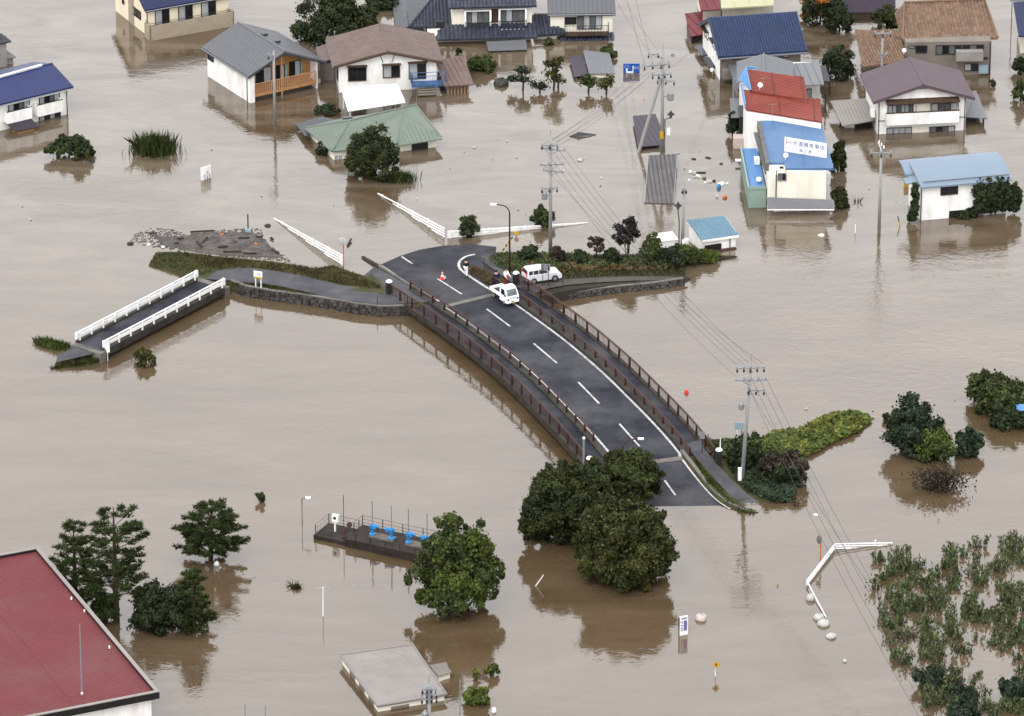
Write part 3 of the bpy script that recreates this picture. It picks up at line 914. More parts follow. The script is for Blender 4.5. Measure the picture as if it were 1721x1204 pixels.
def gable(root, fr, L, Dp, he, hr, axis, wall, roof, over=(0.5, 0.5, 0.4, 0.4), th=0.14, ribs=None, tiles=None, trim=None, z0=-1.0, b0=0.0, rmat=None, rf=0.5):
    """gabled body. axis 'v': gable faces the front; 'u': eaves face the front.
    over = eave overhang, second eave, gable front (or left), gable back (or right)"""
    if axis == 'v':
        m = L * rf
        pr = [fr.p(0, b0, z0), fr.p(L, b0, z0), fr.p(L, b0, he), fr.p(m, b0, hr - 0.02), fr.p(0, b0, he)]
        MB().prism(pr, fr.v * (Dp - b0)).build('wall', wall, root)
        s1, s2 = (hr - he) / m, (hr - he) / (L - m)
        f0, f1 = -over[2], Dp + over[3]
        A = [fr.p(-over[0], f0, he - over[0] * s1 + th), fr.p(m, f0, hr + th), fr.p(m, f1, hr + th), fr.p(-over[0], f1, he - over[0] * s1 + th)]
        B = [fr.p(m, f0, hr + th), fr.p(L + over[1], f0, he - over[1] * s2 + th), fr.p(L + over[1], f1, he - over[1] * s2 + th), fr.p(m, f1, hr + th)]
    else:
        m = Dp * rf
        pr = [fr.p(0, b0, z0), fr.p(0, Dp, z0), fr.p(0, Dp, he), fr.p(0, m, hr - 0.02), fr.p(0, b0, he)]
        MB().prism(pr, fr.u * L).build('wall', wall, root)
        s1, s2 = (hr - he) / m, (hr - he) / (Dp - m)
        f0, f1 = -over[2], L + over[3]
        A = [fr.p(f0, -over[0], he - over[0] * s1 + th), fr.p(f1, -over[0], he - over[0] * s1 + th), fr.p(f1, m, hr + th), fr.p(f0, m, hr + th)]
        B = [fr.p(f0, m, hr + th), fr.p(f1, m, hr + th), fr.p(f1, Dp + over[1], he - over[1] * s2 + th), fr.p(f0, Dp + over[1], he - over[1] * s2 + th)]
    roofpoly(root, A, roof, th, ribs, tiles, rmat=rmat)
    roofpoly(root, B, roof, th, ribs, tiles, rmat=rmat)
    rd = MB()
    ra, rb = (A[1], A[2]) if axis == 'v' else (A[3], A[2])
    rd.tube([ra + V(0, 0, 0.0), rb + V(0, 0, 0.0)], 0.09, 6)
    rd.build('ridge_cap', rmat or roof, root)
    gt = MB()
    for q in ((A[0], A[3]), (B[1], B[2])) if axis == 'v' else ((A[0], A[1]), (B[3], B[2])):
        gt.tube([q[0] + V(0, 0, -th - .04), q[1] + V(0, 0, -th - .04)], .06, 6)
    gt.build('gutter', 'metal_grey', root)
    if trim:
        e = MB()
        for q in (A, B):
            n_ = len(q)
            for i in ((0, 1, 3) if axis == 'v' else (0, 1, 3)):
                a, c = q[i], q[(i + 1) % n_]
                e.obox(a + V(0, 0, -th - 0.16), c - a, (V(0, 0, 0.155)), (fr.u if axis == 'v' and i == 3 else fr.v).normalized() * 0.03)
        e.build('bargeboard', trim, root)
    return A, B

def pole_dish(parent, p, r=0.3, name='satellite_dish', aim=(0.2, -0.9, 0.35)):
    m = MB().lathe(p, [(0.02, 0.0), (r * 0.6, 0.04), (r, 0.14), (r * 0.97, 0.15)], 12, aim)
    m.tube([V(*p) - V(0, 0, 0.45), p], 0.025, 5)
    return m.build(name, 'metal_white', parent)
def antenna(parent, p, h=1.6, arms=3):
    m = MB().tube([p, V(*p) + V(0, 0, h)], 0.02, 5)
    for i in range(arms):
        m.tube([V(*p) + V(-.45 + .08 * i, 0, h - .1 - .22 * i), V(*p) + V(.45 - .08 * i, 0.1, h - .1 - .22 * i)], 0.014, 4)
    return m.build('antenna', 'metal_grey', parent)
def downpipe(parent, p, z0, z1):
    return MB().tube([V(p.x, p.y, z0), V(p.x, p.y, z1)], 0.045, 6).build('downpipe', 'metal_dark', parent)
def railpart(parent, pts, h, matn, name='balcony_rail', sp=0.16, bars=True, rr=0.03, bw=0.032):
    m = MB()
    for zz in (0.06, h):
        m.tube([V(*p) + V(0, 0, zz) for p in pts], rr, 5)
    o = m.build(name, matn, parent)
    if bars:
        q_ = MB()
        for p in resample(pts, sp):
            q_.box(p + V(0, 0, h / 2 + .03), (bw, bw, h - 0.06))
        tag(q_.build('balusters', matn, o), kind='stuff')
    return o

def walls_under(root, quad, dz, matn, ins=.15, name='wall'):
    c = sum((Vector(p) for p in quad), V(0, 0, 0)) / len(quad)
    bot = [V(p.x, p.y, -1) + (V(c.x, c.y, -1) - V(p.x, p.y, -1)).normalized() * ins for p in quad]
    top = [V(b_.x, b_.y, p.z - dz) for b_, p in zip(bot, quad)]
    n = len(quad)
    return MB().add(bot + top, [(i, (i + 1) % n, (i + 1) % n + n, i + n) for i in range(n)] + [tuple(range(n, 2 * n)), tuple(range(n))[::-1]]).build(name, matn, root)

# ---- white house with grey roof and timber gable
N, Rr, Lf = W(421, 174), W(534, 149), W(346.7, 128.7)
f = Fr(N, Rr)
L, Dp = f.L, f.ab(Lf)[1]
h = thing('house', 'white house with slate grey gable roof and orange timber balcony front', 'house', N)
he, hr = 2.95, 4.55
gable(h, f, L, Dp, he, hr, 'v', 'white_wall', 'roof_grey', (0.35, 0.75, 0.3, 0.5), 0.16, ribs=(0.45, 0.03, 0.02), b0=1.25, trim='roof_black')
MB().prism([f.p(0, 0, -1), f.p(0.5, 0, -1), f.p(0.5, 0, he + .25), f.p(0, 0, he)], f.v * 1.248).build('side_wall', 'white_wall', h)
MB().prism([f.p(L - .12, 0, -1), f.p(L, 0, -1), f.p(L, 0, he), f.p(L - .12, 0, he)], f.v * 1.248).build('side_wall', 'white_wall', h)
wf = f.front(1.25)
ww = MB().prism([wf.at(.503, .5, .03), wf.at(L - .125, .5, .03), wf.at(L - .125, he + .06, .03), wf.at(L / 2, hr - .08, .03), wf.at(.503, he + .2, .03)], wf.n * -0.02).build('timber_front', 'wood_orange', h)
wb = MB()
for i in range(36):
    a = .6 + i * (L - .8) / 36
    zt = he + (hr - he) * (1 - abs(a - L / 2) / (L / 2)) - .15
    wf.box(wb, a, a + .03, .5, zt, .031, .05)
tag(wb.build('battens', 'wood_orange', ww), kind='stuff')
wf = f.front(1.19)
for q in ((431, 117, 455, 136.5), (464, 111.5, 477, 131), (486.5, 105, 504, 125.5)):
    window_px(h, wf, *q, n=2, panes=('glass_dark', 'glass_curtain'))
for q in ((478, 109, 482, 130), (504.5, 103, 508, 124)):
    a0, z1 = wf.px(q[0], q[1]); a1, z0 = wf.px(q[2], q[3])
    m = MB(); wf.box(m, a0, a1, z0, z1, .05, .1); m.build('shutter', 'mint_wall', h)
MB().obox(f.p(.502, -.02, .55), f.u * (L - .63), f.v * 1.25, V(0, 0, .2)).build('balcony_floor', 'wood_orange', h)
railpart(h, [f.p(.53, 0.0, .74), f.p(L - .15, 0.0, .74)], 1.1, 'wood_rail', sp=.22, rr=.05, bw=.07)
MB().box(f.p(L * .47, 0.02, 1.9), (.12, .12, 4.9), f.yaw).build('post', 'wood_rail', h)
lf = f.left(0, Dp)
window_px(h, lf, 350, 90, 359, 104, n=1, panes=('glass_dark',))
downpipe(h, f.p(-.05, .55), -.5, he)
sl = roofpoly
for a_, b_ in ((.62, .62), (.66, .38)):
    z_ = he + (hr - he) * (1 - (a_ * L - L / 2) / (L / 2)) + .2
    MB().box(f.p(a_ * L, b_ * Dp, z_ + .08), (.55, .3, .22), f.yaw).build('roof_vent', 'roof_black', h)
sg_ = MB()
for i in range(13):
    for a_ in (.14, .3):
        z_ = he + (hr - he) * (a_ / .5) + .17
        sg_.box(f.p(a_ * L, .2 + i * (Dp - .2) / 13, z_ + .04), (.07, .05, .06), f.yaw)
tag(sg_.build('snow_guards', 'roof_paleblue', h), kind='stuff')
MB().obox(f.p(L + .02, 1.2, -.6), f.u * 1.0, f.v * 1.6, V(0, 0, 1.15)).build('porch', 'white_wall', h)
roofpoly(h, [f.p(L + .01, .9, .75), f.p(L + 1.25, .9, .62), f.p(L + 1.25, 3.0, .62), f.p(L + .01, 3.0, .75)], 'roof_grey', .08, name='porch_roof')

# ---- brown-roofed white house, wide gable front
f = Fr(W(570, 156), yaw=R(7.0))
h = thing('house', 'white boarded house with wide brown shingle gable roof and blue balcony', 'house', f.O)
L = f.ab(W(731, 141))[0]
Dp, he, hr = 6.4, 3.0, 4.15
gable(h, f, L, Dp, he, hr, 'v', 'white_wall', 'roof_brown', (0.6, 0.6, 0.55, 0.6), 0.16, ribs=(.55, .02, .015), trim='wood_brown')
fc = f.front()
bd = MB()
for i in range(46):
    a = .1 + i * (L - .2) / 46
    fc.box(bd, a, a + .025, .05, he - .05, .002, .008)
tag(bd.build('siding_joints', 'metal_white', h), kind='stuff')
for q, pn in (((586, 114, 614.5, 134.5), ('glass_dark',)), ((644.5, 111, 671, 129), ('glass_curtain', 'glass_dark')), ((688, 107.5, 715, 131), ('glass_curtain', 'glass_dark'))):
    window_px(h, fc, *q, n=2, panes=pn, hood='wood_brown', frame='wood_brown', fw=.08)
a, z = fc.px(651, 89)
m = MB()
for da in (-1, 1):
    m.tube([fc.at(a + da * .75, z - .1, .03), fc.at(a + da * .42, z - 1.0, .03)], .035, 4)
m.build('gable_trim', 'metal_dark', h)
lf = f.left(0, Dp)
window(h, lf, 4.6, 5.6, 1.0, 2.1, n=2, panes=('glass_dark',))
roofpoly(h, [f.p(-1.6, 3.0, 2.0), f.p(-.02, 3.0, 2.5), f.p(-.02, 7.2, 2.5), f.p(-1.6, 7.2, 2.0)], 'roof_brown', .12, name='lean_to_roof')
MB().obox(f.p(-1.4, 3.3, -1), f.u * 1.3, f.v * 3.6, V(0, 0, 2.9)).build('lean_to', 'taupe_wall', h)
# blue balcony
a0, _ = fc.px(690, 135); a1, _ = fc.px(748, 135)
MB().obox(fc.at(a0, .75, 1.4), f.u * (a1 - a0), f.v * 1.38, V(0, 0, .1)).build('balcony_floor', 'metal_blue', h)
railpart(h, [fc.at(a0, .85, .05), fc.at(a0, .85, 1.38), fc.at(a1, .85, 1.38), fc.at(a1, .85, .1)], 1.0, 'metal_blue', sp=.22)
m = MB()
for a in (a0 + .05, a1 - .05):
    m.tube([fc.at(a, -.5, 1.3), fc.at(a, 2.2, 1.3)], .04, 5)
m.tube([fc.at(a0 + .05, 2.2, 1.3), fc.at(a1 - .05, 2.2, 1.3)], .035, 5)
m.build('balcony_frame', 'metal_blue', h)
for i in range(3):
    MB().obox(fc.at(a0 + .5, .12 + .16 * i, 2.1 - .3 * i), f.u * 2.2, f.v * .4, V(0, 0, .08)).build('step', 'taupe_wall', h)
# annex
q = [W(731, 101, 2.0), W(779, 93, 2.0), W(796, 142, 1.0), W(747, 145, 1.0)]
roofpoly(h, q, 'roof_brown', .12, ribs=(.5, .06, .06), name='annex_roof')
aw = MB().prism([V(p.x, p.y, -1) for p in (q[0].lerp(q[2], .06), q[1].lerp(q[3], .06), q[2].lerp(q[0], .12), q[3].lerp(q[1], .12))], V(0, 0, 1.9)).build('annex_wall', 'taupe_wall', h)
p0, p1 = q[3].lerp(q[1], .1), q[2].lerp(q[0], .1)
for i in range(7):
    p = p0.lerp(p1, (i + .5) / 7)
    MB().box(V(p.x, p.y - .12, .35), (.1, .1, .9)).build('post', 'wood_rail', h)

# ---- green hipped roof, drowned to the eaves
h = thing('house', 'low bungalow with faded green hipped roof behind the round dark tree', 'house', W(660, 240))
ez = 1.0
A, B_, C_, D_ = W(557.5, 255, ez), W(742, 231, ez), W(735, 209, ez), W(511, 215, ez)
r0, r1 = W(588, 203, 2.7), W(698, 176, 2.7)
bl, brk = W(562, 192, ez), W(738, 206, ez)
f = Fr(A, B_)
roofpoly(h, [A, B_, r1, r0], 'roof_green', .1, ribs=(.42, .04, .035), name='roof')
roofpoly(h, [D_, A, r0], 'roof_green', .1, ribs=(.42, .04, .035), name='roof')
bb = r0 + f.v * (r0 - A).dot(f.v) * .8
bk0, bk1 = V(D_.x, D_.y, ez) + f.v * .2, B_ + f.v * ((r1 - A).dot(f.v) * 1.75)
roofpoly(h, [r0, r1, V(bk1.x, bk1.y, ez), V(D_.x + 3.0, D_.y + 2.2, ez)], 'roof_green', .1, name='roof')
roofpoly(h, [B_, V(bk1.x, bk1.y, ez), r1], 'roof_green', .1, ribs=(.42, .04, .035), name='roof')
roofpoly(h, [D_, r0, V(D_.x + 3.0, D_.y + 2.2, ez)], 'roof_green', .1, name='roof')
dp_, dl_, dr_ = W(687, 201, 2.35), W(669, 244, ez + .05), W(743, 232.5, ez + .05)
dd = f.v * 2.6
roofpoly(h, [dl_ - f.v * .15, dp_ + V(0, 0, .05), dp_ + f.v * 2.0 + V(0, 0, .05)], 'roof_green', .08, name='dormer_roof')
roofpoly(h, [dr_ - f.v * .1, dr_ + f.v * 1.5, dp_ + f.v * 1.6 + V(0, 0, .05), dp_ + V(0, 0, .05)], 'roof_green', .08, name='dormer_roof')
roofpoly(h, [dl_ - f.v * .15, dr_ - f.v * .15, dp_ + V(0, 0, .06)], 'roof_green', .08, ribs=(.42, .04, .035), name='dormer_roof')
rc = MB()
for a, c in ((A, r0), (r0, r1), (D_, r0), (r1, B_)):
    rc.tube([a + V(0, 0, .03), c + V(0, 0, .03)], .08, 5)
rc.build('ridge_cap', 'roof_green', h)
wl = [A.lerp(r0, .1), B_.lerp(r0, .06), V(bk1.x, bk1.y, 0).lerp(r0, .06), D_.lerp(r1, .06)]
MB().prism([V(p.x, p.y, -1) for p in wl], V(0, 0, 1.9)).build('wall', 'ivory_wall', h)
fc = Fc(wl[0], (V(wl[1].x, wl[1].y, 0) - V(wl[0].x, wl[0].y, 0)).normalized())
window_px(h, fc, 693, 240, 718, 252, n=1, panes=('glass_dark',), frame='metal_dark')
window_px(h, fc, 562, 262, 575, 270, n=2, panes=('glass_curtain',), frame='metal_white')
roofpoly(h, [W(497, 208, .55), W(541, 196, .75), W(566, 203, .85), W(513, 229, .6)], 'roof_grey', .08, ribs=(.3, .04, .03), name='lean_to_roof')
MB().prism([W(514, 231, -.4), W(528, 236, -.4), W(545, 224, -.4), W(530, 219, -.4)], V(0, 0, .75)).build('lean_to', 'white_wall', h)
MB().box(W(584, 199, 1.9), (.9, .35, .3), .3).build('roof_vent', 'roof_grey', h)
antenna(h, r1 + V(.1, 0, -.1), 2.3, 1)
antenna(h, W(591, 197, 2.5), 1.1, 1)
h = thing('canopy', 'plain white sloping canopy roof between brown and green roofed houses', 'canopy', W(630, 190))
roofpoly(h, [W(585, 187, 1.35), W(681, 172, 1.35), W(667, 141, 2.2), W(573, 147, 2.2)], 'metal_white', .08, ribs=(.8, .03, .02))
for q in ((588, 185, 1.3), (676, 171, 1.3), (577, 149, 2.1), (664, 143, 2.1)):
    p = W(*q); MB().tube([V(p.x, p.y, -1), p], .06, 6).build('post', 'metal_white', h)

# ---- cream house with navy roof, top left
f = Fr(W(243, 62), yaw=R(27))
f = Fr(f.p(.35, 0), yaw=R(27))
h = thing('house', 'cream house with navy metal roof and beige tiled balcony', 'house', f.O)
lc = f.ab(W(189.5, 22.5))
L, Dp, he, hr = 8.8, 8.0, 3.0, 5.4
gable(h, f, L, Dp, he, hr, 'u', 'cream_wall', 'roof_navy', (0.35, 0.4, 0.35, 0.4), 0.14, ribs=(.33, .03, .03), trim='metal_dark')
fc = f.front()
for q in ((261, 16, 284, 46), (300, 7, 323, 38), (338.5, 2, 362, 29)):
    window_px(h, fc, *q, n=2, panes=('glass_curtain', 'glass_dark'))
lf = f.left(0, Dp)
window_px(h, lf, 224, 11, 237, 33, n=2, panes=('glass_dark',))
window_px(h, lf, 206, 0, 209, 7, n=1, panes=('glass_dark',))
m = MB(); lf.box(m, 3.4, 4.7, -1, he + 1.6, .002, .06); m.build('wall_band', 'beige_tile', h)
m = MB()
bo = [f.p(-.35, -1.35, -1), f.p(L, -1.35, -1), f.p(L, -.002, -1), f.p(-.35, -.002, -1)]
m.prism(bo, V(0, 0, 1.1)); m.build('balcony', 'beige_tile', h)
m = MB()
for a, c in ((0, 1), (1, 2), (3, 0)):
    p, q = bo[a] + V(0, 0, 1.1), bo[c] + V(0, 0, 1.1)
    d = (q - p); n_ = V(-d.y, d.x, 0).normalized() * .12
    m.obox(p + d * .0, d, n_, V(0, 0, 1.42))
m.build('parapet', 'beige_tile', h)
railpart(h, [bo[3] + V(.1, 0, 2.53), bo[0] + V(.08, .08, 2.53), bo[1] + V(-.08, .08, 2.53)], .25, 'metal_dark', bars=False, rr=.025)
downpipe(h, f.p(-.06, -.06), 0, he)

# ---- white house with royal blue roof, left edge
f = Fr(W(0, 220), W(115, 192))
f = Fr(f.p(-4, 0), yaw=f.yaw)
L = f.ab(W(115, 192))[0]
h = thing('house', 'white house with royal blue roof and two white balconies, cut by photo edge', 'house', f.p(L / 2, 0))
Dp, he, hr = 6.7, 2.95, 3.9
A2, B2 = gable(h, f, L, Dp, he, hr, 'u', 'white_wall', 'roof_royal', (0.55, 0.5, 0.4, 0.35), 0.16, ribs=(.4, .02, .012), trim='metal_white')
fc = f.front()
for q in ((14, 170, 49, 184.5), (66, 160, 99.5, 173)):
    window_px(h, fc, *q, n=4, panes=('glass_curtain', 'glass_dark', 'glass_grey', 'glass_curtain'))
window_px(h, fc, 66, 194, 101, 199, n=4, panes=('glass_curtain', 'glass_dark'))
for q in ((12, 190, 54, 199), (63, 178, 106, 187)):
    _, (a0, a1, z0, z1) = frontbox(h, f, .8, *q, 'balcony', 'white_wall')
    m = MB(); fc.box(m, a0 - .04, a1 + .04, z1 + .002, z1 + .05, .72, .82); m.build('handrail', 'metal_dark', h)
n2 = pnorm(A2)
sl_ = onplane(A2[0], n2, -4, 133), onplane(A2[0], n2, 71, 112)
MB().obox(sl_[0] + n2 * .01, sl_[1] - sl_[0], f.v * .28, n2 * .2).build('skylight', 'metal_white', h)
downpipe(h, f.p(L - .15, -.07), -.5, he)
q = [W(12, 208, .85), W(52, 199, .85), W(66, 213, .35), W(26, 222, .35)]
roofpoly(h, q, 'roof_purple', .07, name='porch_roof')
MB().prism([V(p.x, p.y, -.5) for p in (q[0].lerp(q[2], .15), q[1].lerp(q[3], .15), q[2].lerp(q[0], .15), q[3].lerp(q[1], .15))], V(0, 0, .85)).build('porch', 'wood_orange', h)
# neighbour's dark roof
h = thing('house', 'grey house corner with dark eaves at the left photo edge', 'house', W(-10, 108))
q = [W(-60, 84, 2.6), W(19, 69, 2.6), W(2, 56, 3.1), W(-60, 62, 3.1)]
roofpoly(h, q, 'roof_black', .16, ribs=(.4, .04, .04))
walls_under(h, q, .16, 'grey_wall', .5)
q = [W(-20, 105, .7), W(27, 96, .7), W(8, 82, 1.0), W(-20, 84, 1.0)]
roofpoly(h, q, 'roof_grey', .08, name='lean_to_roof')
walls_under(h, q, .08, 'grey_wall', .3, name='lean_to')

# ---- black tiled traditional house, top centre
f = Fr(W(731, 76), yaw=R(4.0))
h = thing('house', 'large traditional house with black tiled hipped roofs and ivory upper storey', 'house', f.O)
Lm = f.ab(W(897, 68))[0]
MB().obox(f.p(-.6, .8, -1), f.u * (Lm + .2), f.v * 7, V(0, 0, 1.6)).build('wall', 'ivory_wall', h)
u0 = f.ab(W(762, 73))[0]; u1 = Lm - .1
MB().obox(f.p(u0, 1.9, 1.0), f.u * (u1 - u0), f.v * 5.5, V(0, 0, 2.5)).build('upper_wall', 'ivory_wall', h)
roofpoly(h, [f.p(u0 - 2.0, -.1, .55), f.p(u1 + .4, -.1, .55), f.p(u1 + .4, 1.9, 1.35), f.p(u0 - 1.0, 1.9, 1.35)], 'roof_black', .12, tiles=(.42, .5), rmat='roof_blacktile', name='skirt_roof')
roofpoly(h, [f.p(u0 - .4, 1.3, 3.35), f.p(u1 + .45, 1.3, 3.35), f.p(u1 + .45, 4.7, 5.0), f.p(u0 - .4, 4.7, 5.0)], 'roof_black', .14, tiles=(.38, .45), rmat='roof_blacktile')
roofpoly(h, [f.p(u0 - .4, 4.7, 5.0), f.p(u1 + .45, 4.7, 5.0), f.p(u1 + .45, 8.2, 3.35), f.p(u0 - .4, 8.2, 3.35)], 'roof_black', .14)
# left hip
hl, hrt = f.ab(W(688, 48, .7)), f.ab(W(778, 47, .7))
ap0, ap1 = f.p(hl[0] + 3.4, hl[1] + 4.6, 3.2), f.p(hrt[0], hl[1] + 4.6, 3.2)
roofpoly(h, [f.p(hl[0], hl[1], .8), f.p(hrt[0], hl[1], .8), ap1, ap0], 'roof_black', .14, tiles=(.36, .45), rmat='roof_blacktile')
roofpoly(h, [f.p(hl[0], hl[1] + 9, .8), f.p(hl[0], hl[1], .8), ap0], 'roof_greylight', .14, ribs=(.4, .05, .04), rmat='roof_black')
roofpoly(h, [f.p(hl[0] - 1.3, hl[1] + 9, .3), f.p(hl[0] - 1.3, hl[1] + .2, .3), f.p(hl[0] - .05, hl[1] + .5, .75), f.p(hl[0] - .05, hl[1] + 9, .75)], 'roof_grey', .1, ribs=(.4, .05, .03), name='skirt_roof')
MB().tube([f.p(hl[0], hl[1], .9), ap0 + V(0, 0, .1), ap1 + V(0, 0, .1)], .13, 6).build('ridge_cap', 'roof_blacktile', h)
fc = f.front(1.9)
for q in ((783, 20, 821.5, 38.5), (840.5, 17, 881, 36)):
    window_px(h, fc, *q, n=4, panes=('glass_grey', 'glass_curtain', 'glass_grey'), frame='metal_dark')
    a0, z1 = fc.px(q[0] - 2, q[1] - 4); a1, z0 = fc.px(q[2] + 3, q[3])
    m = MB()
    fc.box(m, a0 - .06, a0 + .12, z0 - .3, z1, .0, .42); fc.box(m, a1 - .12, a1 + .06, z0 - .3, z1, .0, .42)
    fc.box(m, a0 + .12, a1 - .12, z1 - .1, z1, .0, .42); m.build('window_surround', 'white_wall', h)
    railpart(h, [fc.at(a0, z0 - .5, .1), fc.at(a0, z0 - .5, .8), fc.at(a1, z0 - .5, .8), fc.at(a1, z0 - .5, .1)], .85, 'metal_dark', sp=.2)
    m = MB(); fc.box(m, a0, a1, z0 - .62, z0 - .48, .02, .85); m.build('balcony_floor', 'metal_white', h)
a0, z1 = fc.px(824, 15); a1, z0 = fc.px(838, 38)
m = MB(); fc.box(m, a0, a1, z0, z1, .002, .05); m.build('wall_panel', 'wood_brown', h)
roofpoly(h, [f.p(u1 + .1, .2, .6), f.p(u1 + 3.2, .6, .6), f.p(u1 + 2.2, 3.2, 1.7), f.p(u1 + .1, 3.2, 1.7)], 'roof_black', .12, tiles=(.4, .5), rmat='roof_blacktile', name='skirt_roof')
MB().obox(f.p(u1 + .2, .9, -1), f.u * 2.2, f.v * 3, V(0, 0, 1.6)).build('wall', 'ivory_wall', h)
roofpoly(h, [W(821, 86, .2), W(886, 83.5, .2), W(884, 67, .55), W(817, 70, .55)], 'roof_grey', .06, name='awning')
for q in ((823, 85), (884, 83)):
    p = W(*q); MB().tube([V(p.x, p.y, -.6), V(p.x, p.y, .2)], .04, 5).build('post', 'metal_dark', h)
MB().box(fc.at(.6, 1.6, .3), (.8, .35, .6), f.yaw).build('air_conditioner', 'metal_dark', h)

# right wing house
f = Fr(W(925, 62), yaw=R(2.0))
L = f.ab(W(1029, 60))[0]
h = thing('house', 'ivory house with grey-blue metal roof and railed balcony over dark eaves', 'house', f.O)
gable(h, f, L, 6.5, 2.6, 4.1, 'u', 'ivory_wall', 'roof_grey', (0.35, 0.4, 0.25, 0.3), 0.12, ribs=(.44, .05, .05), trim='metal_dark')
fc = f.front()
window_px(h, fc, 971, 24, 1011, 48, n=4, panes=('glass_grey', 'glass_curtain'))
window_px(h, fc, 950, 30, 968, 40, n=1, panes=('glass_dark',))
a0, _ = fc.px(940, 60); a1, _ = fc.px(1032, 60)
roofpoly(h, [fc.at(a0, -.15, 1.6), fc.at(a1, -.15, 1.6), fc.at(a1, .35, .02), fc.at(a0, .35, .02)], 'roof_black', .1, tiles=(.4, .45), rmat='roof_blacktile', name='skirt_roof')
b0_, _ = fc.px(949, 55); b1_, _ = fc.px(1022, 55)
MB().obox(fc.at(b0_, .42, 1.1), f.u * (b1_ - b0_), f.v * 1.08, V(0, 0, .1)).build('balcony_floor', 'wood_brown', h)
railpart(h, [fc.at(b0_, .52, .05), fc.at(b0_, .52, 1.1), fc.at(b1_, .52, 1.1), fc.at(b1_, .52, .05)], 1.0, 'metal_dark', sp=.3)
MB().obox(f.p(-.05, -.05, .0), f.u * .001 + V(-1.4, 0, 0), f.v * 4.5, V(0, 0, .8)).build('side_shed', 'taupe_wall', h)

# ---- garden carport
h = thing('carport', 'small carport with grey ribbed roof beside dark flat roof', 'carport', W(995, 128))
qa = [W(990, 124, .5), W(1034, 124, .5), W(1024, 89, .75), W(980, 85, .75)]
roofpoly(h, qa, 'roof_greylight', .08, ribs=(.26, .04, .04))
qb = [W(965, 130, .3), W(989.5, 125.5, .3), W(979.5, 92, .5), W(957, 95, .5)]
roofpoly(h, qb, 'roof_purple', .08, name='side_roof')
MB().prism([V(p.x, p.y, -.6) for p in (qa[0] + V(.25, .2, 0), qa[1] + V(-.2, .2, 0), qa[2] + V(-.2, -.3, 0), qa[3] + V(.3, -.3, 0))], V(0, 0, 1.0)).build('wall', 'ivory_wall', h)
for p in (qb[0] + V(.2, .2, 0), qb[3] + V(.2, -.2, 0)):
    MB().tube([V(p.x, p.y, -.8), V(p.x, p.y, p.z - .05)], .05, 6).build('post', 'metal_grey', h)

# ---- two drowned carport roofs by the leaning strut
h = thing('carport', 'dark flat carport roof right behind the pole with the strut', 'carport', W(1090, 250))
q = [W(1072, 247.5, .35), W(1109, 244, .35), W(1110, 212, .5), W(1101.5, 191.5, .6), W(1063.5, 195, .6)]
roofpoly(h, q, 'roof_purple', .1, ribs=(.5, .03, .02))
for p in (q[0] + V(.2, .2, 0), q[1] + V(-.2, .2, 0), q[3] + V(-.2, -.2, 0), q[4] + V(.2, -.2, 0)):
    MB().tube([V(p.x, p.y, -.8), V(p.x, p.y, p.z - .05)], .05, 6).build('post', 'metal_dark', h)
h = thing('carport', 'long grey ribbed carport roof sloping into the water', 'carport', W(1110, 345))
q = [W(1083.5, 341, .08), W(1132.5, 342, .08), W(1138, 259, .75), W(1090, 261.5, .75)]
roofpoly(h, q, 'roof_carport', .09, ribs=(.42, .05, .05), rmat='metal_dark')
m = MB(); m.tube([q[1] + V(0, 0, .02), q[2] + V(0, 0, .02)], .05, 5); m.tube([q[0] + V(0, 0, .02), q[3] + V(0, 0, .02)], .05, 5); m.build('roof_edge', 'metal_grey', h)
for p in (q[0] + V(.2, .9, 0), q[1] + V(-.2, .9, 0), q[2] + V(-.2, -.3, 0), q[3] + V(.2, -.3, 0)):
    MB().tube([V(p.x, p.y, -.8), V(p.x, p.y, .1)], .05, 6).build('post', 'metal_grey', h)

# ---- blue slate-roofed house, top right of centre
f = Fr(W(1212, 138), yaw=R(11.0))
h = thing('house', 'grey house with wide slate blue tiled roof and satellite dishes', 'house', f.O)
L, Dp, he, hr = 7.9, 8.0, 2.95, 5.0
gable(h, f, L, Dp, he, hr, 'u', 'taupe_wall', 'roof_blueslate', (0.55, 0.5, 0.45, 0.55), 0.16, tiles=(.27, .32), trim='metal_grey')
lf = f.left(0, Dp)
sw = MB().prism([lf.at(0, -1, .004), lf.at(Dp, -1, .004), lf.at(Dp, he - .05, .004), lf.at(Dp / 2, hr - .15, .004), lf.at(0, he - .05, .004)], lf.n * .03).build('side_wall', 'white_wall', h)
window_px(h, lf, 1185, 47, 1191, 68, n=2, panes=('glass_dark', 'glass_curtain'), hood='metal_dark')
window_px(h, lf, 1198.5, 67, 1203, 84, n=2, panes=('glass_dark',), hood='metal_dark')
for q in ((1179, 84, 1190, 98), (1193, 106, 1203, 117)):
    a0, z1 = lf.px(q[0], q[1]); a1, z0 = lf.px(q[2], q[3])
    m = MB(); lf.box(m, a0, a1, z0 + .2, z0 + .32, .0, .7); m.build('window_awning', 'roof_black', h)
for q in ((1179, 79), (1204, 117), (1206, 90)):
    a, z = lf.px(*q); pole_dish(h, lf.at(a, z, .4), .2, aim=(-.5, -.8, .35))
fc = f.front()
window_px(h, fc, 1231, 82, 1254, 98, zmax=2.5, n=2, panes=('glass_dark', 'glass_grey'))
window_px(h, fc, 1299, 77, 1325, 96, zmax=2.5, n=3, panes=('glass_curtain', 'glass_grey'))
MB().obox(fc.at(.0, .6, 1.0), f.u * L, f.v * .98, V(0, 0, .9)).build('balcony', 'taupe_wall', h)
downpipe(h, f.p(-.1, -.1), -.5, he)
q = [W(1160, 62, .9), W(1181, 58, .9), W(1181, 19, 1.4), W(1151, 23, 1.4)]
roofpoly(h, q, 'roof_crimson', .1, ribs=(.9, .04, .04), name='annex_roof')
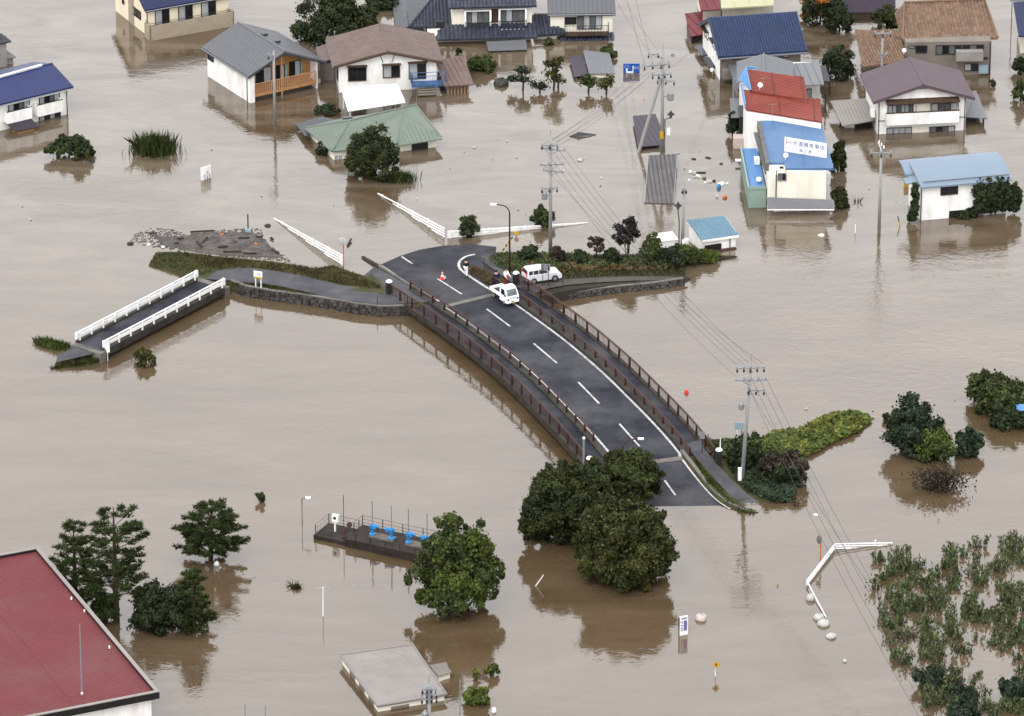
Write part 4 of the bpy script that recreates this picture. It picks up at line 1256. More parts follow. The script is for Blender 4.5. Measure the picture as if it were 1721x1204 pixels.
MB().prism([V(p.x, p.y, -1) for p in (q[0] + V(.15, .3, 0), q[1] + V(0, .3, 0), q[2] + V(0, -.3, 0), q[3] + V(.2, -.3, 0))], V(0, 0, 1.9)).build('annex_wall', 'metal_dark', h)
h = thing('building', 'crimson ribbed roof standing behind the slate blue roof', 'building', W(1195, 30))
roofpoly(h, [W(1178, 18, 2.2), W(1211, 16, 2.2), W(1207, -12, 2.6), W(1172, -9, 2.6)], 'roof_crimson', .1, ribs=(.9, .04, .04))
MB().prism([W(1178, 50, -1), W(1211, 48, -1), W(1207, 24, -1), W(1172, 26, -1)], V(0, 0, 3.1)).build('wall', 'ivory_wall', h)
h = thing('building', 'pale lemon flat roof just cut by the top photo edge', 'building', W(1255, 22))
roofpoly(h, [W(1212, 14, 2.4), W(1300, 9, 2.4), W(1300, -20, 2.5), W(1210, -16, 2.5)], 'roof_lemon', .14, ribs=(1.4, .04, .03))
MB().prism([W(1213, 52, -1), W(1299, 47, -1), W(1299, 20, -1), W(1211, 24, -1)], V(0, 0, 3.3)).build('wall', 'ivory_wall', h)

# ---- grey-roofed house squeezed behind the red roof
f = Fr(W(1246, 178), yaw=R(-2))
h = thing('house', 'white house with pale grey gable roof squeezed behind the red roof', 'house', f.O)
L = f.ab(W(1332, 178))[0]
lz = 3.4
gl = W(1238, 104, lz); gp = W(1283.5, 90.5, 4.3); gr_ = W(1333, 104, lz)
fw_ = -f.v * 5.5
roofpoly(h, [gl, gp, gp + fw_, gl + fw_], 'roof_greylight', .12, ribs=(.45, .03, .03))
roofpoly(h, [gp, gr_, gr_ + fw_, gp + fw_], 'roof_greylight', .12, ribs=(.45, .03, .03))
MB().tube([gp + V(0, 0, .04), gp + fw_ + V(0, 0, .04)], .09, 6).build('ridge_cap', 'roof_greylight', h)
pr_ = [gl - f.v * .4 + f.u * .3, gr_ - f.v * .4 - f.u * .3, gr_ + fw_ + f.v * .3 - f.u * .3, gl + fw_ + f.v * .3 + f.u * .3]
MB().prism([V(p.x, p.y, -1) for p in pr_], V(0, 0, 4.3)).build('wall', 'white_wall', h)
MB().prism([V(pr_[0].x, pr_[0].y, 3.3), V(gp.x, gp.y - .4, 4.18), V(pr_[1].x, pr_[1].y, 3.3)], fw_ + f.v * .3).build('wall', 'white_wall', h)
q = [W(1355, 143, 2.5), W(1385, 142, 2.5), W(1377, 104, 2.9), W(1314, 108, 2.9), W(1322, 122, 2.75)]
roofpoly(h, [W(1340, 144, 2.5), W(1385, 142, 2.5), W(1377, 104, 2.9), W(1325, 107, 2.9)], 'roof_greylight', .1, ribs=(.75, .06, .06), name='side_roof')
MB().prism([W(1340, 187, -1), W(1377, 186, -1), W(1370, 160, -1), W(1330, 160, -1)], V(0, 0, 3.42)).build('side_wall', 'white_wall', h)
fcx = Fc(W(1340, 187), (W(1377, 186) - W(1340, 187)).normalized())
window_px(h, fcx, 1355, 150, 1363, 165, n=1, panes=('glass_grey',))
roofpoly(h, [W(1238, 150, 1.6), W(1247, 149, 1.6), W(1241, 108, 1.9), W(1223, 107, 1.9)], 'roof_grey', .08, name='lean_to_roof')
MB().prism([W(1238, 178, -1), W(1246, 177, -1), W(1240, 140, -1), W(1226, 140, -1)], V(0, 0, 2.55)).build('lean_to', 'grey_wall', h)
roofpoly(h, [W(1381, 137, 1.9), W(1395, 137, 1.9), W(1388, 110, 2.1), W(1376, 110, 2.1)], 'roof_purple', .08, name='lean_to_roof')
for q in ((1387, 188), (1394, 160)):
    p = W(*q); MB().tube([V(p.x, p.y, -.5), V(p.x, p.y, 1.9)], .06, 5).build('post', 'metal_dark', h)
m = MB().tube([W(1232, 185, 0), W(1232, 185, 0) + V(0, 0, 3.2)], .09, 6).build('flue', 'metal_grey', h)

# ---- red ribbed roof
f = Fr(W(1255, 271), yaw=R(-8.0))
h = thing('building', 'white building with stepped brick red ribbed roof and blue side', 'building', f.O)
z0_ = 5.1
lo4 = [W(1254, 184, z0_), W(1382, 205, z0_), W(1379, 167, z0_ + .45), W(1248, 150.5, z0_ + .45)]
up4 = [W(1261, 153, z0_ + .56), W(1358, 168, z0_ + .56), W(1351, 130, z0_ + .95), W(1256, 117, z0_ + .95)]
roofpoly(h, lo4, 'roof_red', .14, ribs=(.3, .05, .03), along=(lo4[1] - lo4[0]).normalized())
roofpoly(h, up4, 'roof_red', .14, ribs=(.3, .05, .03), along=(up4[1] - up4[0]).normalized())
sm = MB()
for t_ in (.45, .9):
    a, c = lo4[0].lerp(lo4[1], t_), lo4[3].lerp(lo4[2], t_); sm.obox(a + V(0, 0, .035), (c - a), V(.05, 0, 0), V(0, 0, .03))
for t_ in (.42, .93):
    a, c = up4[0].lerp(up4[1], t_), up4[3].lerp(up4[2], t_); sm.obox(a + V(0, 0, .035), (c - a), V(.05, 0, 0), V(0, 0, .03))
sm.build('sheet_joint', 'metal_brown', h)
walls_under(h, lo4, .15, 'white_wall')
walls_under(h, up4, .15, 'white_wall', .1)
bs = [W(1243, 133, z0_ + .2), W(1255, 113, z0_ + 1.3), W(1263, 151, z0_ + .9), W(1262, 152, z0_ + .2)]
MB().prism(bs, V(-.12, .02, 0)).build('side_panel', 'roof_cornflower', h)
MB().obox(W(1248, 150, z0_ + .3), lo4[0] - lo4[3], V(-.12, 0, 0), V(0, 0, .5)).build('side_trim', 'roof_cornflower', h)
MB().obox(up4[3] + V(-.05, .1, 0), V(.8, 0, 0), V(0, .12, 0), V(0, 0, .22)).build('back_trim', 'roof_cornflower', h)
fl = f.left(0, 9)
fc = Fc(V(lo4[0].x + .1, lo4[0].y + .1, 0), (V(lo4[1].x, lo4[1].y, 0) - V(lo4[0].x, lo4[0].y, 0)).normalized())
pole_dish(h, W(1277, 143, z0_ + 1.4), .25)
antenna(h, W(1298, 201, 5.0), 1.6, 1)
antenna(h, W(1283, 150, 5.9), 1.2, 1)
MB().box(W(1253, 212, 1.9), (.2, .4, .9)).build('wall_box', 'paint_red', h)
sd_ = W(1251, 248, 0)
sh = MB()
sh.box(V(sd_.x - .2, sd_.y + 3.0, 1.0), (.5, 3.0, 3.0)); sh.build('stair_wall', 'metal_dark', h)
MB().box(V(sd_.x - .55, sd_.y + .3, .45), (1.0, 1.2, 1.1)).build('storage_box', 'pink_bag', h)
MB().box(V(sd_.x - .75, sd_.y + 4.5, 2.2), (.9, 5.0, .08)).build('stair_roof', 'roof_grey', h)

# ---- greengrocer: blue flat roof with signboard
h = thing('shop_building', 'cream shop with sky blue roof carrying a white lettered signboard', 'building', W(1338, 352))
zf = 4.1
rA, rB, rC, rD = W(1291, 283, zf), W(1401, 283, zf), W(1380, 204, zf + .3), W(1277, 203, zf + .3)
rN0, rN1 = W(1321, 283, zf), W(1320, 275, zf + .03)
roofpoly(h, [W(1320.5, 282.5, zf), rB, rC, W(1298, 203, zf + .3)], 'roof_blue', .22, ribs=(2.4, .04, .03))
roofpoly(h, [W(1292, 273.5, zf + .04), W(1319, 273.5, zf + .04), W(1297.5, 203, zf + .3), rD], 'roof_blue', .22)
fb = W(1289.5, 354)
fr_ = Fr(fb, W(1387.5, 353.5))
Lw = fr_.L
bd_ = fr_.ab(V(rC.x, rC.y, 0))[1] - .3
MB().obox(fr_.p(0, .6, -1), fr_.u * Lw, fr_.v * (bd_ - .6) + fr_.u * -.35, V(0, 0, zf + .82)).build('wall', 'ivory_wall', h)
MB().obox(fr_.p(1.75, 0, -1), fr_.u * (Lw - 1.75), fr_.v * .598, V(0, 0, zf + .76)).build('wall', 'ivory_wall', h)
MB().obox(fr_.p(0, 0, -1), fr_.u * 1.748, fr_.v * .598, V(0, 0, zf + .45)).build('wall', 'ivory_wall', h)
pa = [W(1272.5, 203.5, zf + .65), W(1278, 203.5, zf + .65), W(1292.5, 274.5, zf + .4), W(1287, 275, zf + .4)]
MB().prism(pa, V(0, 0, -.75)).build('parapet', 'concrete', h)
roofpoly(h, [W(1286, 292, 3.0), W(1290.5, 291, 3.0), W(1273, 222, 3.3), W(1266.5, 223, 3.3)], 'roof_grey', .1, name='side_eave')
fc = fr_.front()
window_px(h, fc, 1308, 292, 1320.5, 303, n=2, panes=('glass_grey', 'glass_dark'), frame='metal_grey')
a0, z1 = fc.px(1310, 280); a1, z0 = fc.px(1317, 283.5)
m = MB(); fc.box(m, a0, a1, z0, z1, .002, .06); m.build('vent', 'metal_dark', h)
m = MB()
for a in (.35, .62):
    m.tube([fc.at(a, .9, .12), fc.at(a, zf - .2, .12)], .025, 4)
for i in range(11):
    m.tube([fc.at(.35, 1.0 + i * .27, .12), fc.at(.62, 1.0 + i * .27, .12)], .018, 4)
m.build('ladder', 'metal_white', h)
downpipe(h, fc.at(.78, 0, .06), .5, zf - .1)
aq = [W(1290, 350, .75), W(1402, 350, .75), W(1401.5, 336, 1.35), W(1288, 332, 1.35)]
roofpoly(h, aq, 'roof_greylight', .08, ribs=(.35, .03, .03), name='awning')
MB().obox(aq[0] + V(0, -.02, -.22), aq[1] - aq[0], V(0, .05, 0), V(0, 0, .13)).build('awning_trim', 'metal_white', h)
m = MB()
for i in range(6):
    p = W(1302, 357, 0).lerp(W(1400, 354, 0), i / 5); m.tube([V(p.x, p.y, -.5), V(p.x, p.y, .62)], .05, 5)
p, q = W(1302, 357, 0), W(1400, 354, 0)
m.obox(V(p.x, p.y, .05), q - p, V(0, .06, 0), V(0, 0, .12)); m.obox(V(p.x, p.y, .42), q - p, V(0, .06, 0), V(0, 0, .06))
m.build('shop_front_frame', 'metal_white', h)
pole_dish(h, W(1320, 261, zf + .5), .24)
MB().lathe(fr_.p(Lw + .25, 3.0, 1.4), [(.35, 0), (.35, 1.1), (.2, 1.25)], 12).build('water_tank', 'metal_white', h)
# left annex: blue corrugated roof
q = [W(1262, 317, 1.9), W(1286, 316.5, 1.9), W(1272, 250, 2.2), W(1249, 250, 2.2)]
roofpoly(h, q, 'roof_cornflower', .1, ribs=(.17, .06, .05), along=q[3] - q[0], name='annex_roof')
walls_under(h, [q[0] + V(-.2, -.1, -.1), q[1] + V(.1, -.1, -.1), q[2] + V(.1, .2, -.1), q[3] + V(-.2, .2, -.1)], .05, 'mint_wall', .02, name='annex_wall')
MB().obox(q[0] + V(-.25, -.12, -.1), q[1] - q[0] + V(.35, 0, 0), V(0, .12, 0), V(0, 0, .3)).build('annex_parapet', 'mint_wall', h)
MB().obox(q[0] + V(-.28, 0, -.05), q[3] - q[0], V(.14, 0, 0), V(0, 0, .22)).build('annex_parapet', 'pale_blue', h)
MB().box(W(1272, 270, 2.4), (.5, .9, .5)).build('air_conditioner', 'metal_white', h)
MB().lathe(W(1275.5, 305, 2.1), [(.2, 0), (.28, .1), (.24, .35), (.06, .42)], 10).build('roof_vent', 'metal_white', h)
MB().obox(W(1236, 272, .4), V(.7, 0, 0), V(0, .5, 0), V(0, 0, .08)).build('step', 'metal_white', h)

# signboard on the roof (its own thing)
s0_, s1_ = W(1318, 254.6, zf + .15), W(1389, 266, zf + .15)
sgn = thing('signboard', 'white roof signboard with blue Japanese lettering above the cream shop', 'signboard', s0_)
du = (V(s1_.x, s1_.y, 0) - V(s0_.x, s0_.y, 0))
sh_ = zat(s0_, 230.5) - (zf + .15)
fc = Fc(s0_, du.normalized())
m = MB(); fc.box(m, 0, du.length, zf + .15, zf + .15 + sh_, -.06, 0); m.build('board', 'metal_white', sgn)
for i in range(4):
    a = .3 + i * (du.length - .6) / 3
    MB().tube([fc.at(a, zf + .15 + sh_ * .8, -.08), fc.at(a, zf - .05, -.9)], .03, 5).build('brace', 'metal_white', sgn)
    MB().tube([fc.at(a, zf + .2, -.09), fc.at(a, zf - .1, -.09)], .03, 5).build('leg', 'metal_white', sgn)

def text_mesh(name, body, parent, fc, a, z, size, matn, out=.006, squash=1.0):
    "flat lettering on a board: the glyphs as a mesh laid 6 mm proud of it"
    cu = bpy.data.curves.new(name, 'FONT')
    cu.body = body
    cu.size = size
    cu.align_x = 'CENTER'
    cu.align_y = 'CENTER'
    cu.extrude = 0.002
    tmp = bpy.data.objects.new('tmp_text', cu)
    COL.objects.link(tmp)
    dg = bpy.context.evaluated_depsgraph_get()
    me = bpy.data.meshes.new_from_object(tmp.evaluated_get(dg))
    mb = MB()
    o0 = fc.at(a, z, out)
    mb.v = [tuple(o0 + fc.u * v.co.x * squash + V(0, 0, 1) * v.co.y + fc.n * (v.co.z + .002)) for v in me.vertices]
    mb.f = [tuple(p.vertices) for p in me.polygons]
    bpy.data.objects.remove(tmp)
    bpy.data.curves.remove(cu)
    bpy.data.meshes.remove(me)
    if not mb.v:
        return None
    return mb.build(name, matn, parent)
for i, ch in enumerate('大道橋青果店'):
    text_mesh('letter', ch, sgn, fc, du.length * (.255 + .128 * i), zf + .15 + sh_ * .66, .50, 'ink_blue')
for i, ch in enumerate('㈱小西'):
    text_mesh('letter', ch, sgn, fc, du.length * (.40 + .105 * i), zf + .15 + sh_ * .22, .34, 'ink_blue')
lg = MB()
for sgx in (-1, 1):
    pts = [fc.at(du.length * .105 + sgx * (.17 + .06 * math.cos(t_)) , zf + .15 + sh_ * .68 + .26 * math.sin(t_), .012) for t_ in np.linspace(-1.1, 1.1, 7)]
    lg.tube(pts, .022, 4)
fc.box(lg, du.length * .105 - .12, du.length * .105 + .12, zf + .15 + sh_ * .68 - .03, zf + .15 + sh_ * .68 + .03, .004, .02)
lg.build('emblem', 'ink_red', sgn)

# ---- tan tiled house, top right
f = Fr(W(1520, 128), yaw=R(2.5))
h = thing('house', 'taupe house with large tan pantile hipped roof', 'house', f.O)
L = f.ab(W(1664, 124))[0]
MB().obox(f.p(0, 0, -1), f.u * L, f.v * 6.6, V(0, 0, 4.5)).build('wall', 'taupe_wall', h)
e0, e1 = W(1517.5, 69, 3.35), W(1677, 64.5, 3.35)
t0, t1 = W(1520, 6, 5.0), W(1655, 1, 5.0)
roofpoly(h, [e0, e1, t1, t0], 'roof_tan', .15, tiles=(.36, .4))
b0_, b1_ = e0 + f.v * 7.6, e1 + f.v * 7.6
roofpoly(h, [b0_, e0, t0], 'roof_tan', .15, tiles=(.36, .4))
roofpoly(h, [e1, b1_, t1], 'roof_tan', .15, tiles=(.36, .4))
MB().tube([e0 + V(0, 0, .1), t0 + V(0, 0, .12), t1 + V(0, 0, .12), e1 + V(0, 0, .1)], .13, 6).build('ridge_cap', 'roof_tan', h)
fc = f.front()
window_px(h, fc, 1540, 70, 1557, 88, zmax=3.1, n=1, panes=('glass_dark',))
window_px(h, fc, 1574, 69, 1615, 90, zmax=3.1, n=4, panes=('glass_grey', 'glass_dark'))
window_px(h, fc, 1619, 67, 1652, 88, zmax=3.1, n=3, panes=('glass_dark', 'glass_grey'))
window_px(h, fc, 1528, 72, 1537, 80, zmax=3.1, n=1, panes=('glass_curtain',))
m = MB(); a0, z1 = fc.px(1606, 83); a1, z0 = fc.px(1651, 98)
fc.box(m, a0, a1, z0, z1, .02, .8); m.build('balcony', 'grey_wall', h)
window_px(h, fc, 1622, 108, 1642, 118, n=2, panes=('glass_curtain', 'glass_dark'))
m = MB(); a0, z1 = fc.px(1645, 109); a1, z0 = fc.px(1660, 122); fc.box(m, a0, a1, z0, z1, .02, .3); m.build('panel', 'pale_blue', h)
m = MB(); a0, z1 = fc.px(1610, 97); a1, z0 = fc.px(1660, 99); fc.box(m, a0, a1, z0, z1, .02, .1); m.build('wall_band', 'metal_dark', h)
downpipe(h, fc.at(L - .1, 0, .06), -.5, 3.3)
q = [W(1450, 113, 2.2), W(1521, 106, 2.2), W(1516, 50, 3.4), W(1437, 50, 3.4)]
roofpoly(h, [W(1450, 113, 2.2), W(1521, 106, 2.2), W(1516, 49, 3.5), W(1464, 52, 3.5)], 'roof_tan', .13, tiles=(.3, .34), name='annex_roof')
roofpoly(h, [W(1437, 50, 2.2) , W(1450, 113, 2.2), W(1464, 52, 3.5)], 'roof_tan', .13, tiles=(.3, .34), name='annex_roof')
MB().prism([W(1455, 147, -1), W(1520, 142, -1), W(1517, 100, -1), W(1447, 100, -1)], V(0, 0, 3.0)).build('annex_wall', 'taupe_wall', h)
pole_dish(h, W(1519, 85, 3.0), .22)

# ---- mauve-roofed white house
f = Fr(W(1474, 226), W(1622, 219))
h = thing('house', 'white two-storey house with mauve gable roof and full-width balcony', 'house', f.O)
L, Dp, he, hr = f.L, 6.2, 3.6, 4.95
gable(h, f, L, Dp, he, hr, 'v', 'white_wall', 'roof_mauve', (0.55, 0.75, 0.55, 0.55), 0.14, ribs=(.4, .02, .015), trim='roof_mauve')
tq = [f.p(L * .40, -.56, hr - .25), f.p(L * .60, -.56, hr - .25), f.p(L * .5, .25, hr + .16)]
roofpoly(h, tq, 'roof_mauve', .08, name='clipped_gable')
fc = f.front()
fo = f.front(-.75)
a0, zl = fo.px(1490, 176.5); a1, zr_ = fo.px(1614, 171)
zl = (zl + zr_) / 2
roofpoly(h, [fc.at(a0 + .05, zl + .25, .02), fc.at(a1 - .05, zl + .25, .02), fc.at(a1, zl, .75), fc.at(a0, zl, .75)], 'wood_brown', .05, ribs=(.8, .05, .04), name='awning')
window_px(h, fc, 1493, 178, 1534, 191, n=6, panes=('glass_curtain', 'glass_curtain', 'glass_grey'))
m = MB(); b0_, zz1 = fc.px(1535, 177); b1_, zz0 = fc.px(1565, 190); fc.box(m, b0_, b1_, zz0, zz1, .01, .05); m.build('shutter', 'ivory_wall', h)
window_px(h, fc, 1566, 175, 1608, 188, n=4, panes=('glass_curtain', 'glass_grey', 'glass_grey'))
_, (a0, a1, z0, z1) = frontbox(h, f, .75, 1490, 192, 1612, 206, 'balcony', 'white_wall')
m = MB(); fc.box(m, a0 - .03, a1 + .03, z1 + .002, z1 + .08, .66, .78); m.build('handrail', 'wood_brown', h)
for i in range(6):
    a = a0 + .1 + i * (a1 - a0 - .2) / 5
    MB().tube([fc.at(a, z1 + .05, .72), fc.at(a, zl, .72)], .03, 4).build('balcony_post', 'wood_brown', h)
window_px(h, fc, 1491, 216, 1531, 223, n=4, panes=('glass_curtain',))
window_px(h, fc, 1563, 214, 1604, 220, n=4, panes=('glass_grey', 'glass_dark', 'glass_grey', 'glass_curtain'))
m = MB(); fc.box(m, fc.px(1533, 216)[0], fc.px(1561, 216)[0], -.3, .62, .01, .05); m.build('shutter', 'ivory_wall', h)
a, z = fc.px(1551, 144); m = MB(); fc.box(m, a - .12, a + .12, z - .15, z + .15, .01, .06); m.build('gable_vent', 'cream_wall', h)
m = MB()
fc.box(m, 0.02, .9, 1.32, 1.42, .01, .06); fc.box(m, L - .75, L - .02, 1.32, 1.42, .01, .06); m.build('wall_band', 'metal_grey', h)
q = [W(1415.5, 212, 1.05), W(1475, 201, 1.15), W(1463, 165, 1.35), W(1395, 169.5, 1.25)]
roofpoly(h, q, 'roof_taupe', .1, ribs=(.33, .03, .03), name='carport_roof', along=q[3] - q[0])
MB().obox(W(1419, 228, -.8), V(.95, 0, 0), V(0, .15, 0), V(0, 0, 1.75)).build('carport_wall', 'white_wall', h)
MB().obox(f.p(-3.2, 2.2, -.6), f.u * 3.1, f.v * .2, V(0, 0, 1.6)).build('carport_back', 'metal_dark', h)
q = [W(1624, 196.5, .95), W(1660, 198.5, .85), W(1640, 152, 1.1), W(1622, 157, 1.6)]
roofpoly(h, q, 'roof_greylight', .1, ribs=(.45, .03, .03), name='lean_to_roof')
for p in (W(1653, 212), W(1652, 200)):
    MB().tube([V(p.x, p.y, -.5), V(p.x, p.y, .8)], .06, 5).build('post', 'metal_dark', h)
MB().obox(f.p(L + .05, 2.2, -.6), f.u * 1.5, f.v * .2, V(0, 0, 1.4)).build('lean_to_back', 'metal_dark', h)
MB().box(f.p(-.35, .8, 1.9), (.35, .7, .7), f.yaw).build('air_conditioner', 'metal_white', h)
downpipe(h, f.p(.12, -.06), -.5, he); downpipe(h, f.p(L - .1, -.06), -.5, he)

# ---- pale blue roof, white wall, ivy
f = Fr(W(1546.7, 371), yaw=R(13.0))
h = thing('house', 'white house with rounded pale blue metal roof and ivy on its wall', 'house', f.O)
Dp, he = 3.9, 3.5
L = 8.2
MB().obox(f.p(0, 0, -1), f.u * L, f.v * Dp, V(0, 0, he + .95)).build('wall', 'white_wall', h)
def arc_roof(b0, b1, a0, a1, zc, rise):
    rows = []
    for i in range(11):
        t_ = i / 10
        rows.append([f.p(a0, b0 + (b1 - b0) * (t_ ** 1.15), zc + rise * math.sin(t_ * 1.75)), f.p(a1, b0 + (b1 - b0) * (t_ ** 1.15), zc + rise * math.sin(t_ * 1.75))])
    m = MB().loft(rows)
    m.loft([[p + V(0, 0, -.16) for p in r][::-1] for r in rows])
    for k in (0, 1):
        m.loft([[r[k], r[k] + V(0, 0, -.16)] for r in rows])
    m.quad(rows[0][0], rows[0][1], rows[0][1] + V(0, 0, -.16), rows[0][0] + V(0, 0, -.16))
    return m
arc_roof(-.45, 4.3, -.2, L + .35, he - .02, .9).build('roof', 'roof_paleblue', h, True)
arc_roof(2.0, 4.2, -.95, -.21, he + .35, .55).build('porch_roof', 'roof_paleblue', h, True)
roofpoly(h, [f.p(-1.2, .9, he - .1), f.p(-.21, .6, he + .1), f.p(-.21, 1.9, he + .25), f.p(-1.2, 2.0, he)], 'roof_paleblue', .1, name='porch_roof')
q = MB(); q.tube([f.p(.1, -.05, he + .32), f.p(L + .2, -.05, he + .32)], .045, 5); q.build('snow_rail', 'roof_grey', h)
fc = f.front()
window_px(h, fc, 1582.5, 305.5, 1608.5, 325, zmax=3.2, n=2, panes=('glass_dark',), frame='wood_brown', fw=.08)
m = MB(); a0, z1 = fc.px(1595, 355); a1, _ = fc.px(1621.5, 355)
fc.box(m, a0, a1, -.3, z1, -.3, .01); m.build('garage_shade_slab', 'fascia_black', h)  # solid black slab: the shade inside the garage doorway put in as colour
downpipe(h, fc.at(.02, 0, .06), -.3, he)

# navy house at the far right corner
h = thing('house', 'grey house with navy roof cut by the right photo edge', 'house', W(1730, 100))
roofpoly(h, [W(1712, 61, 2.6), W(1790, 56, 2.6), W(1790, -2, 4.2), W(1703, 4, 4.2)], 'roof_navy', .14, ribs=(.4, .04, .03))
MB().prism([W(1714, 106, -1), W(1790, 101, -1), W(1790, 70, -1), W(1709, 74, -1)], V(0, 0, 3.6)).build('wall', 'ivory_wall', h)
MB().obox(W(1697, 3, 4.1), V(1.5, 0, 0), V(0, .12, 0), V(0, 0, .3)).build('ridge_cap', 'metal_grey', h)
p = W(1699, 62, 0); MB().tube([p, p + V(0, 0, 3.6)], .04, 5).build('downpipe', 'metal_dark', h)
# dark purple roof at the top edge
h = thing('house', 'dark purple roof behind bushes at the top photo edge', 'house', W(1460, 35))
roofpoly(h, [W(1414, 22, 1.2), W(1505, 20, 1.2), W(1505, -10, 2.4), W(1420, -8, 2.4)], 'roof_purple', .12, ribs=(.4, .03, .03))
MB().prism([W(1420, 40, -1), W(1500, 38, -1), W(1500, 5, -1), W(1424, 6, -1)], V(0, 0, 2.1)).build('wall', 'taupe_wall', h)

# ---- maroon roofed hall, lower left
zr = 5.0
h = thing('hall', 'large hall with maroon ribbed roof and black fascia, lower left', 'building', W(120, 1230))
A, B_ = W(268, 1162, zr), W(64, 919, zr)
dv = (B_ - A)
du_ = V(-dv.y, dv.x, 0).normalized()
if du_.x > 0: du_ = -du_
C_, D_ = A + du_ * 26, B_ + du_ * 26
dvn = dv.normalized()
ins = .28
rq = [A + du_ * ins + dvn * ins, C_ + dvn * ins, D_ - dvn * ins, B_ + du_ * ins - dvn * ins]
roofpoly(h, [p + V(0, 0, -.28) for p in rq], 'roof_maroon', .2, ribs=(.3, .04, .014), along=du_)
MB().prism([V(p.x, p.y, -1) for p in (A + du_ * .5 + dvn * .5, C_ + dvn * .5, D_ - dvn * .5, B_ + du_ * .5 - dvn * .5)], V(0, 0, 5.45)).build('wall', 'white_wall', h)
for t_ in (6.5, 13.0):
    MB().obox(A + du_ * t_ + dvn * .4 + V(0, 0, -.26), dvn * ((B_ - A).length - .8), du_ * .05, V(0, 0, .01)).build('sheet_joint', 'roof_maroon', h)
def edge(a, c, inw):
    m = MB(); m.obox(a + V(0, 0, -.62), c - a, inw * .27, V(0, 0, .56)); m.build('fascia', 'fascia_black', h)
    m = MB(); m.obox(a + V(0, 0, -.058) - inw * .02, c - a, inw * .31, V(0, 0, .06)); m.build('parapet_cap', 'roof_dust', h)
edge(A, C_, dvn); edge(A + dvn * .28, B_, du_); edge(B_ + du_ * .28, D_, -dvn)
for q in ((120, 1008), (142, 1029), (184, 1090)):
    MB().lathe(W(q[0], q[1], zr - .2), [(.07, 0), (.07, .18), (.03, .24)], 8).build('roof_fixing', 'metal_white', h)

# ---- grey shed roof, lower centre
h = thing('shed', 'drowned shed with dusty grey metal roof, lower centre', 'shed', W(660, 1195))
q = [W(634, 1187, .62), W(751, 1167, .62), W(694, 1084, .75), W(571, 1101, .75)]
roofpoly(h, q, 'roof_dust', .14, ribs=(.22, .02, .008), along=(q[1] - q[0]))
walls_under(h, q, .14, 'ivory_wall', .25)
m = MB()
for a, c in ((0, 1), (1, 2), (2, 3), (3, 0)):
    m.tube([q[a] + V(0, 0, .02), q[c] + V(0, 0, .02)], .07, 5)
m.build('roof_edge', 'roof_taupe', h)
fc = Fc(q[3].lerp(q[1], .03), (V(q[0].x, q[0].y, 0) - V(q[3].x, q[3].y, 0)).normalized())
Lq = (q[0] - q[3]).length
for i in range(3):
    m = MB(); fc.box(m, Lq * (.2 + .25 * i), Lq * (.34 + .25 * i), -.2, .45, .0, .06); m.build('shutter', 'taupe_wall', h)
fc = Fc(q[0].lerp(q[2], .03), (V(q[1].x, q[1].y, 0) - V(q[0].x, q[0].y, 0)).normalized())
m = MB(); fc.box(m, 1.0, 2.5, -.2, .22, .0, .06); m.build('shutter', 'taupe_wall', h)
qa = [W(737, 1137, .55), W(759, 1130.5, .5), W(749, 1114, .5), W(722, 1119, .55)]
roofpoly(h, qa, 'roof_taupe', .08, ribs=(.2, .07, .06), along=qa[3] - qa[0], name='annex_roof')
walls_under(h, qa, .08, 'ivory_wall', .15, name='annex_wall')

# ---- blue-roofed shed and white shed on the right bank
h = thing('shed', 'small white shed with turquoise ribbed roof among the weeds', 'shed', W(1205, 425))
q = [W(1180, 404, 1.25), W(1241, 395, 1.25), W(1217.5, 362.5, 2.0), W(1154, 370.5, 2.0)]
roofpoly(h, q, 'roof_skyblue', .12, ribs=(.28, .04, .05))
walls_under(h, q, .12, 'white_wall', .25)
m = MB()
for a, c in ((0, 1), (0, 3), (1, 2)):
    m.obox(q[a] + V(0, 0, -.24), q[c] - q[a], V(.04, -.04, 0), V(0, 0, .22))
m.build('bargeboard', 'metal_white', h)
fq = [p.lerp((q[0] + q[1] + q[2] + q[3]) / 4, .1) for p in q]
fc = Fc(fq[0], (V(fq[1].x, fq[1].y, 0) - V(fq[0].x, fq[0].y, 0)).normalized())
m = MB(); fc.box(m, .15, 1.75, -.1, .62, .0, .12); m.build('opening', 'fascia_black', h)  # no real hole: a black block painted as the shed's dark interior
m = MB(); fc.box(m, .3, 3.1, -.4, .1, .1, .5); m.build('brick_base', 'metal_brown', h)
downpipe(h, fc.at(2.6, 0, .1), .0, 1.1)
h = thing('shed', 'small flat white shed beside the turquoise-roofed shed', 'shed', W(1120, 415))
q = [W(1108, 406, .75), W(1140, 402.5, .75), W(1130, 389, .8), W(1091, 394, .8)]
roofpoly(h, q, 'metal_white', .08)
walls_under(h, q, .08, 'white_wall', .12)
MB().obox(W(1146, 419, 0), V(.6, 0, 0), V(0, .5, 0), V(0, 0, .9)).build('cabinet', 'metal_white', h)
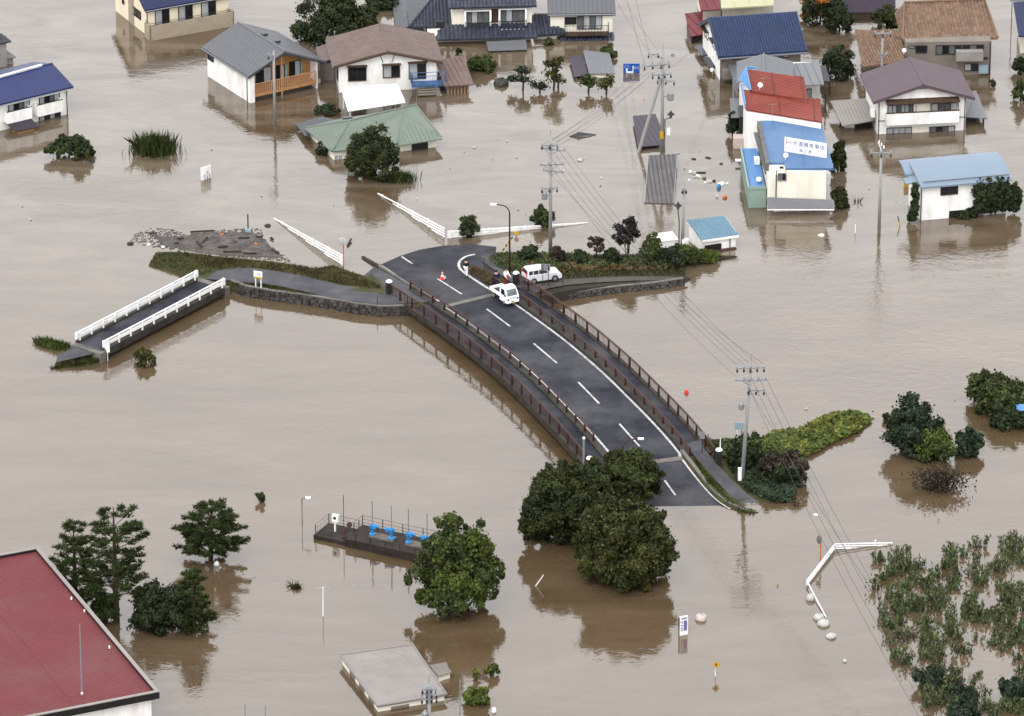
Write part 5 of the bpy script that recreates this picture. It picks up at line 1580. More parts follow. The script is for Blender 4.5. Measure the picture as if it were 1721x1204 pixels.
# ================================================================== small bridge with white guard rails
dz = .9
n0, n1 = W(178, 591, dz), W(378, 486, dz)
d = V(n1.x - n0.x, n1.y - n0.y, 0).normalized()
nn = V(-d.y, d.x, 0)
Lb = (n1 - n0).length
wb_ = (W(134, 572, dz) - n0).dot(nn)
sbr = thing('footbridge', 'small straight bridge with dark deck and white guard rails', 'bridge', V(n0.x, n0.y, 0))
ground(MB().obox(n0 + nn * .32 + V(0, 0, -.3), d * Lb, nn * (wb_ - .64), V(0, 0, .3))).build('deck', 'asphalt_wet', sbr)
for o in (0, wb_ - .318):
    MB().obox(n0 + nn * o + V(0, 0, -.45), d * Lb, nn * .318, V(0, 0, .62)).build('kerb_beam', 'concrete_dark', sbr)
MB().obox(n0 + nn * .4 + V(0, 0, -.8), d * Lb, nn * (wb_ - .8), V(0, 0, .49)).build('girder', 'concrete_dark', sbr)
for t_ in (0, 1):
    MB().obox(n0 + d * (Lb * t_ - (.0 if t_ else .7)) + nn * .0 + V(0, 0, -1.2), d * .7, nn * wb_, V(0, 0, 1.2)).build('abutment', 'concrete', sbr)
for o, lab in ((.16, 'white guard rail on the side nearest the camera'), (wb_ - .16, 'white guard rail on the far side')):
    g_ = MB()
    a = n0 + nn * o
    for zz, hh in ((.44, .28), (.86, .12)):
        g_.obox(a + nn * -.05 + V(0, 0, zz), d * (Lb + .1), nn * .1, V(0, 0, hh))
    for e_ in (-.12, Lb - .05):
        g_.obox(a + d * e_ - nn * .12 + V(0, 0, .36), d * .2, nn * .24, V(0, 0, .62))
    go = tag(g_.build('guard_rail', 'metal_white', sbr), lab)
    for i in range(11):
        p = a + d * (.3 + i * (Lb - .6) / 10)
        MB().box(p + V(0, 0, .5) - nn * .1, (.11, .11, .95), math.atan2(d.y, d.x)).build('post', 'metal_white', go)
# the submerged approach beyond it
bank('embankment', [(132, 579, .8), (178, 589, .82), (178, 600, .3), (150, 614, .15), (90, 618, .06), (95, 606, .25), (98, 593, .4)], .5, 'turf', 'grassy stub of road beyond the small bridge', .3)
m = ground(MB().loft([[p + V(0, 0, .03) for p in r] for r in px_rows([[(139, 580, .92), (120, 588, .7), (96, 598, .38)], [(176, 589, .92), (150, 597, .7), (95, 610, .28)]])]))
tag(m.build('lane', 'asphalt_light', base=(0, 0, 0)), 'cracked asphalt stub beyond the small bridge', kind='structure')
bank('grass_bank', [(58, 571, .1), (80, 572, .25), (118, 580, .35), (112, 590, .2), (90, 588, .1), (60, 580, .05)], .2, 'turf', 'tuft of green bank by the small bridge', .2)

# ================================================================== white road fences, drowned at one end
def fence(name, label, p0, p1, z0, z1, rails, posts, gap=.26, rr=.05, box=False, tilt=0, cat='fence', group=None):
    "top rail from p0 at height z0 to p1 at height z1"
    a, c = V(p0.x, p0.y, z0), V(p1.x, p1.y, z1)
    t_ = thing(name, label, cat, V(c.x, c.y, 0), group)
    for i in range(rails):
        dz_ = V(0, 0, -gap * i)
        m = MB()
        dd = (c - a).normalized(); nn_ = V(-dd.y, dd.x, 0).normalized()
        m.obox(a + dz_ - nn_ * rr, c - a, nn_ * 2 * rr, V(0, 0, -(.17 if box else .09)))
        m.build('rail', 'metal_white', t_)
    for s_ in posts:
        p = a.lerp(c, s_)
        MB().box(V(p.x, p.y, p.z - .55) + V(0, -.06, 0), (.1, .1, 1.3), math.atan2((c - a).y, (c - a).x)).build('post', 'metal_white', t_)
    return t_
fence('road_fence', 'white four-rail fence sinking into the flood beside the orange mirror pole', W(460, 367.5), W(577, 448), .06, 1.05, 4, (.13, .35, .56, .79, .985))
fence('road_fence', 'white four-rail fence running up-left from the drowned junction', W(635, 325.6), W(747, 400), .06, .95, 4, (.07, .3, .53, .76, .985))
fence('guard_rail', 'long white guard rail running right from the junction, far end drowned', W(752, 401), W(988, 375), .72, .06, 3, (.02, .1, .3, .55, .75), gap=.24, box=True)
t_ = thing('guard_rail', 'angled white pipe rail around the drowned corner, lower right', 'fence', W(1402, 925))
for a, c, za, zc, n_ in (((1500, 915), (1403, 924), .12, .5, 3), ((1402, 925), (1356, 984), .5, .42, 3), ((1356, 984), (1388, 1038), .4, .04, 1)):
    A, C_ = W(*a), W(*c)
    for i in range(n_):
        MB().tube([V(A.x, A.y, za - .2 * i), V(C_.x, C_.y, zc - .2 * i)], .055, 6).build('rail', 'metal_white', t_)
for q in ((1471, 917.5), (1402, 925), (1387, 944), (1356, 984)):
    p = W(*q); MB().tube([V(p.x, p.y, -.4), V(p.x, p.y, .52)], .06, 6).build('post', 'metal_white', t_)

# ================================================================== utility poles and cables
def pole(px, py_top, label, arms, base=None, lean=(0, 0), r=(.19, .11), trans=(), steps=True, extra=None, group='utility poles', z0=-.6):
    b_ = base if base is not None else G(*px)
    h = zat(b_, py_top)
    t_ = thing('utility_pole', label, 'utility pole', V(b_.x, b_.y, min(0, b_.z)), group)
    top = V(b_.x + lean[0], b_.y + lean[1], h)
    MB().tube([V(b_.x, b_.y, z0), top], r, 10).build('shaft', 'pole_concrete', t_, smooth=True)
    MB().tube([top, top + V(0, 0, .7)], .025, 4).build('spike', 'metal_grey', t_)
    ends = []
    for (dz_, ln, yaw, off, n_) in arms:
        c = V(b_.x, b_.y, 0).lerp(V(top.x, top.y, 0), (h - dz_) / h) + V(0, 0, h - dz_)
        u_ = V(math.cos(yaw), math.sin(yaw), 0)
        c = c + u_ * off + V(0, -.16, 0)
        MB().box(c, (ln, .10, .10), yaw).build('crossarm', 'metal_grey', t_)
        for i in range(n_):
            p = c + u_ * (ln * (-.46 + .92 * i / max(1, n_ - 1)))
            MB().lathe(p + V(0, 0, .05), [(.02, 0), (.065, .05), (.04, .1), (.07, .15), (.03, .22)], 8).build('insulator', 'pale_blue', t_)
            if (i + len(ends)) % 2 == 0:
                MB().lathe(p + V(0, -.02, -.4), [(.05, 0), (.08, .05), (.08, .24), (.03, .3)], 8).build('insulator', 'metal_dark', t_)
            ends.append(p + V(0, 0, .3))
        m = MB(); m.tube([c - u_ * ln * .3, c - u_ * (off) + V(0, .05, -.5)], .025, 4); m.tube([c + u_ * ln * .3, c - u_ * (off) + V(0, .05, -.5)], .025, 4); m.build('brace', 'metal_grey', t_)
    for (dz_, sx, rr_, hh) in trans:
        c = V(b_.x + sx + lean[0] * (h - dz_) / h, b_.y - .1, h - dz_)
        o = MB().lathe(c, [(rr_ * .8, 0), (rr_, .06), (rr_, hh - .1), (rr_ * .6, hh), (.1, hh + .12)], 12).build('transformer', 'metal_grey', t_, smooth=False)
        MB().box(V(b_.x + sx / 2 + lean[0] * (h - dz_) / h, b_.y, h - dz_ + hh * .4), (abs(sx), .08, .08)).build('bracket', 'metal_grey', t_)
    if steps:
        m = MB()
        for i in range(int(h * .45 / .45)):
            z = h * .5 + i * .45; m.tube([V(b_.x + lean[0] * .7 - .22, b_.y, z), V(b_.x + lean[0] * .7 + .22, b_.y, z)], .014, 4)
        m.build('steps', 'metal_grey', t_)
    return t_, top, ends
pA, topA, eA = pole((1112.5, 255), 86, 'tall concrete utility pole propped by a leaning strut', [(.25, 1.0, 0, -.9, 2), (1.3, 2.6, .25, -.6, 4), (2.3, 1.9, .2, -.1, 4), (2.9, 1.7, -.2, .3, 3)], trans=((4.9, .75, .34, .8),))
p = W(1071, 256)
MB().tube([V(p.x, p.y, -.5), V(topA.x, topA.y, zat(W(1112.5, 255), 130)) + V(-.15, -.1, 0)], (.17, .15), 8).build('strut', 'pole_concrete', pA)
m = MB().box(topA + V(.9, -.2, -.3), (.3, .3, .35)); m.build('pole_camera', 'metal_grey', pA)
bA = W(1112.5, 255)
MB().lathe(V(bA.x, bA.y, 1.35), [(.215, 0), (.215, .75)], 10).build('warning_band', 'paint_yellow', pA)
pB, topB, eB = pole((925, 427), 231, 'concrete utility pole with many insulators behind the parked car', [(.7, 1.5, .1, -.1, 3), (1.1, 2.3, -.3, .2, 4), (2.6, 2.2, .1, .1, 4), (3.2, 1.8, -.25, .2, 3), (4.9, 1.5, .1, -.1, 3)], trans=((6.0, -.55, .27, .75),))
pC, topC, eC = pole((1246, 809), 608, 'leaning utility pole on the vine bank at the near bridge end', [(.5, 2.4, .05, 0, 5), (1.6, 2.6, .05, .1, 5), (2.5, 1.4, -.1, .6, 3)], lean=(.62, 0), trans=((4.3, -.5, .24, .65),))
b_ = G(1246, 809)
MB().box(V(b_.x - .15, b_.y - .2, b_.z + .75), (.3, .3, 1.1)).build('meter_box', 'metal_white', pC)
pD, topD, eD = pole((462, 211), 86, 'slim grey utility pole in front of the timber balcony', [(.4, .5, 0, -.25, 1)], steps=False, r=(.15, .10))
pE, topE, eE = pole((1477.5, 385), 252, 'plain utility pole with one crossarm left of the pale blue roof', [(.25, 1.9, 0, 0, 3)], steps=False, r=(.16, .11))
m = MB()
for i in range(3):
    m.lathe(topE + V(.0 + .22 * (i - 1), -.1, .15 + .25 * (2 - i)), [(.05, 0), (.08, .1), (.05, .3)], 7)
m.tube([topE, topE + V(-.3, 0, .7)], .05, 5); m.build('cable_head', 'metal_white', pE)
pH, topH, eH = pole((1483, 170), 53, 'utility pole rising in front of the tan pantile annex', [(.15, 1.6, 0, 0, 3), (2.3, .9, -.4, 0, 2)], base=W(1481, 150), steps=False, r=(.13, .10))
pG, topG, eG = pole((1149, 417), 317, 'bare concrete pole beside the turquoise-roofed shed', [(.05, .4, 0, 0, 2)], base=W(1146.5, 417), steps=False, r=(.17, .13), lean=(.12, 0))
bF = W(722, 1262)
pF, topF, eF = pole((722, 1262), 1150, 'utility pole top with insulators overlapping the drowned shed roof', [(.35, 1.1, .1, 0, 4), (.75, 1.2, -.1, 0, 4), (1.15, 1.2, .1, 0, 4)], base=bF, steps=False, r=(.16, .12), trans=((3.1, -.32, .25, .8),))
bR = W(1232, 186)

def cable(a, c, sag, label, r=.016, n=14):
    pts = [a.lerp(c, i / n) + V(0, 0, -sag * (1 - (2 * i / n - 1) ** 2)) for i in range(n + 1)]
    return tag(MB().tube(pts, r, 4, False).build('power_cable', 'metal_dark', base=a), label, 'cable', 'overhead power cables')
LAB1 = 'thin overhead cable strung between the strutted pole and the insulator pole'
for i, (a, c) in enumerate(zip(eA[2:7], eB[1:6])):
    cable(a, c, .5, LAB1)
LAB2 = 'thin overhead cable crossing the river from insulator pole to leaning pole'
for a, c in zip(eB[3:9], eC[0:6]):
    cable(a, c, 1.2, LAB2)
LAB3 = 'thin overhead cable from the leaning pole towards the lower right'
for i, a in enumerate(eC[6:11]):
    cable(a, W(1560 + 18 * i, 1230, 5.5), 1.0, LAB3)
LAB4 = 'thin overhead cable from the strutted pole to the top photo edge'
for i, a in enumerate(eA[:4]):
    cable(a, W(1020 + 14 * i, -30, 5.5), .4, LAB4)
cable(eA[8], W(1190, 55, 4.2), .3, 'single overhead cable from the strutted pole to the crimson roof')

# ================================================================== lamps
def lamp_arm(base, py_top, reach, matn, label, r=.07, head=(.55, .25, .12)):
    h = zat(base, py_top)
    t_ = thing('street_lamp', label, 'street lamp', base)
    s_ = 1 if reach > 0 else -1
    pts = [V(base.x, base.y, base.z - .2), V(base.x, base.y, h - .9)]
    for k in range(1, 6):
        a = k / 5 * math.pi / 2
        pts.append(V(base.x + s_ * .8 * (1 - math.cos(a)), base.y, h - .9 + .85 * math.sin(a)))
    pts.append(V(base.x + reach - s_ * .3, base.y, h + .02))
    MB().tube(pts, [r * 1.3, r] + [r * .8] * (len(pts) - 2), 8).build('mast', matn, t_, smooth=True)
    MB().box(V(base.x + reach, base.y, h + .02), head).build('lamp_head', 'metal_white', t_)
    MB().lathe(V(base.x, base.y, base.z), [(.16, -.05), (.16, .25), (.1, .3)], 8).build('base', matn, t_)
    return t_
lamp_arm(G(856.5, 463), 344, -1.45, 'metal_brown', 'curved brown street lamp beside the three people')
lb = V(*(PATH[iJ1 - 4] + side(PATH, iJ1 - 4) * -3.5))
lb.z = 1.0
t_ = lamp_arm(V(W(1046, 800, 1.0).x - 0.0, W(1046, 800, 1.0).y, 1.0), 738, 1.5, 'metal_brown', 'brown street lamp arm rising out of the round trees', head=(.5, .25, .12))
t_ = thing('street_lamp', 'thin lamp on a rusty pole in open water left of the pump platform', 'street lamp', W(508, 884))
b_ = W(508, 882); h_ = zat(b_, 839)
MB().tube([V(b_.x, b_.y, -.4), V(b_.x, b_.y, h_), V(b_.x + .35, b_.y, h_ + .12)], .04, 6).build('mast', 'metal_brown', t_)
MB().box(V(b_.x + .5, b_.y, h_ + .12), (.42, .22, .14)).build('lamp_head', 'metal_white', t_)
def lantern(base, py_top, label, dx=.5, sign=False):
    h = zat(base, py_top)
    t_ = thing('lantern_post', label, 'street lamp', V(base.x, base.y, 0))
    if sign:
        MB().tube([V(base.x, base.y, -.5), V(base.x, base.y, h - .3), V(base.x + dx, base.y, h - .1)], .06, 6).build('mast', 'metal_dark', t_)
        c = V(base.x + dx, base.y, h)
        MB().box(V(base.x + .35, base.y - .05, h - 1.5), (.3, .04, .75)).build('sign_plate', 'metal_white', t_)
    else:
        MB().tube([V(base.x, base.y, -.3), V(base.x, base.y, h - 1.4), V(base.x - .1, base.y, h - .6), V(base.x - .12, base.y, h - .2)], .05, 6).build('mast', 'metal_dark', t_)
        c = V(base.x - .12, base.y, h - .15)
    MB().lathe(c, [(.05, -.2), (.12, -.1), (.16, .15), (.10, .2)], 8).build('lantern_glass', 'glass_grey', t_)
    MB().lathe(c + V(0, 0, .2), [(.38, 0), (.32, .05), (.10, .25), (.02, .42)], 8).build('lantern_hood', 'metal_dark', t_)
lantern(W(1117, 256), 196, 'black lantern post with bracket arm beside the strutted pole', .55, True)
lantern(W(1141, 412), 347, 'black lantern post beside the bare concrete pole')

# ================================================================== signs and mirrors
def post_sign(name, label, cat, posts_px, ztop, board, matn='metal_white', pr=.04, pmat='metal_white'):
    t_ = thing(name, label, cat, G(*posts_px[0]))
    return t_
t_ = thing('notice_sign', 'white notice board with yellow lower strip on two white legs', 'sign', G(430, 488))
pa_, pb_ = G(430, 488), G(439, 489)
zt = zat(pa_, 455)
uu = V(pb_.x - pa_.x, pb_.y - pa_.y, 0).normalized()
fc = Fc(pa_, uu)
for p in (pa_, pb_):
    MB().tube([V(p.x, p.y, p.z - .2), V(p.x, p.y, zt - .1)], .05, 6).build('leg', 'metal_white', t_)
wd = (pb_ - pa_).length
z_b = zat(pa_, 467)
m = MB(); fc.box(m, -.16, wd + .16, z_b + .14, zt, .03, .07); m.build('board', 'metal_white', t_)
m = MB(); fc.box(m, -.16, wd + .16, z_b - .02, z_b + .138, .03, .07); m.build('board_strip', 'paint_yellow', t_)
m = MB(); fc.box(m, .2, .3, z_b + .3, z_b + .5, .071, .076); fc.box(m, .36, .5, z_b + .28, z_b + .46, .071, .076); m.build('print', 'pale_blue', t_)

t_ = thing('sign_board', 'small plain white board half sunk in open water upper left', 'sign', W(346, 303))
f_ = Fc(W(339, 304), (W(355, 299) - W(339, 304)).normalized())
wd = (W(355, 299) - W(339, 304)).length
zz = zat(W(339, 304), 283)
m = MB(); f_.box(m, 0, wd, -.4, zz, -.12, 0); m.build('board', 'metal_white', t_)
m = MB(); f_.box(m, .25, .4, zz * .2, zz * .45, .002, .006); f_.box(m, .55, .78, zz * .4, zz * .65, .002, .006); m.build('print', 'pink_bag', t_)
for i, a in enumerate((.3, .55, .8)):
    m = MB().tube([f_.at(a * wd, -.2, .06), f_.at(a * wd + .03, .25 + .12 * i, .05)], .025, 4); m.build('reed', 'driftwood', t_)

t_ = thing('information_sign', 'tall white information panel with blue-violet poster, low right', 'sign', W(1148, 1070))
f_ = Fc(W(1142, 1069), (W(1156, 1066.5) - W(1142, 1069)).normalized())
wd = (W(1156, 1066.5) - W(1142, 1069)).length
zz = zat(W(1142, 1069), 1038)
m = MB(); f_.box(m, 0, wd, -.5, zz, -.14, 0); m.build('board', 'metal_white', t_)
m = MB(); f_.box(m, wd * .49, wd * .88, zz * .24, zz * .78, .002, .008); m.build('poster', 'ink_purple', t_)
m = MB()
for z_ in (.72, .55, .4, .28):
    f_.box(m, wd * .14, wd * .24, zz * z_ - .07, zz * z_ + .05, .002, .008); f_.box(m, wd * .27, wd * .38, zz * z_ - .09, zz * z_ + .04, .002, .008)
m.build('print', 'ink_grey', t_)
m = MB(); f_.box(m, wd * .2, wd * .85, zz * .85, zz * .95, .002, .008); m.build('heading', 'pale_blue', t_)
m = MB(); f_.box(m, -.03, 0, -.5, zz, -.16, .01); m.build('edge', 'metal_dark', t_)

t_ = thing('warning_sign', 'yellow diamond warning sign on a white post', 'sign', W(1202, 1137))
b_ = W(1202, 1137); zc = zat(b_, 1117)
MB().tube([V(b_.x, b_.y, -.5), V(b_.x, b_.y, zc)], .035, 6).build('post', 'metal_white', t_)
c = V(b_.x + .06, b_.y - .05, zc)
MB().prism([c + V(-.32, 0, 0), c + V(0, 0, -.32), c + V(.32, 0, 0), c + V(0, 0, .32)], V(0, .03, 0)).build('plate', 'paint_yellow', t_)
MB().prism([c + V(-.03, -.004, -.14), c + V(.03, -.004, -.14), c + V(.06, -.004, .02), c + V(.0, -.004, .16), c + V(-.06, -.004, .02)], V(0, -.004, 0)).build('symbol', 'fascia_black', t_)

def mirror(base, py_disc, py_base, dx, label, r=.38, plate=True, aim=(-.25, -.95, .1)):
    t_ = thing('traffic_mirror', label, 'mirror', V(base.x, base.y, max(0, base.z)))
    z = zat(base, py_disc)
    MB().tube([V(base.x, base.y, base.z - .4), V(base.x, base.y, z + .25)], .05, 7).build('post', 'paint_orange', t_)
    c = V(base.x + dx, base.y - .12, z)
    MB().lathe(c, [(r * .9, -.05), (r, 0), (r * .92, .015), (r * .6, .035), (r * .3, .045)], 16, aim).build('mirror_disc', 'glass_curtain' if plate else 'glass_grey', t_)
    return t_
mirror(G(577.5, 450), 405, 450, -.1, 'round traffic mirror on an orange pole beside the sinking fence', aim=(-.1, -.98, .15))
mirror(W(1379, 943), 906, 943, -.18, 'blue-grey traffic mirror on an orange pole by the angled pipe rail', .36, False, aim=(-.85, -.4, .2))
t_ = thing('direction_sign', 'blue road direction sign standing in the water with white symbols', 'sign', W(1061, 122))
f_ = Fc(W(1047.5, 122.5), V(1, 0, 0))
wd = (W(1075, 122.5) - W(1047.5, 122.5)).length
zz = zat(W(1047.5, 122.5), 107.5)
m = MB(); f_.box(m, 0, wd, -.8, zz, -.08, 0); m.build('plate', 'paint_blue', t_)
m = MB()
f_.box(m, wd * .17, wd * .26, 0, zz * .5, .002, .008); f_.box(m, wd * .26, wd * .57, 0, zz * .16, .002, .008); f_.box(m, wd * .57, wd * .62, 0, zz * .78, .002, .008)
m.build('symbol', 'metal_white', t_)
m = MB()
for a, z_, w_, h_ in ((.08, .5, .05, .2), (.12, .72, .04, .2), (.24, .7, .06, .18), (.3, .5, .05, .2), (.66, .4, .1, .3), (.8, .45, .05, .25), (.9, .4, .05, .3)):
    f_.box(m, wd * a, wd * (a + w_), zz * z_, zz * (z_ + h_), .002, .007)
m.build('lettering', 'pale_blue', t_)

t_ = thing('route_sign', 'small grey sign seen from behind at the far walkway end', 'sign', G(1151, 742))
b_ = V(*PATH[iJ1]) + side(PATH, iJ1) * 4.5
b_.z = 1.0
MB().tube([b_ - V(0, 0, .2), b_ + V(0, 0, 2.0)], .035, 5).build('post', 'metal_dark', t_)
for k in (1.45, 1.8):
    MB().box(b_ + V(0, -.05, k), (.42, .03, .28)).build('plate', 'metal_grey', t_)
t_ = thing('notice_sign', 'pale blue board on two legs behind the leaning pole', 'sign', G(1241, 742))
pa_ = G(1239, 742)
for dx in (0, .35):
    MB().tube([pa_ + V(dx, 0, -.3), pa_ + V(dx, 0, 1.2)], .035, 5).build('leg', 'metal_white' if dx == 0 else 'metal_dark', t_)
MB().box(pa_ + V(.15, -.05, 1.45), (.78, .05, .66)).build('board', 'pale_blue', t_)
t_ = thing('marker_post', 'thin white marker post on the weedy bank left of the leaning pole', 'post', G(1210, 783))
p = G(1210, 783); MB().tube([p - V(0, 0, .2), p + V(0, 0, 2.45)], .04, 6).build('shaft', 'metal_white', t_); MB().lathe(p + V(0, 0, 2.45), [(.05, 0), (.05, .05), (.01, .08)], 6).build('cap', 'metal_white', t_)
t_ = thing('bollard', 'white-topped grey post standing on the near walkway by the trees', 'post', G(981, 772))
p = W(981, 790, 1.0); MB().tube([p, V(p.x, p.y, zat(p, 738))], .09, 8).build('shaft', 'metal_grey', t_); MB().lathe(V(p.x, p.y, zat(p, 738)), [(.12, 0), (.13, .12), (.05, .2)], 8).build('cap', 'metal_white', t_)
t_ = thing('speed_sign', 'white plate on a post at the small bridge corner', 'sign', W(181, 607))
p = W(181, 606); zt = zat(p, 578)
MB().tube([V(p.x, p.y, -.4), V(p.x, p.y, zt)], .035, 6).build('post', 'metal_white', t_)
MB().box(V(p.x, p.y - .05, zt - .4), (.42, .03, .8)).build('plate', 'metal_white', t_)
t_ = thing('road_sign', 'grey board on two dark legs seen from behind before the parked car', 'sign', G(912, 472))
p = W(910, 482, .95)
for dx in (0.12, .62):
    MB().tube([p + V(dx, 0, -.2), p + V(dx, 0, 2.1)], .035, 5).build('leg', 'metal_dark', t_)
MB().box(p + V(.37, .05, 1.85), (.85, .04, .62)).build('board', 'metal_grey', t_)
# yellow/black guy-wire sleeve
t_ = thing('guy_wire_cover', 'yellow and black striped guy wire sleeve behind the curved lamp', 'guy wire', G(843, 425))
a, c = G(843, 424), G(843, 424) + V(1.0, .2, 1.4)
for i in range(8):
    MB().tube([a.lerp(c, i / 8), a.lerp(c, (i + 1) / 8)], .07, 7).build('band', 'paint_yellow' if i % 2 == 0 else 'metal_dark', t_)
# reflector on the guard rail
t_ = thing('reflector', 'round amber reflector on the long white guard rail', 'reflector', W(868, 397))
p = W(868, 397); MB().lathe(V(p.x, p.y - .1, .32), [(.05, -.03), (.22, -.03), (.22, .02), (.15, .04)], 14, (0, -1, .1)).build('disc', 'paint_yellow', t_)
MB().tube([V(p.x, p.y, -.4), V(p.x, p.y, .4)], .04, 5).build('post', 'metal_dark', t_)
for q, lab, h_, mt in (((543, 1036), 'leaning thin white pole in open water below the pump platform', 2.5, 'metal_white'), ((900, 985), 'slanted thin white stick in water left of the round trees', .9, 'metal_white'),
                   ((773, 1215), 'thin grey pole beside the drowned shed', 3.6, 'metal_grey'), ((412, 1222), 'thin pale pole at the bottom photo edge, left of two', 1.9, 'metal_grey'), ((446, 1222), 'thin pale pole at the bottom photo edge, right of two', 1.8, 'metal_grey'), ((1437, 392), 'tiny white marker stick in water beneath the plain utility pole', .75, 'metal_white')):
    p = W(*q)
    t_ = thing('marker_pole', lab, 'pole', p)
    tl = .6 if 'slanted' in lab else .03
    MB().tube([p - V(tl * .3, 0, .3), p + V(tl, 0, h_)], (.05, .035), 6).build('shaft', mt, t_)
    MB().lathe(p + V(tl, 0, h_), [(.045, 0), (.05, .05), (.02, .09)], 6).build('cap', mt, t_)
p = W(141, 1262); h_ = zat(p, 1050)
t_ = thing('flagpole', 'thin grey mast rising in front of the maroon roofed hall', 'pole', p)
MB().tube([V(p.x, p.y, -.5), V(p.x, p.y, h_ * .45), V(p.x, p.y, h_)], (.09, .07, .04), 7).build('mast', 'metal_grey', t_)
MB().lathe(V(p.x, p.y, h_ * .45), [(.09, 0), (.1, .1), (.08, .2)], 8).build('collar', 'metal_white', t_)
t_ = thing('lane_post', 'black and yellow leaning post by the pale blue roofed house', 'post', W(1512, 380))
p = W(1513, 380); MB().tube([p - V(0, 0, .2), p + V(-.12, 0, .45)], .06, 6).build('lower', 'paint_yellow', t_); MB().tube([p + V(-.12, 0, .45), p + V(-.25, 0, .95)], .05, 6).build('upper', 'metal_dark', t_)

# bridge-end fences of thin black posts
for px_, lab in (((634, 516), 'thin black post on the stone wall, further from the bridge'), ((685, 514), 'thin black post on the stone wall beside the end pillar')):
    p = G(*px_); t_ = thing('railing_post', lab, 'post', p)
    MB().tube([p - V(0, 0, .1), p + V(0, 0, .85)], .035, 5).build('shaft', 'metal_dark', t_); MB().lathe(p + V(0, 0, .85), [(.05, 0), (.02, .06)], 6).build('cap', 'metal_dark', t_)
for px_, lab in (((946, 484), 'thin black post beside the parked car track'), ((1190, 745), 'thin black post beside the near end pillar')):
    p = G(*px_); t_ = thing('railing_post', lab, 'post', p)
    MB().tube([p - V(0, 0, .1), p + V(0, 0, .8)], .035, 5).build('shaft', 'metal_dark', t_); MB().lathe(p + V(0, 0, .8), [(.05, 0), (.02, .06)], 6).build('cap', 'metal_dark', t_)

# ================================================================== sluice / pump platform
a0 = W(527, 906, .0); a1 = W(700, 944, 0)
u_ = V(a1.x - a0.x, a1.y - a0.y, 0).normalized(); v_ = V(-u_.y, u_.x, 0)
Lp = (a1 - a0).length + 3.0
pt = lambda a, b, z=0.0: a0 + u_ * a + v_ * b + V(0, 0, z)
pl = thing('pump_platform', 'dark concrete sluice platform with brown railings and blue valves', 'platform', a0)
s1 = 3.0
MB().obox(pt(0, 0, -1), u_ * s1, v_ * 2.6, V(0, 0, 1.35)).build('lower_deck', 'platform', pl)
MB().obox(pt(s1, -.15, -1), u_ * (Lp - s1), v_ * 3.0, V(0, 0, 1.72)).build('upper_deck', 'platform', pl)
MB().prism([pt(s1 - .7, .5, .35), pt(s1, .5, .35), pt(s1, .5, .71)], v_ * 1.4).build('ramp', 'platform', pl)
def prail(pts, h, label=None):
    m = MB()
    for zz in (h, h * .62, h * .3):
        m.tube([p + V(0, 0, zz) for p in pts], .018, 4)
    o = m.build('railing', 'metal_brown', pl)
    for a, c in zip(pts, pts[1:]):
        for p in resample([a, c], 1.6)[:-1] + [c]:
            MB().tube([p, p + V(0, 0, h)], .035, 4).build('post', 'metal_dark', o)
prail([pt(.12, .15, .35), pt(.12, 2.45, .35), pt(s1 - .1, 2.45, .35)], .9)
prail([pt(s1 + .1, 1.2, .72), pt(s1 + .1, 2.72, .72), pt(Lp - .1, 2.72, .72)], .9)
m = MB()
for i in range(7):
    m.tube([pt(s1 + .9 + i * 1.35, -.05, .72), pt(s1 + .9 + i * 1.35, -.05, 1.25)], .035, 4)
m.build('front_posts', 'metal_dark', pl)
for a in (s1 + 1.6, s1 + 4.9):
    MB().obox(pt(a, .9, .72), u_ * 2.2, v_ * .9, V(0, 0, .14)).build('valve_base', 'concrete', pl)
for a in (s1 + 1.75, s1 + 3.5, s1 + 5.05, s1 + 6.75):
    c = pt(a, 1.3, .86)
    vo = MB().lathe(c, [(.26, 0), (.26, .1), (.14, .16), (.14, .55), (.24, .62), (.26, .85), (.14, .72)], 10).build('valve', 'valve_blue', pl)
    sgn_ = 1 if a in (s1 + 1.75, s1 + 5.05) else -1
    MB().tube([c + V(0, 0, .72), c + u_ * .35 * sgn_ + V(0, 0, .85), c + u_ * .62 * sgn_ + V(0, 0, .74)], (.11, .12, .09), 8).build('gear_housing', 'valve_blue', vo)
    MB().lathe(c + u_ * .3 * sgn_ - v_ * .2 + V(0, 0, .76), [(.14, 0), (.16, .03), (.14, .06)], 12, -v_).build('hand_wheel', 'valve_blue', vo)
    MB().tube([c + V(0, 0, .9), c + V(0, 0, 3.0)], .045, 6).build('spindle_pipe', 'metal_grey', vo)
gb = pt(1.25, 1.4, .35)
go = MB().tube([gb, gb + V(0, 0, 1.0)], .08, 8).build('gauge_stand', 'metal_white', pl)
MB().box(gb + V(.05, 0, 1.2), (.55, .25, .62), math.atan2(u_.y, u_.x)).build('gauge_box', 'metal_white', go)
MB().lathe(gb + V(-.02, -.14, 1.25), [(.13, 0), (.12, .02)], 10, (0, -1, 0)).build('gauge_dial', 'fascia_black', go)
mb_ = pt(2.0, 1.5, .35)
MB().lathe(mb_, [(.22, 0), (.12, .25), (.06, .4)], 6).build('mast_foot', 'metal_brown', pl)
MB().tube([mb_, mb_ + V(0, 0, 3.4)], .03, 5).build('mast', 'metal_brown', pl)
MB().lathe(mb_ + V(.45, .2, .6), [(.22, 0), (.24, .03), (.2, .06)], 10, (0.2, -.8, .5)).build('hand_wheel', 'metal_brown', pl)
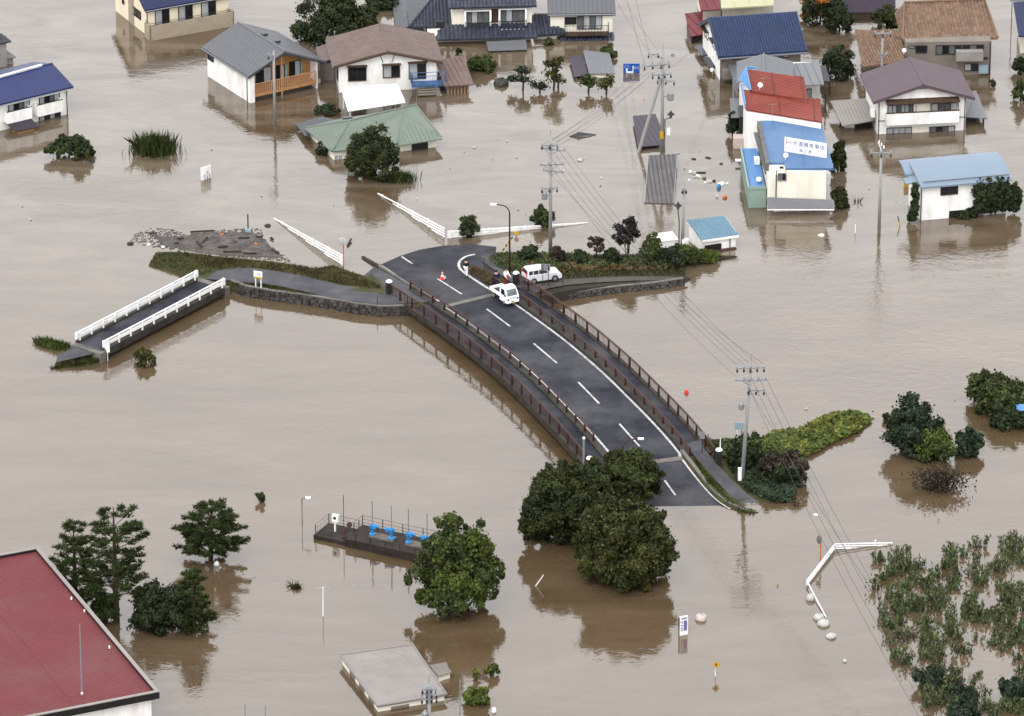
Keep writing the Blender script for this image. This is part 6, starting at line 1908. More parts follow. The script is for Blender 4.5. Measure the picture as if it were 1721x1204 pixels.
# ================================================================== vehicles
def wheel(parent, c, r, w_, axis):
    o = MB().lathe(c - axis * w_ / 2, [(r * .75, 0), (r * .97, .02), (r, .06), (r, w_ - .06), (r * .97, w_ - .02), (r * .75, w_)], 18, axis).build('wheel', 'rubber', parent)
    for s_ in (-1, 1):
        MB().lathe(c + axis * s_ * (w_ / 2 - .01), [(r * .62, 0), (r * .6, .025), (r * .25, .02), (r * .2, .04)], 14, axis * s_).build('rim', 'metal_grey', o)
    return o
def veh(front_c, head):
    "matrix of a vehicle frame: x forward, y to its left, z up, origin on the ground below its front centre"
    hd = V(head.x, head.y, 0).normalized()
    return Matrix(((hd.x, -hd.y, 0, front_c.x), (hd.y, hd.x, 0, front_c.y), (0, 0, 1, front_c.z), (0, 0, 0, 1)))

# ---- white kei pickup
i_t = near(850, 505, 1.0)
hd = (PATH[i_t + 1] - PATH[i_t - 1]).normalized()
gp_ = W(862, 513.5, 1.02)
mt = veh(V(gp_.x, gp_.y, 1.03), hd) @ Matrix.Scale(.9, 4)
tk = thing('pickup_truck', 'small white flatbed pickup truck parked on the road at the bridge', 'truck', mt.translation)
def part(mb, name, m_, parent=tk, smooth=False, mtx=None):
    return mb.xf(mtx or mt).build(name, m_, parent, smooth)
wd = .70
# cab: profile (x backwards negative), tapered towards the roof
def loft_profile(prof, half, topz, pinch):
    "side profile extruded in y, narrower towards the top"
    mb = MB()
    L_ = [(x, half * (1 - pinch * max(0, (z - topz * .5) / (topz * .5))), z) for x, z in prof]
    n = len(prof)
    vs = [V(x, y, z) for x, y, z in L_] + [V(x, -y, z) for x, y, z in L_]
    tris = [tuple(t) for t in tessellate_polygon([[V(x, 0, z) for x, z in prof]])]
    return mb.add(vs, tris + [tuple(i + n for i in t[::-1]) for t in tris] + [(i, i + n, (i + 1) % n + n, (i + 1) % n) for i in range(n)])
cab = loft_profile([(-.03, .3), (0, .42), (0, .75), (-.05, .98), (-.42, 1.62), (-.56, 1.74), (-.8, 1.78), (-1.25, 1.76), (-1.36, 1.68), (-1.38, .3)], wd, 1.78, .14)
part(cab, 'cab', 'car_white')
ws = MB().add([V(-.075, .58, 1.02), V(-.075, -.58, 1.02), V(-.40, -.535, 1.58), V(-.40, .535, 1.58), V(-.055, .58, 1.0), V(-.055, -.58, 1.0), V(-.38, -.535, 1.60), V(-.38, .535, 1.60)], [(4, 5, 6, 7), (0, 3, 2, 1), (0, 1, 5, 4), (2, 3, 7, 6)])
part(ws, 'windscreen', 'glass_car')
for s_ in (-1, 1):
    sw_ = MB().prism([V(-.35, s_ * .712, 1.02), V(-1.15, s_ * .712, 1.02), V(-1.13, s_ * .655, 1.55), V(-.58, s_ * .655, 1.55)], V(0, -s_ * .05, 0))
    part(sw_, 'side_window', 'glass_dark')
    dr = MB().prism([V(-.3, s_ * .703, .45), V(-1.22, s_ * .703, .45), V(-1.22, s_ * .703, .96), V(-.3, s_ * .703, .96)], V(0, s_ * .012, 0))
    do_ = part(dr, 'door', 'car_white')
    part(MB().box(V(-1.08, s_ * .722, .86), (.14, .02, .03)), 'handle', 'metal_dark', do_)
    part(MB().box(V(-.12, s_ * .82, 1.15), (.1, .12, .2)), 'mirror', 'metal_dark')
    part(MB().lathe(V(-.005, s_ * .53, .66), [(.12, 0), (.12, .02), (.08, .035)], 10, (1, 0, 0)), 'headlight', 'glass_car')
    part(MB().box(V(-3.31, s_ * .62, .55), (.03, .14, .22)), 'tail_light', 'paint_red')
part(MB().box(V(.02, 0, .40), (.08, 1.36, .2)), 'bumper', 'car_white')
part(MB().box(V(.065, -.05, .44), (.015, .33, .16)), 'number_plate', 'paint_yellow')
part(MB().box(V(.008, 0, .80), (.016, .7, .07)), 'grille', 'metal_grey')
for s_ in (-.25, .25):
    part(MB().tube([V(-.03, s_ - .15, 1.01), V(-.2, s_ + .15, 1.33)], .012, 4), 'wiper', 'metal_dark')
part(MB().box(V(-2.35, 0, .62), (1.92, 1.36, .07)), 'bed_floor', 'metal_dark')
for c_, s_ in ((V(-2.35, .69, .8), (1.94, .04, .34)), (V(-2.35, -.69, .8), (1.94, .04, .34)), (V(-3.3, 0, .8), (.04, 1.34, .34)), (V(-1.42, 0, 1.05), (.04, 1.34, .85))):
    part(MB().box(c_, s_), 'bed_side' if s_[0] > 1 else ('tailgate' if c_.x < -3 else 'headboard'), 'car_white')
for s_ in (-1, 1):
    part(MB().tube([V(-1.42, s_ * .66, 1.45), V(-1.42, s_ * .66, 1.62), V(-1.42, s_ * .6, 1.66), V(-1.42, 0, 1.66)], .025, 5), 'guard_bar', 'car_white')
part(MB().box(V(-2.0, 0, .42), (2.4, .7, .2)), 'chassis', 'metal_dark')
part(MB().box(V(-2.1, .3, .82), (.9, .5, .3)), 'cargo_box', 'metal_dark')
for x in (-.52, -2.55):
    for s_ in (-1, 1):
        c = mt @ V(x, s_ * .62, .275)
        wheel(tk, c, .275 * .9, .15 * .9, (mt.to_3x3() @ V(0, 1, 0)).normalized())

# ---- silver SUV on the track
rw, fw2 = G(896.5, 477.5), G(934.5, 473.5)
hd = V(fw2.x - rw.x, fw2.y - rw.y, 0).normalized()
lft = V(-hd.y, hd.x, 0)
gz_ = max(rw.z, fw2.z)
o_ = V(rw.x, rw.y, gz_) + lft * .6 + hd * .0
mt = veh(o_, hd) @ Matrix.Scale(.85, 4)          # origin: ground below rear axle centre
cr = thing('car', 'silver compact off-roader parked on the gravel track', 'car', o_)
hw = .84
body = loft_profile([(-.72, .38), (-.78, .5), (-.76, .95), (-.68, 1.02), (2.28, .98), (2.95, .88), (3.12, .72), (3.15, .45), (3.08, .3), (-.6, .28)], hw, 1.9, .05)
part(body, 'body', 'car_silver', cr, mtx=mt)
gh = MB()
prof = [(-.70, 1.0), (-.58, 1.48), (-.45, 1.60), (1.05, 1.60), (1.28, 1.54), (2.05, .99)]
yb, yt = .80, .62
vs, n = [], len(prof)
for s_ in (1, -1):
    for x, z in prof:
        f_ = (z - 1.0) / .6
        vs.append(V(x, s_ * (yb + (yt - yb) * f_), z))
tris = [tuple(t) for t in tessellate_polygon([[V(x, 0, z) for x, z in prof]])]
gh.add(vs, tris + [tuple(i + n for i in t[::-1]) for t in tris] + [(i, i + n, (i + 1) % n + n, (i + 1) % n) for i in range(n)])
part(gh, 'cabin', 'car_silver', cr, mtx=mt)
def yy(z): return yb + (yt - yb) * (z - 1.0) / .6
for s_ in (-1, 1):
    for (x0, x1, x2, x3) in ((.62, 1.78, 1.26, .62), (-.02, .56, .56, .04), (-.55, -.10, -.02, -.47)):
        q_ = MB().prism([V(x0, s_ * (yy(1.05) + .008), 1.05), V(x1, s_ * (yy(1.05) + .008), 1.05), V(x2, s_ * (yy(1.46) + .008), 1.46), V(x3, s_ * (yy(1.46) + .008), 1.46)], V(0, -s_ * .02, 0))
        part(q_, 'side_window', 'glass_dark', cr, mtx=mt)
    part(MB().prism([V(.6, s_ * .842, .42), V(1.75, s_ * .842, .42), V(1.75, s_ * .842, .96), V(.6, s_ * .842, .96)], V(0, s_ * .008, 0)), 'door', 'car_silver', cr, mtx=mt)
    part(MB().box(V(1.55, s_ * .93, 1.08), (.12, .16, .13)), 'mirror', 'car_silver', cr, mtx=mt)
    part(MB().box(V(3.04, s_ * .6, .72), (.16, .36, .14)), 'headlight', 'glass_car', cr, mtx=mt)
    part(MB().box(V(-.73, s_ * .7, 1.1), (.1, .12, .5)), 'tail_light', 'paint_red', cr, mtx=mt)
    part(MB().tube([V(-.4, s_ * .56, 1.64), V(1.0, s_ * .56, 1.64)], .025, 5), 'roof_rail', 'metal_grey', cr, mtx=mt)
    for x in (0, 2.36):
        part(MB().lathe(V(x, s_ * .78, .33), [(.40, 0), (.40, .06)], 16, (0, s_, 0)), 'wheel_arch', 'metal_dark', cr, mtx=mt)
        wheel(cr, mt @ V(x, s_ * .76, .33), .33 * .85, .2 * .85, lft)
part(MB().prism([V(1.36, .60, 1.50), V(1.36, -.60, 1.50), V(1.96, -.72, 1.05), V(1.96, .72, 1.05)], V(.02, 0, .03)), 'windscreen', 'glass_dark', cr, mtx=mt)
part(MB().prism([V(-.715, .62, 1.05), V(-.715, -.62, 1.05), V(-.615, -.55, 1.44), V(-.615, .55, 1.44)], V(-.02, 0, .01)), 'rear_window', 'glass_dark', cr, mtx=mt)
part(MB().box(V(3.1, 0, .45), (.14, 1.5, .2)), 'bumper', 'metal_grey', cr, mtx=mt)
part(MB().box(V(-.78, 0, .5), (.14, 1.5, .22)), 'bumper', 'metal_grey', cr, mtx=mt)
part(MB().box(V(1.2, 0, .33), (3.4, 1.6, .12)), 'sill', 'metal_grey', cr, mtx=mt)

# ================================================================== people (about 1.7 m)
def skin_mesh(pts, edges, radii, root=0, sub=1):
    me = bpy.data.meshes.new('tmp')
    me.from_pydata(pts, edges, [])
    o = bpy.data.objects.new('tmp_skin', me)
    COL.objects.link(o)
    md = o.modifiers.new('skin', 'SKIN')
    md.use_smooth_shade = True
    for v, r_ in zip(me.skin_vertices[0].data, radii):
        v.radius = (r_, r_) if not isinstance(r_, tuple) else r_
        v.use_root = False
    me.skin_vertices[0].data[root].use_root = True
    s_ = o.modifiers.new('sub', 'SUBSURF')
    s_.levels = sub
    s_.render_levels = sub
    dg = bpy.context.evaluated_depsgraph_get()
    ev = bpy.data.meshes.new_from_object(o.evaluated_get(dg))
    mb = MB()
    mb.v = [tuple(v.co) for v in ev.vertices]
    mb.f = [tuple(p.vertices) for p in ev.polygons]
    bpy.data.objects.remove(o)
    bpy.data.meshes.remove(me)
    bpy.data.meshes.remove(ev)
    return mb
def person(base, yaw, label, top, bottom, stride=.12, armL=(.05, .0), armR=(.05, 0), hold=None):
    root = thing('person', label, 'person', base)
    mx = Matrix.Translation(base) @ Matrix.Rotation(yaw, 4, 'Z')
    # local frame: facing -y
    sL, sR = stride, -stride
    P_ = [(0, 0, .95), (0, 0, 1.15), (0, .01, 1.36), (0, 0, 1.48), (0, -.01, 1.60), (0, -.01, 1.69),
          (.10, 0, .90), (.105, -sL * .5 - .02, .50), (.11, -sL, .09), (.11, -sL - .14, .04),
          (-.10, 0, .90), (-.105, -sR * .5 - .02, .50), (-.11, -sR, .09), (-.11, -sR - .14, .04),
          (.18, .01, 1.38), (.23, .02 - armL[0], 1.11), (.24, -.08 - armL[0] * 2 - armL[1], .88 + armL[1]), (.24, -.11 - armL[0] * 2.3 - armL[1] * 1.2, .79 + armL[1] * 1.2),
          (-.18, .01, 1.38), (-.23, .02 - armR[0], 1.11), (-.24, -.08 - armR[0] * 2 - armR[1], .88 + armR[1]), (-.24, -.11 - armR[0] * 2.3 - armR[1] * 1.2, .79 + armR[1] * 1.2)]
    E_ = [(0, 1), (1, 2), (2, 3), (3, 4), (4, 5), (0, 6), (6, 7), (7, 8), (8, 9), (0, 10), (10, 11), (11, 12), (12, 13), (2, 14), (14, 15), (15, 16), (16, 17), (2, 18), (18, 19), (19, 20), (20, 21)]
    R_ = [(.13, .09), (.12, .085), (.14, .09), .05, .09, .08, .085, .06, .042, .04, .085, .06, .042, .04, .06, .043, .032, .038, .06, .043, .032, .038]
    for k, sx in ((17, 1), (21, -1)):
        h_ = P_[k]
        for j, (dx, ln) in enumerate(((-.03, .075), (-.01, .085), (.01, .08), (.028, .065))):
            P_.append((h_[0] + dx * .4, h_[1] - .02 + dx, h_[2] - .03)); P_.append((h_[0] - sx * .015, h_[1] - .03 + dx, h_[2] - .03 - ln))
            E_ += [(k, len(P_) - 2), (len(P_) - 2, len(P_) - 1)]; R_ += [.010, .008]
        P_.append((h_[0] - sx * .03, h_[1] - .05, h_[2] + .0)); P_.append((h_[0] - sx * .03, h_[1] - .065, h_[2] - .05))
        E_ += [(k, len(P_) - 2), (len(P_) - 2, len(P_) - 1)]; R_ += [.011, .009]
    skin_mesh(P_, E_, R_).xf(mx).build('body', 'skin', root, True)
    # clothing shells
    idx = [0, 1, 2, 14, 15, 16, 18, 19, 20]
    re = {k: i for i, k in enumerate(idx)}
    skin_mesh([P_[k] for k in idx], [(re[a], re[b_]) for a, b_ in E_ if a in re and b_ in re], [(.18, .15), (.17, .145), (.19, .15), .085, .065, .05, .085, .065, .05]).xf(mx).build('jacket', top, root, True)
    idx = [0, 6, 7, 8, 10, 11, 12]
    re = {k: i for i, k in enumerate(idx)}
    skin_mesh([P_[k] for k in idx], [(re[a], re[b_]) for a, b_ in E_ if a in re and b_ in re], [(.175, .145), .11, .085, .068, .11, .085, .068]).xf(mx).build('trousers', bottom, root, True)
    for sx, st in ((1, sL), (-1, sR)):
        MB().box(V(sx * .11, -st - .06, .045), (.10, .27, .09)).xf(mx).build('shoe', 'cloth_black', root)
        MB().lathe(V(sx * .035, -.097, 1.645), [(.011, 0), (.008, .006)], 6, (0, -1, 0)).xf(mx).build('eye', 'hair', root)
        MB().box(V(sx * .092, 0, 1.63), (.02, .035, .055)).xf(mx).build('ear', 'skin', root)
    MB().prism([V(-.014, -.095, 1.60), V(.014, -.095, 1.60), V(0, -.093, 1.645)], V(0, -.022, 0)).xf(mx).build('nose', 'skin', root)
    MB().box(V(0, -.098, 1.572), (.045, .008, .01)).xf(mx).build('mouth', 'cloth_red', root)
    hm = MB().lathe(V(0, .012, 1.63), [(.095, -.06), (.106, 0), (.10, .06), (.07, .105), (.02, .125)], 12)
    hm.v = [(x, y + (.025 if y < 0 and z < 1.68 else 0), z) for x, y, z in hm.v]
    hm.xf(mx).build('hair', 'hair', root, True)
    return root
person(G(783.5, 465), R(150), 'person in black top and white trousers standing on the kerb line', 'cloth_black', 'cloth_white', .12)
person(G(834, 484), R(170), 'person in dark navy clothes standing behind the white pickup', 'cloth_navy', 'cloth_navy', .06)
person(G(850.5, 481), R(35), 'person in white top and red trousers behind the white pickup', 'cloth_white', 'cloth_red', .05, (.1, .1), (.1, .12))

# traffic cone
p = G(743.5, 469)
t_ = thing('traffic_cone', 'red and white traffic cone on the road centre line', 'cone', p)
MB().box(p + V(0, 0, .03), (.42, .42, .06)).build('foot', 'paint_red', t_)
for z0_, z1_, m_ in ((.06, .26, 'paint_red'), (.26, .42, 'cloth_white'), (.42, .56, 'paint_red'), (.56, .64, 'cloth_white'), (.64, .76, 'paint_red')):
    MB().lathe(p, [(.19 * (1 - z0_ / .9), z0_), (.19 * (1 - z1_ / .9), z1_)], 12).build('band', m_, t_)
p = G(747, 469); MB().lathe(p, [(.1, 0), (.16, .06), (.14, .2), (.05, .26)], 8).build('sandbag', 'white_bag'); tag(COL.objects[-1], 'little white bag lying against the traffic cone', 'bag')
# ================================================================== vegetation
def mesh_np(name, v, f, matn, parent=None, base=None, smooth=False):
    off = rootloc(parent) if parent is not None else Vector(base)
    me = bpy.data.meshes.new(name)
    nv, nf = len(v), len(f)
    k = f.shape[1]
    me.vertices.add(nv)
    me.vertices.foreach_set('co', (v - np.array(off)).astype(np.float32).ravel())
    me.loops.add(nf * k)
    me.loops.foreach_set('vertex_index', f.astype(np.int32).ravel())
    me.polygons.add(nf)
    me.polygons.foreach_set('loop_start', np.arange(0, nf * k, k, dtype=np.int32))
    me.update(calc_edges=True)
    me.materials.append(M[matn])
    o = bpy.data.objects.new(name, me)
    COL.objects.link(o)
    if parent is not None:
        o.parent = parent
    else:
        o.location = off
    return o
def unit(a):
    return a / np.maximum(1e-6, np.linalg.norm(a, axis=1, keepdims=True))
def leaf_quads(p, nrm, size, asp, rs, up=0.0):
    "rhombic leaves: centre points, facing directions"
    n = len(p)
    nrm = unit(nrm + rs.normal(0, .55, (n, 3)))
    t = unit(np.cross(nrm, rs.normal(0, 1, (n, 3)) + np.array([0, 0, up])))
    if up:
        t = unit(t * (1 - abs(up)) + np.array([0, 0, 1.0]) * abs(up) + rs.normal(0, .25, (n, 3)))
    b = unit(np.cross(nrm, t))
    s = (size * rs.uniform(.6, 1.35, n))[:, None]
    v = np.stack([p - t * s * asp * .5, p + b * s * .5 - t * s * .05, p + t * s * asp * .5, p - b * s * .5 - t * s * .05], 1).reshape(-1, 3)
    f = np.arange(n * 4).reshape(-1, 4)
    return v, f
def dirs(n, rs):
    return unit(rs.normal(0, 1, (n, 3)))
def crown_cloud(c, rad, nl, per, lr, rs, lo=-.75, flat=1.0, inner=.5, fill=.62):
    "leaf points: ragged sprays set through an ellipsoid that stands broad on the water"
    P, Nn = [], []
    rad = np.array(rad)
    nl = int(nl * 2.0); per = int(per * .95); lr = lr * .76
    d = dirs(nl * 3, rs)
    d = d[d[:, 2] > lo][:nl]
    k = fill + (1 - fill) * rs.uniform(-.75, 1.0, (len(d), 1))
    ctr = d * k * rad * (1 - lr * .45)
    low = d[:, 2] < -.1                                   # the lower half keeps its width
    hx = np.linalg.norm(d[:, :2], axis=1, keepdims=True)
    ctr[low, :2] = (d[:, :2] / np.maximum(.2, hx))[low] * rad[:2] * rs.uniform(.55, .9, (low.sum(), 1))
    for q_ in range(len(d)):
        r = lr * rs.uniform(.5, 1.35) * rad.mean()
        ax = unit(d[q_][None] + rs.normal(0, .35, (1, 3)) + np.array([[0, 0, .25]]))[0]
        q = dirs(per, rs)
        q = unit(q + ax * .55 + np.array([0, 0, .2]))
        rr = r * (1 - inner * rs.random((per, 1))) * (1 + .45 * (rs.random((per, 1)) > .9))
        str_ = rs.uniform(.1, .8)
        P.append(c + ctr[q_] + q * rr * np.array([1, 1, flat]) + ax * (rs.random((per, 1)) * r * str_))
        Nn.append(q)
    m = int(nl * per * .16)
    q = dirs(m, rs)
    P.append(c + q * rad * rs.uniform(.2, .85, (m, 1))); Nn.append(q)
    return np.concatenate(P), np.concatenate(Nn)
def trunk_mesh(base, c, r, h, rs, limbs=6, spread=None, name='trunk', parent=None, stems=1):
    mb = MB()
    for s_ in range(stems):
        o = V(rs.uniform(-.3, .3), rs.uniform(-.3, .3), 0) * (stems > 1)
        top = Vector(c) + V(0, 0, (h if h else 0)) + o * 3
        b_ = Vector(base) + o
        mid = b_.lerp(top, .5) + V(rs.uniform(-.2, .2), rs.uniform(-.2, .2), 0)
        mb.tube([b_ - V(0, 0, .6), b_.lerp(mid, .5), mid, top], (r * 1.15, r, r * .75, r * .3), 8)
        for i in range(limbs):
            t_ = rs.uniform(.25, .8)
            st = b_.lerp(top, t_)
            a = rs.uniform(0, 6.28)
            e = Vector(c) + V(math.cos(a) * spread[0] * .7, math.sin(a) * spread[1] * .7, spread[2] * rs.uniform(-.3, .6))
            mb.tube([st, st.lerp(e, .5) + V(0, 0, .2), e], (r * .45, r * .3, r * .1), 6)
    return mb.build(name, 'bark', parent)
def ell(px, py, hw, hh, z_clear=0.0, asp=1.0):
    "centre and radii (metres) of a crown seen as an ellipse hw x hh (photo px), its underside z_clear above water"
    rv, zc = 2.0, 2.0
    for _ in range(8):
        q = W(px, py, zc)
        s_ = scl(q)
        rh = hw / s_
        ap = hh / s_
        k = max(.12, (ap / math.cos(PITCH)) ** 2 - (rh * asp * math.tan(PITCH)) ** 2)
        rv = math.sqrt(k)
        zc = rv * .92 + z_clear
    return np.array(W(px, py, zc)), (rh, rh * asp, rv)
SEED = [100]
def tree(name, label, px, py, hw, hh, matn, cat='tree', lobes=34, per=230, lr=.36, leaf=.24, asp=1.5, clear=0.0, trunk=.22, group=None, lo=-1.0, mats2=None, stems=1, crown_name='crown', depth=1.0, fill=.62, base=None, up=0.0, c_r=None, flat=1.0, parts=None, foot=None):
    SEED[0] += 1
    rs = np.random.default_rng(SEED[0])
    c, rad = c_r if c_r else ell(px, py, hw, hh, clear, depth)
    b_ = V(c[0], c[1], 0)
    if foot:
        b_ = W(*foot)
        c = np.array([b_.x, b_.y, c[2]])
    t_ = thing(name, label, cat, b_, group)
    trunk_mesh(b_, c, trunk, rad[2] * .5, rs, 7 if trunk > .12 else 4, rad, 'trunk' if cat == 'tree' else 'stem', t_, stems)
    if parts:
        P, Nn = [], []
        for (x_, y_, w_, h_) in parts:
            q = ray(x_, y_)
            q = CAMP + q * ((b_.y + rs.uniform(-.8, .8) - CAMP.y) / q.y)
            s_ = scl(q)
            a_, n_ = crown_cloud(np.array(q), (w_ / s_, w_ / s_, h_ / s_ * 1.02), max(6, int(lobes * w_ * h_ / (hw * hh) * 1.3)), per, lr, rs, lo, flat, fill=fill)
            P.append(a_); Nn.append(n_)
        P, Nn = np.concatenate(P), np.concatenate(Nn)
    else:
        P, Nn = crown_cloud(c, rad, lobes, per, lr, rs, lo, flat, fill=fill)
    leaf = leaf * .78
    keep = P[:, 2] > -.02
    P, Nn = P[keep], Nn[keep]
    if mats2:
        sel = rs.random(len(P)) < mats2[1]
        # whole lobes rather than single leaves change colour
        lob = (np.floor(P[:, 0] * 1.1) * 7 + np.floor(P[:, 1] * 1.1) * 13 + np.floor(P[:, 2] * 1.1) * 29).astype(int)
        sel = (np.abs(np.sin(lob * 12.9898)) < mats2[1])
        v, f = leaf_quads(P[sel], Nn[sel], leaf, asp, rs, up)
        mesh_np(crown_name, v, f, mats2[0], t_)
        P, Nn = P[~sel], Nn[~sel]
    v, f = leaf_quads(P, Nn, leaf, asp, rs, up)
    mesh_np(crown_name, v, f, matn, t_)
    return t_
# big round trees at the near bridge end
tree('round_tree', 'largest round olive tree, nearest of the three at the bridge', 1047, 911, 92, 80, 'leaf_olive', lobes=80, per=250, lr=.24, leaf=.23, trunk=.3, mats2=('leaf_olive2', .4), foot=(1050, 975),
     parts=[(1050, 905, 78, 66), (1015, 920, 55, 50), (1090, 915, 46, 52), (1060, 950, 58, 36), (1030, 870, 45, 36), (1085, 875, 36, 32)])
tree('round_tree', 'spreading olive tree on the water side, left of the bridge trees', 950, 842, 84, 76, 'leaf_olive', lobes=72, per=230, lr=.24, leaf=.22, trunk=.3, mats2=('leaf_dark', .45), foot=(950, 905),
     parts=[(955, 835, 68, 56), (915, 860, 46, 40), (990, 815, 44, 42), (935, 810, 42, 34), (960, 885, 60, 28), (895, 895, 20, 26)])
tree('round_tree', 'smaller round tree leaning over the bridge road end', 1063, 797, 55, 41, 'leaf_olive', lobes=44, per=220, lr=.27, leaf=.22, trunk=.24, mats2=('leaf_mid', .35), foot=(1050, 852),
     parts=[(1062, 792, 48, 34), (1040, 780, 30, 24), (1090, 800, 26, 28), (1060, 815, 40, 24)])
tree('broadleaf_tree', 'bright green broadleaf tree right of the pump platform', 770, 950, 84, 74, 'leaf_mid', lobes=62, per=230, lr=.24, leaf=.25, trunk=.26, mats2=('leaf_green', .62), fill=.58, foot=(772, 1020),
     parts=[(757, 880, 24, 27), (748, 918, 40, 34), (795, 912, 36, 34), (770, 955, 66, 44), (822, 955, 30, 30), (712, 960, 30, 26), (765, 995, 62, 30), (812, 985, 34, 30), (722, 1000, 26, 20)])
# dark round tree before the green roof
tree('round_tree', 'dark round tree in front of the green hipped roof', 625, 255, 49, 43, 'leaf_dark', lobes=52, per=210, lr=.27, leaf=.2, trunk=.2, clear=.2, mats2=('leaf_olive', .45))

# ---- pines
def pine(name, label, px_base, py_top, spread_px, matn='needle', trunkr=.22, layers=9, lowest=.12, seed=0, lean=0.0, full=1.0, tip=.25, group='pine trees by the maroon hall', n_br=8):
    "plates of needle tufts on spreading boughs, gaps between the plates"
    rs = np.random.default_rng(500 + seed)
    b_ = W(*px_base)
    h = zat(b_, py_top)
    R0 = spread_px / scl(b_)
    t_ = thing(name, label, 'tree', b_, group)
    mb = MB().tube([b_ - V(0, 0, .5), b_ + V(lean * .4, 0, h * .5), b_ + V(lean, 0, h * .97)], (trunkr, trunkr * .7, trunkr * .12), 8)
    P, Nn = [], []
    for k in range(layers):
        t = lowest + (1 - lowest) * (k + .15) / layers
        z = h * t
        rad = R0 * (tip + (1 - tip) * (1 - t) ** .75) * full * rs.uniform(.85, 1.12)
        if k == layers - 1: rad = R0 * .3
        nb = max(5, int(n_br * (1.1 - t * .45)))
        a0 = rs.uniform(0, 6.28)
        for j in range(nb):
            a = a0 + 6.283 * j / nb + rs.uniform(-.35, .35)
            rr = rad * rs.uniform(.62, 1.12)
            ca, sa = math.cos(a), math.sin(a)
            st = b_ + V(lean * t, 0, z - .1 * rr)
            e = st + V(ca * rr, sa * rr, rr * rs.uniform(.10, .34))
            mb.tube([st, e], (trunkr * .25 * (1 - t * .6), .02), 5)
            m = max(3, int(rr / .26))
            for q in range(m):
                u0 = (q + 1) / m
                if u0 < .34: continue
                for lat in (-1, 0, 1):
                    if lat and rs.random() < .25: continue
                    wl_ = lat * .42 * rr * .5 * (1.25 - u0)
                    pc = st.lerp(e, u0) + V(-sa * wl_, ca * wl_, rs.uniform(-.05, .14))
                    cnt = 26
                    dq = unit(dirs(cnt, rs) * np.array([1, 1, .7]) + np.array([ca * .45, sa * .45, .55]))
                    P.append(np.array(pc) + dq * rs.uniform(.03, .30, (cnt, 1)) * np.array([1.1, 1.1, .75]))
                    Nn.append(dq)
    mb.build('trunk', 'bark', t_)
    P, Nn = np.concatenate(P), np.concatenate(Nn)
    k = P[:, 2] > 0
    P, Nn = P[k], Nn[k]
    n = len(P)
    t1 = Nn
    bb = unit(np.cross(t1, rs.normal(0, 1, (n, 3))))
    s = rs.uniform(.15, .32, n)[:, None]
    v = np.stack([P - t1 * s * .4, P + bb * .04, P + t1 * s * .8, P - bb * .04], 1).reshape(-1, 3)
    mesh_np('crown', v, np.arange(n * 4).reshape(-1, 4), matn, t_)
    return t_
pine('pine_tree', 'tallest pine with bare middle trunk beside the maroon roof', (196, 1045), 846, 64, seed=1, layers=8, lowest=.24, tip=.55, trunkr=.27, n_br=8)
pine('pine_tree', 'shorter dark pine overlapping the maroon roof edge', (128, 1030), 870, 56, seed=2, layers=8, lowest=.12, tip=.16, n_br=8)
pine('pine_tree', 'separate bushy pine standing in open water left of the platform', (354, 940), 842, 64, seed=3, layers=6, lowest=.14, tip=.48, full=1.0, n_br=10, lean=.2)
pine('pine_tree', 'small pointed pine at the right of the dark clump', (325, 1058), 955, 44, seed=4, layers=7, lowest=.05, tip=.1, n_br=9)
tree('bush', 'dark green bush clump under the pines', 268, 1022, 54, 40, 'leaf_dark', 'bush', lobes=34, per=200, lr=.32, leaf=.24, trunk=.12, stems=3)
tree('bush', 'low dark pine shrub at the foot of the tallest pine', 176, 1022, 22, 24, 'needle', 'bush', lobes=16, per=120, lr=.4, leaf=.24, trunk=.1)

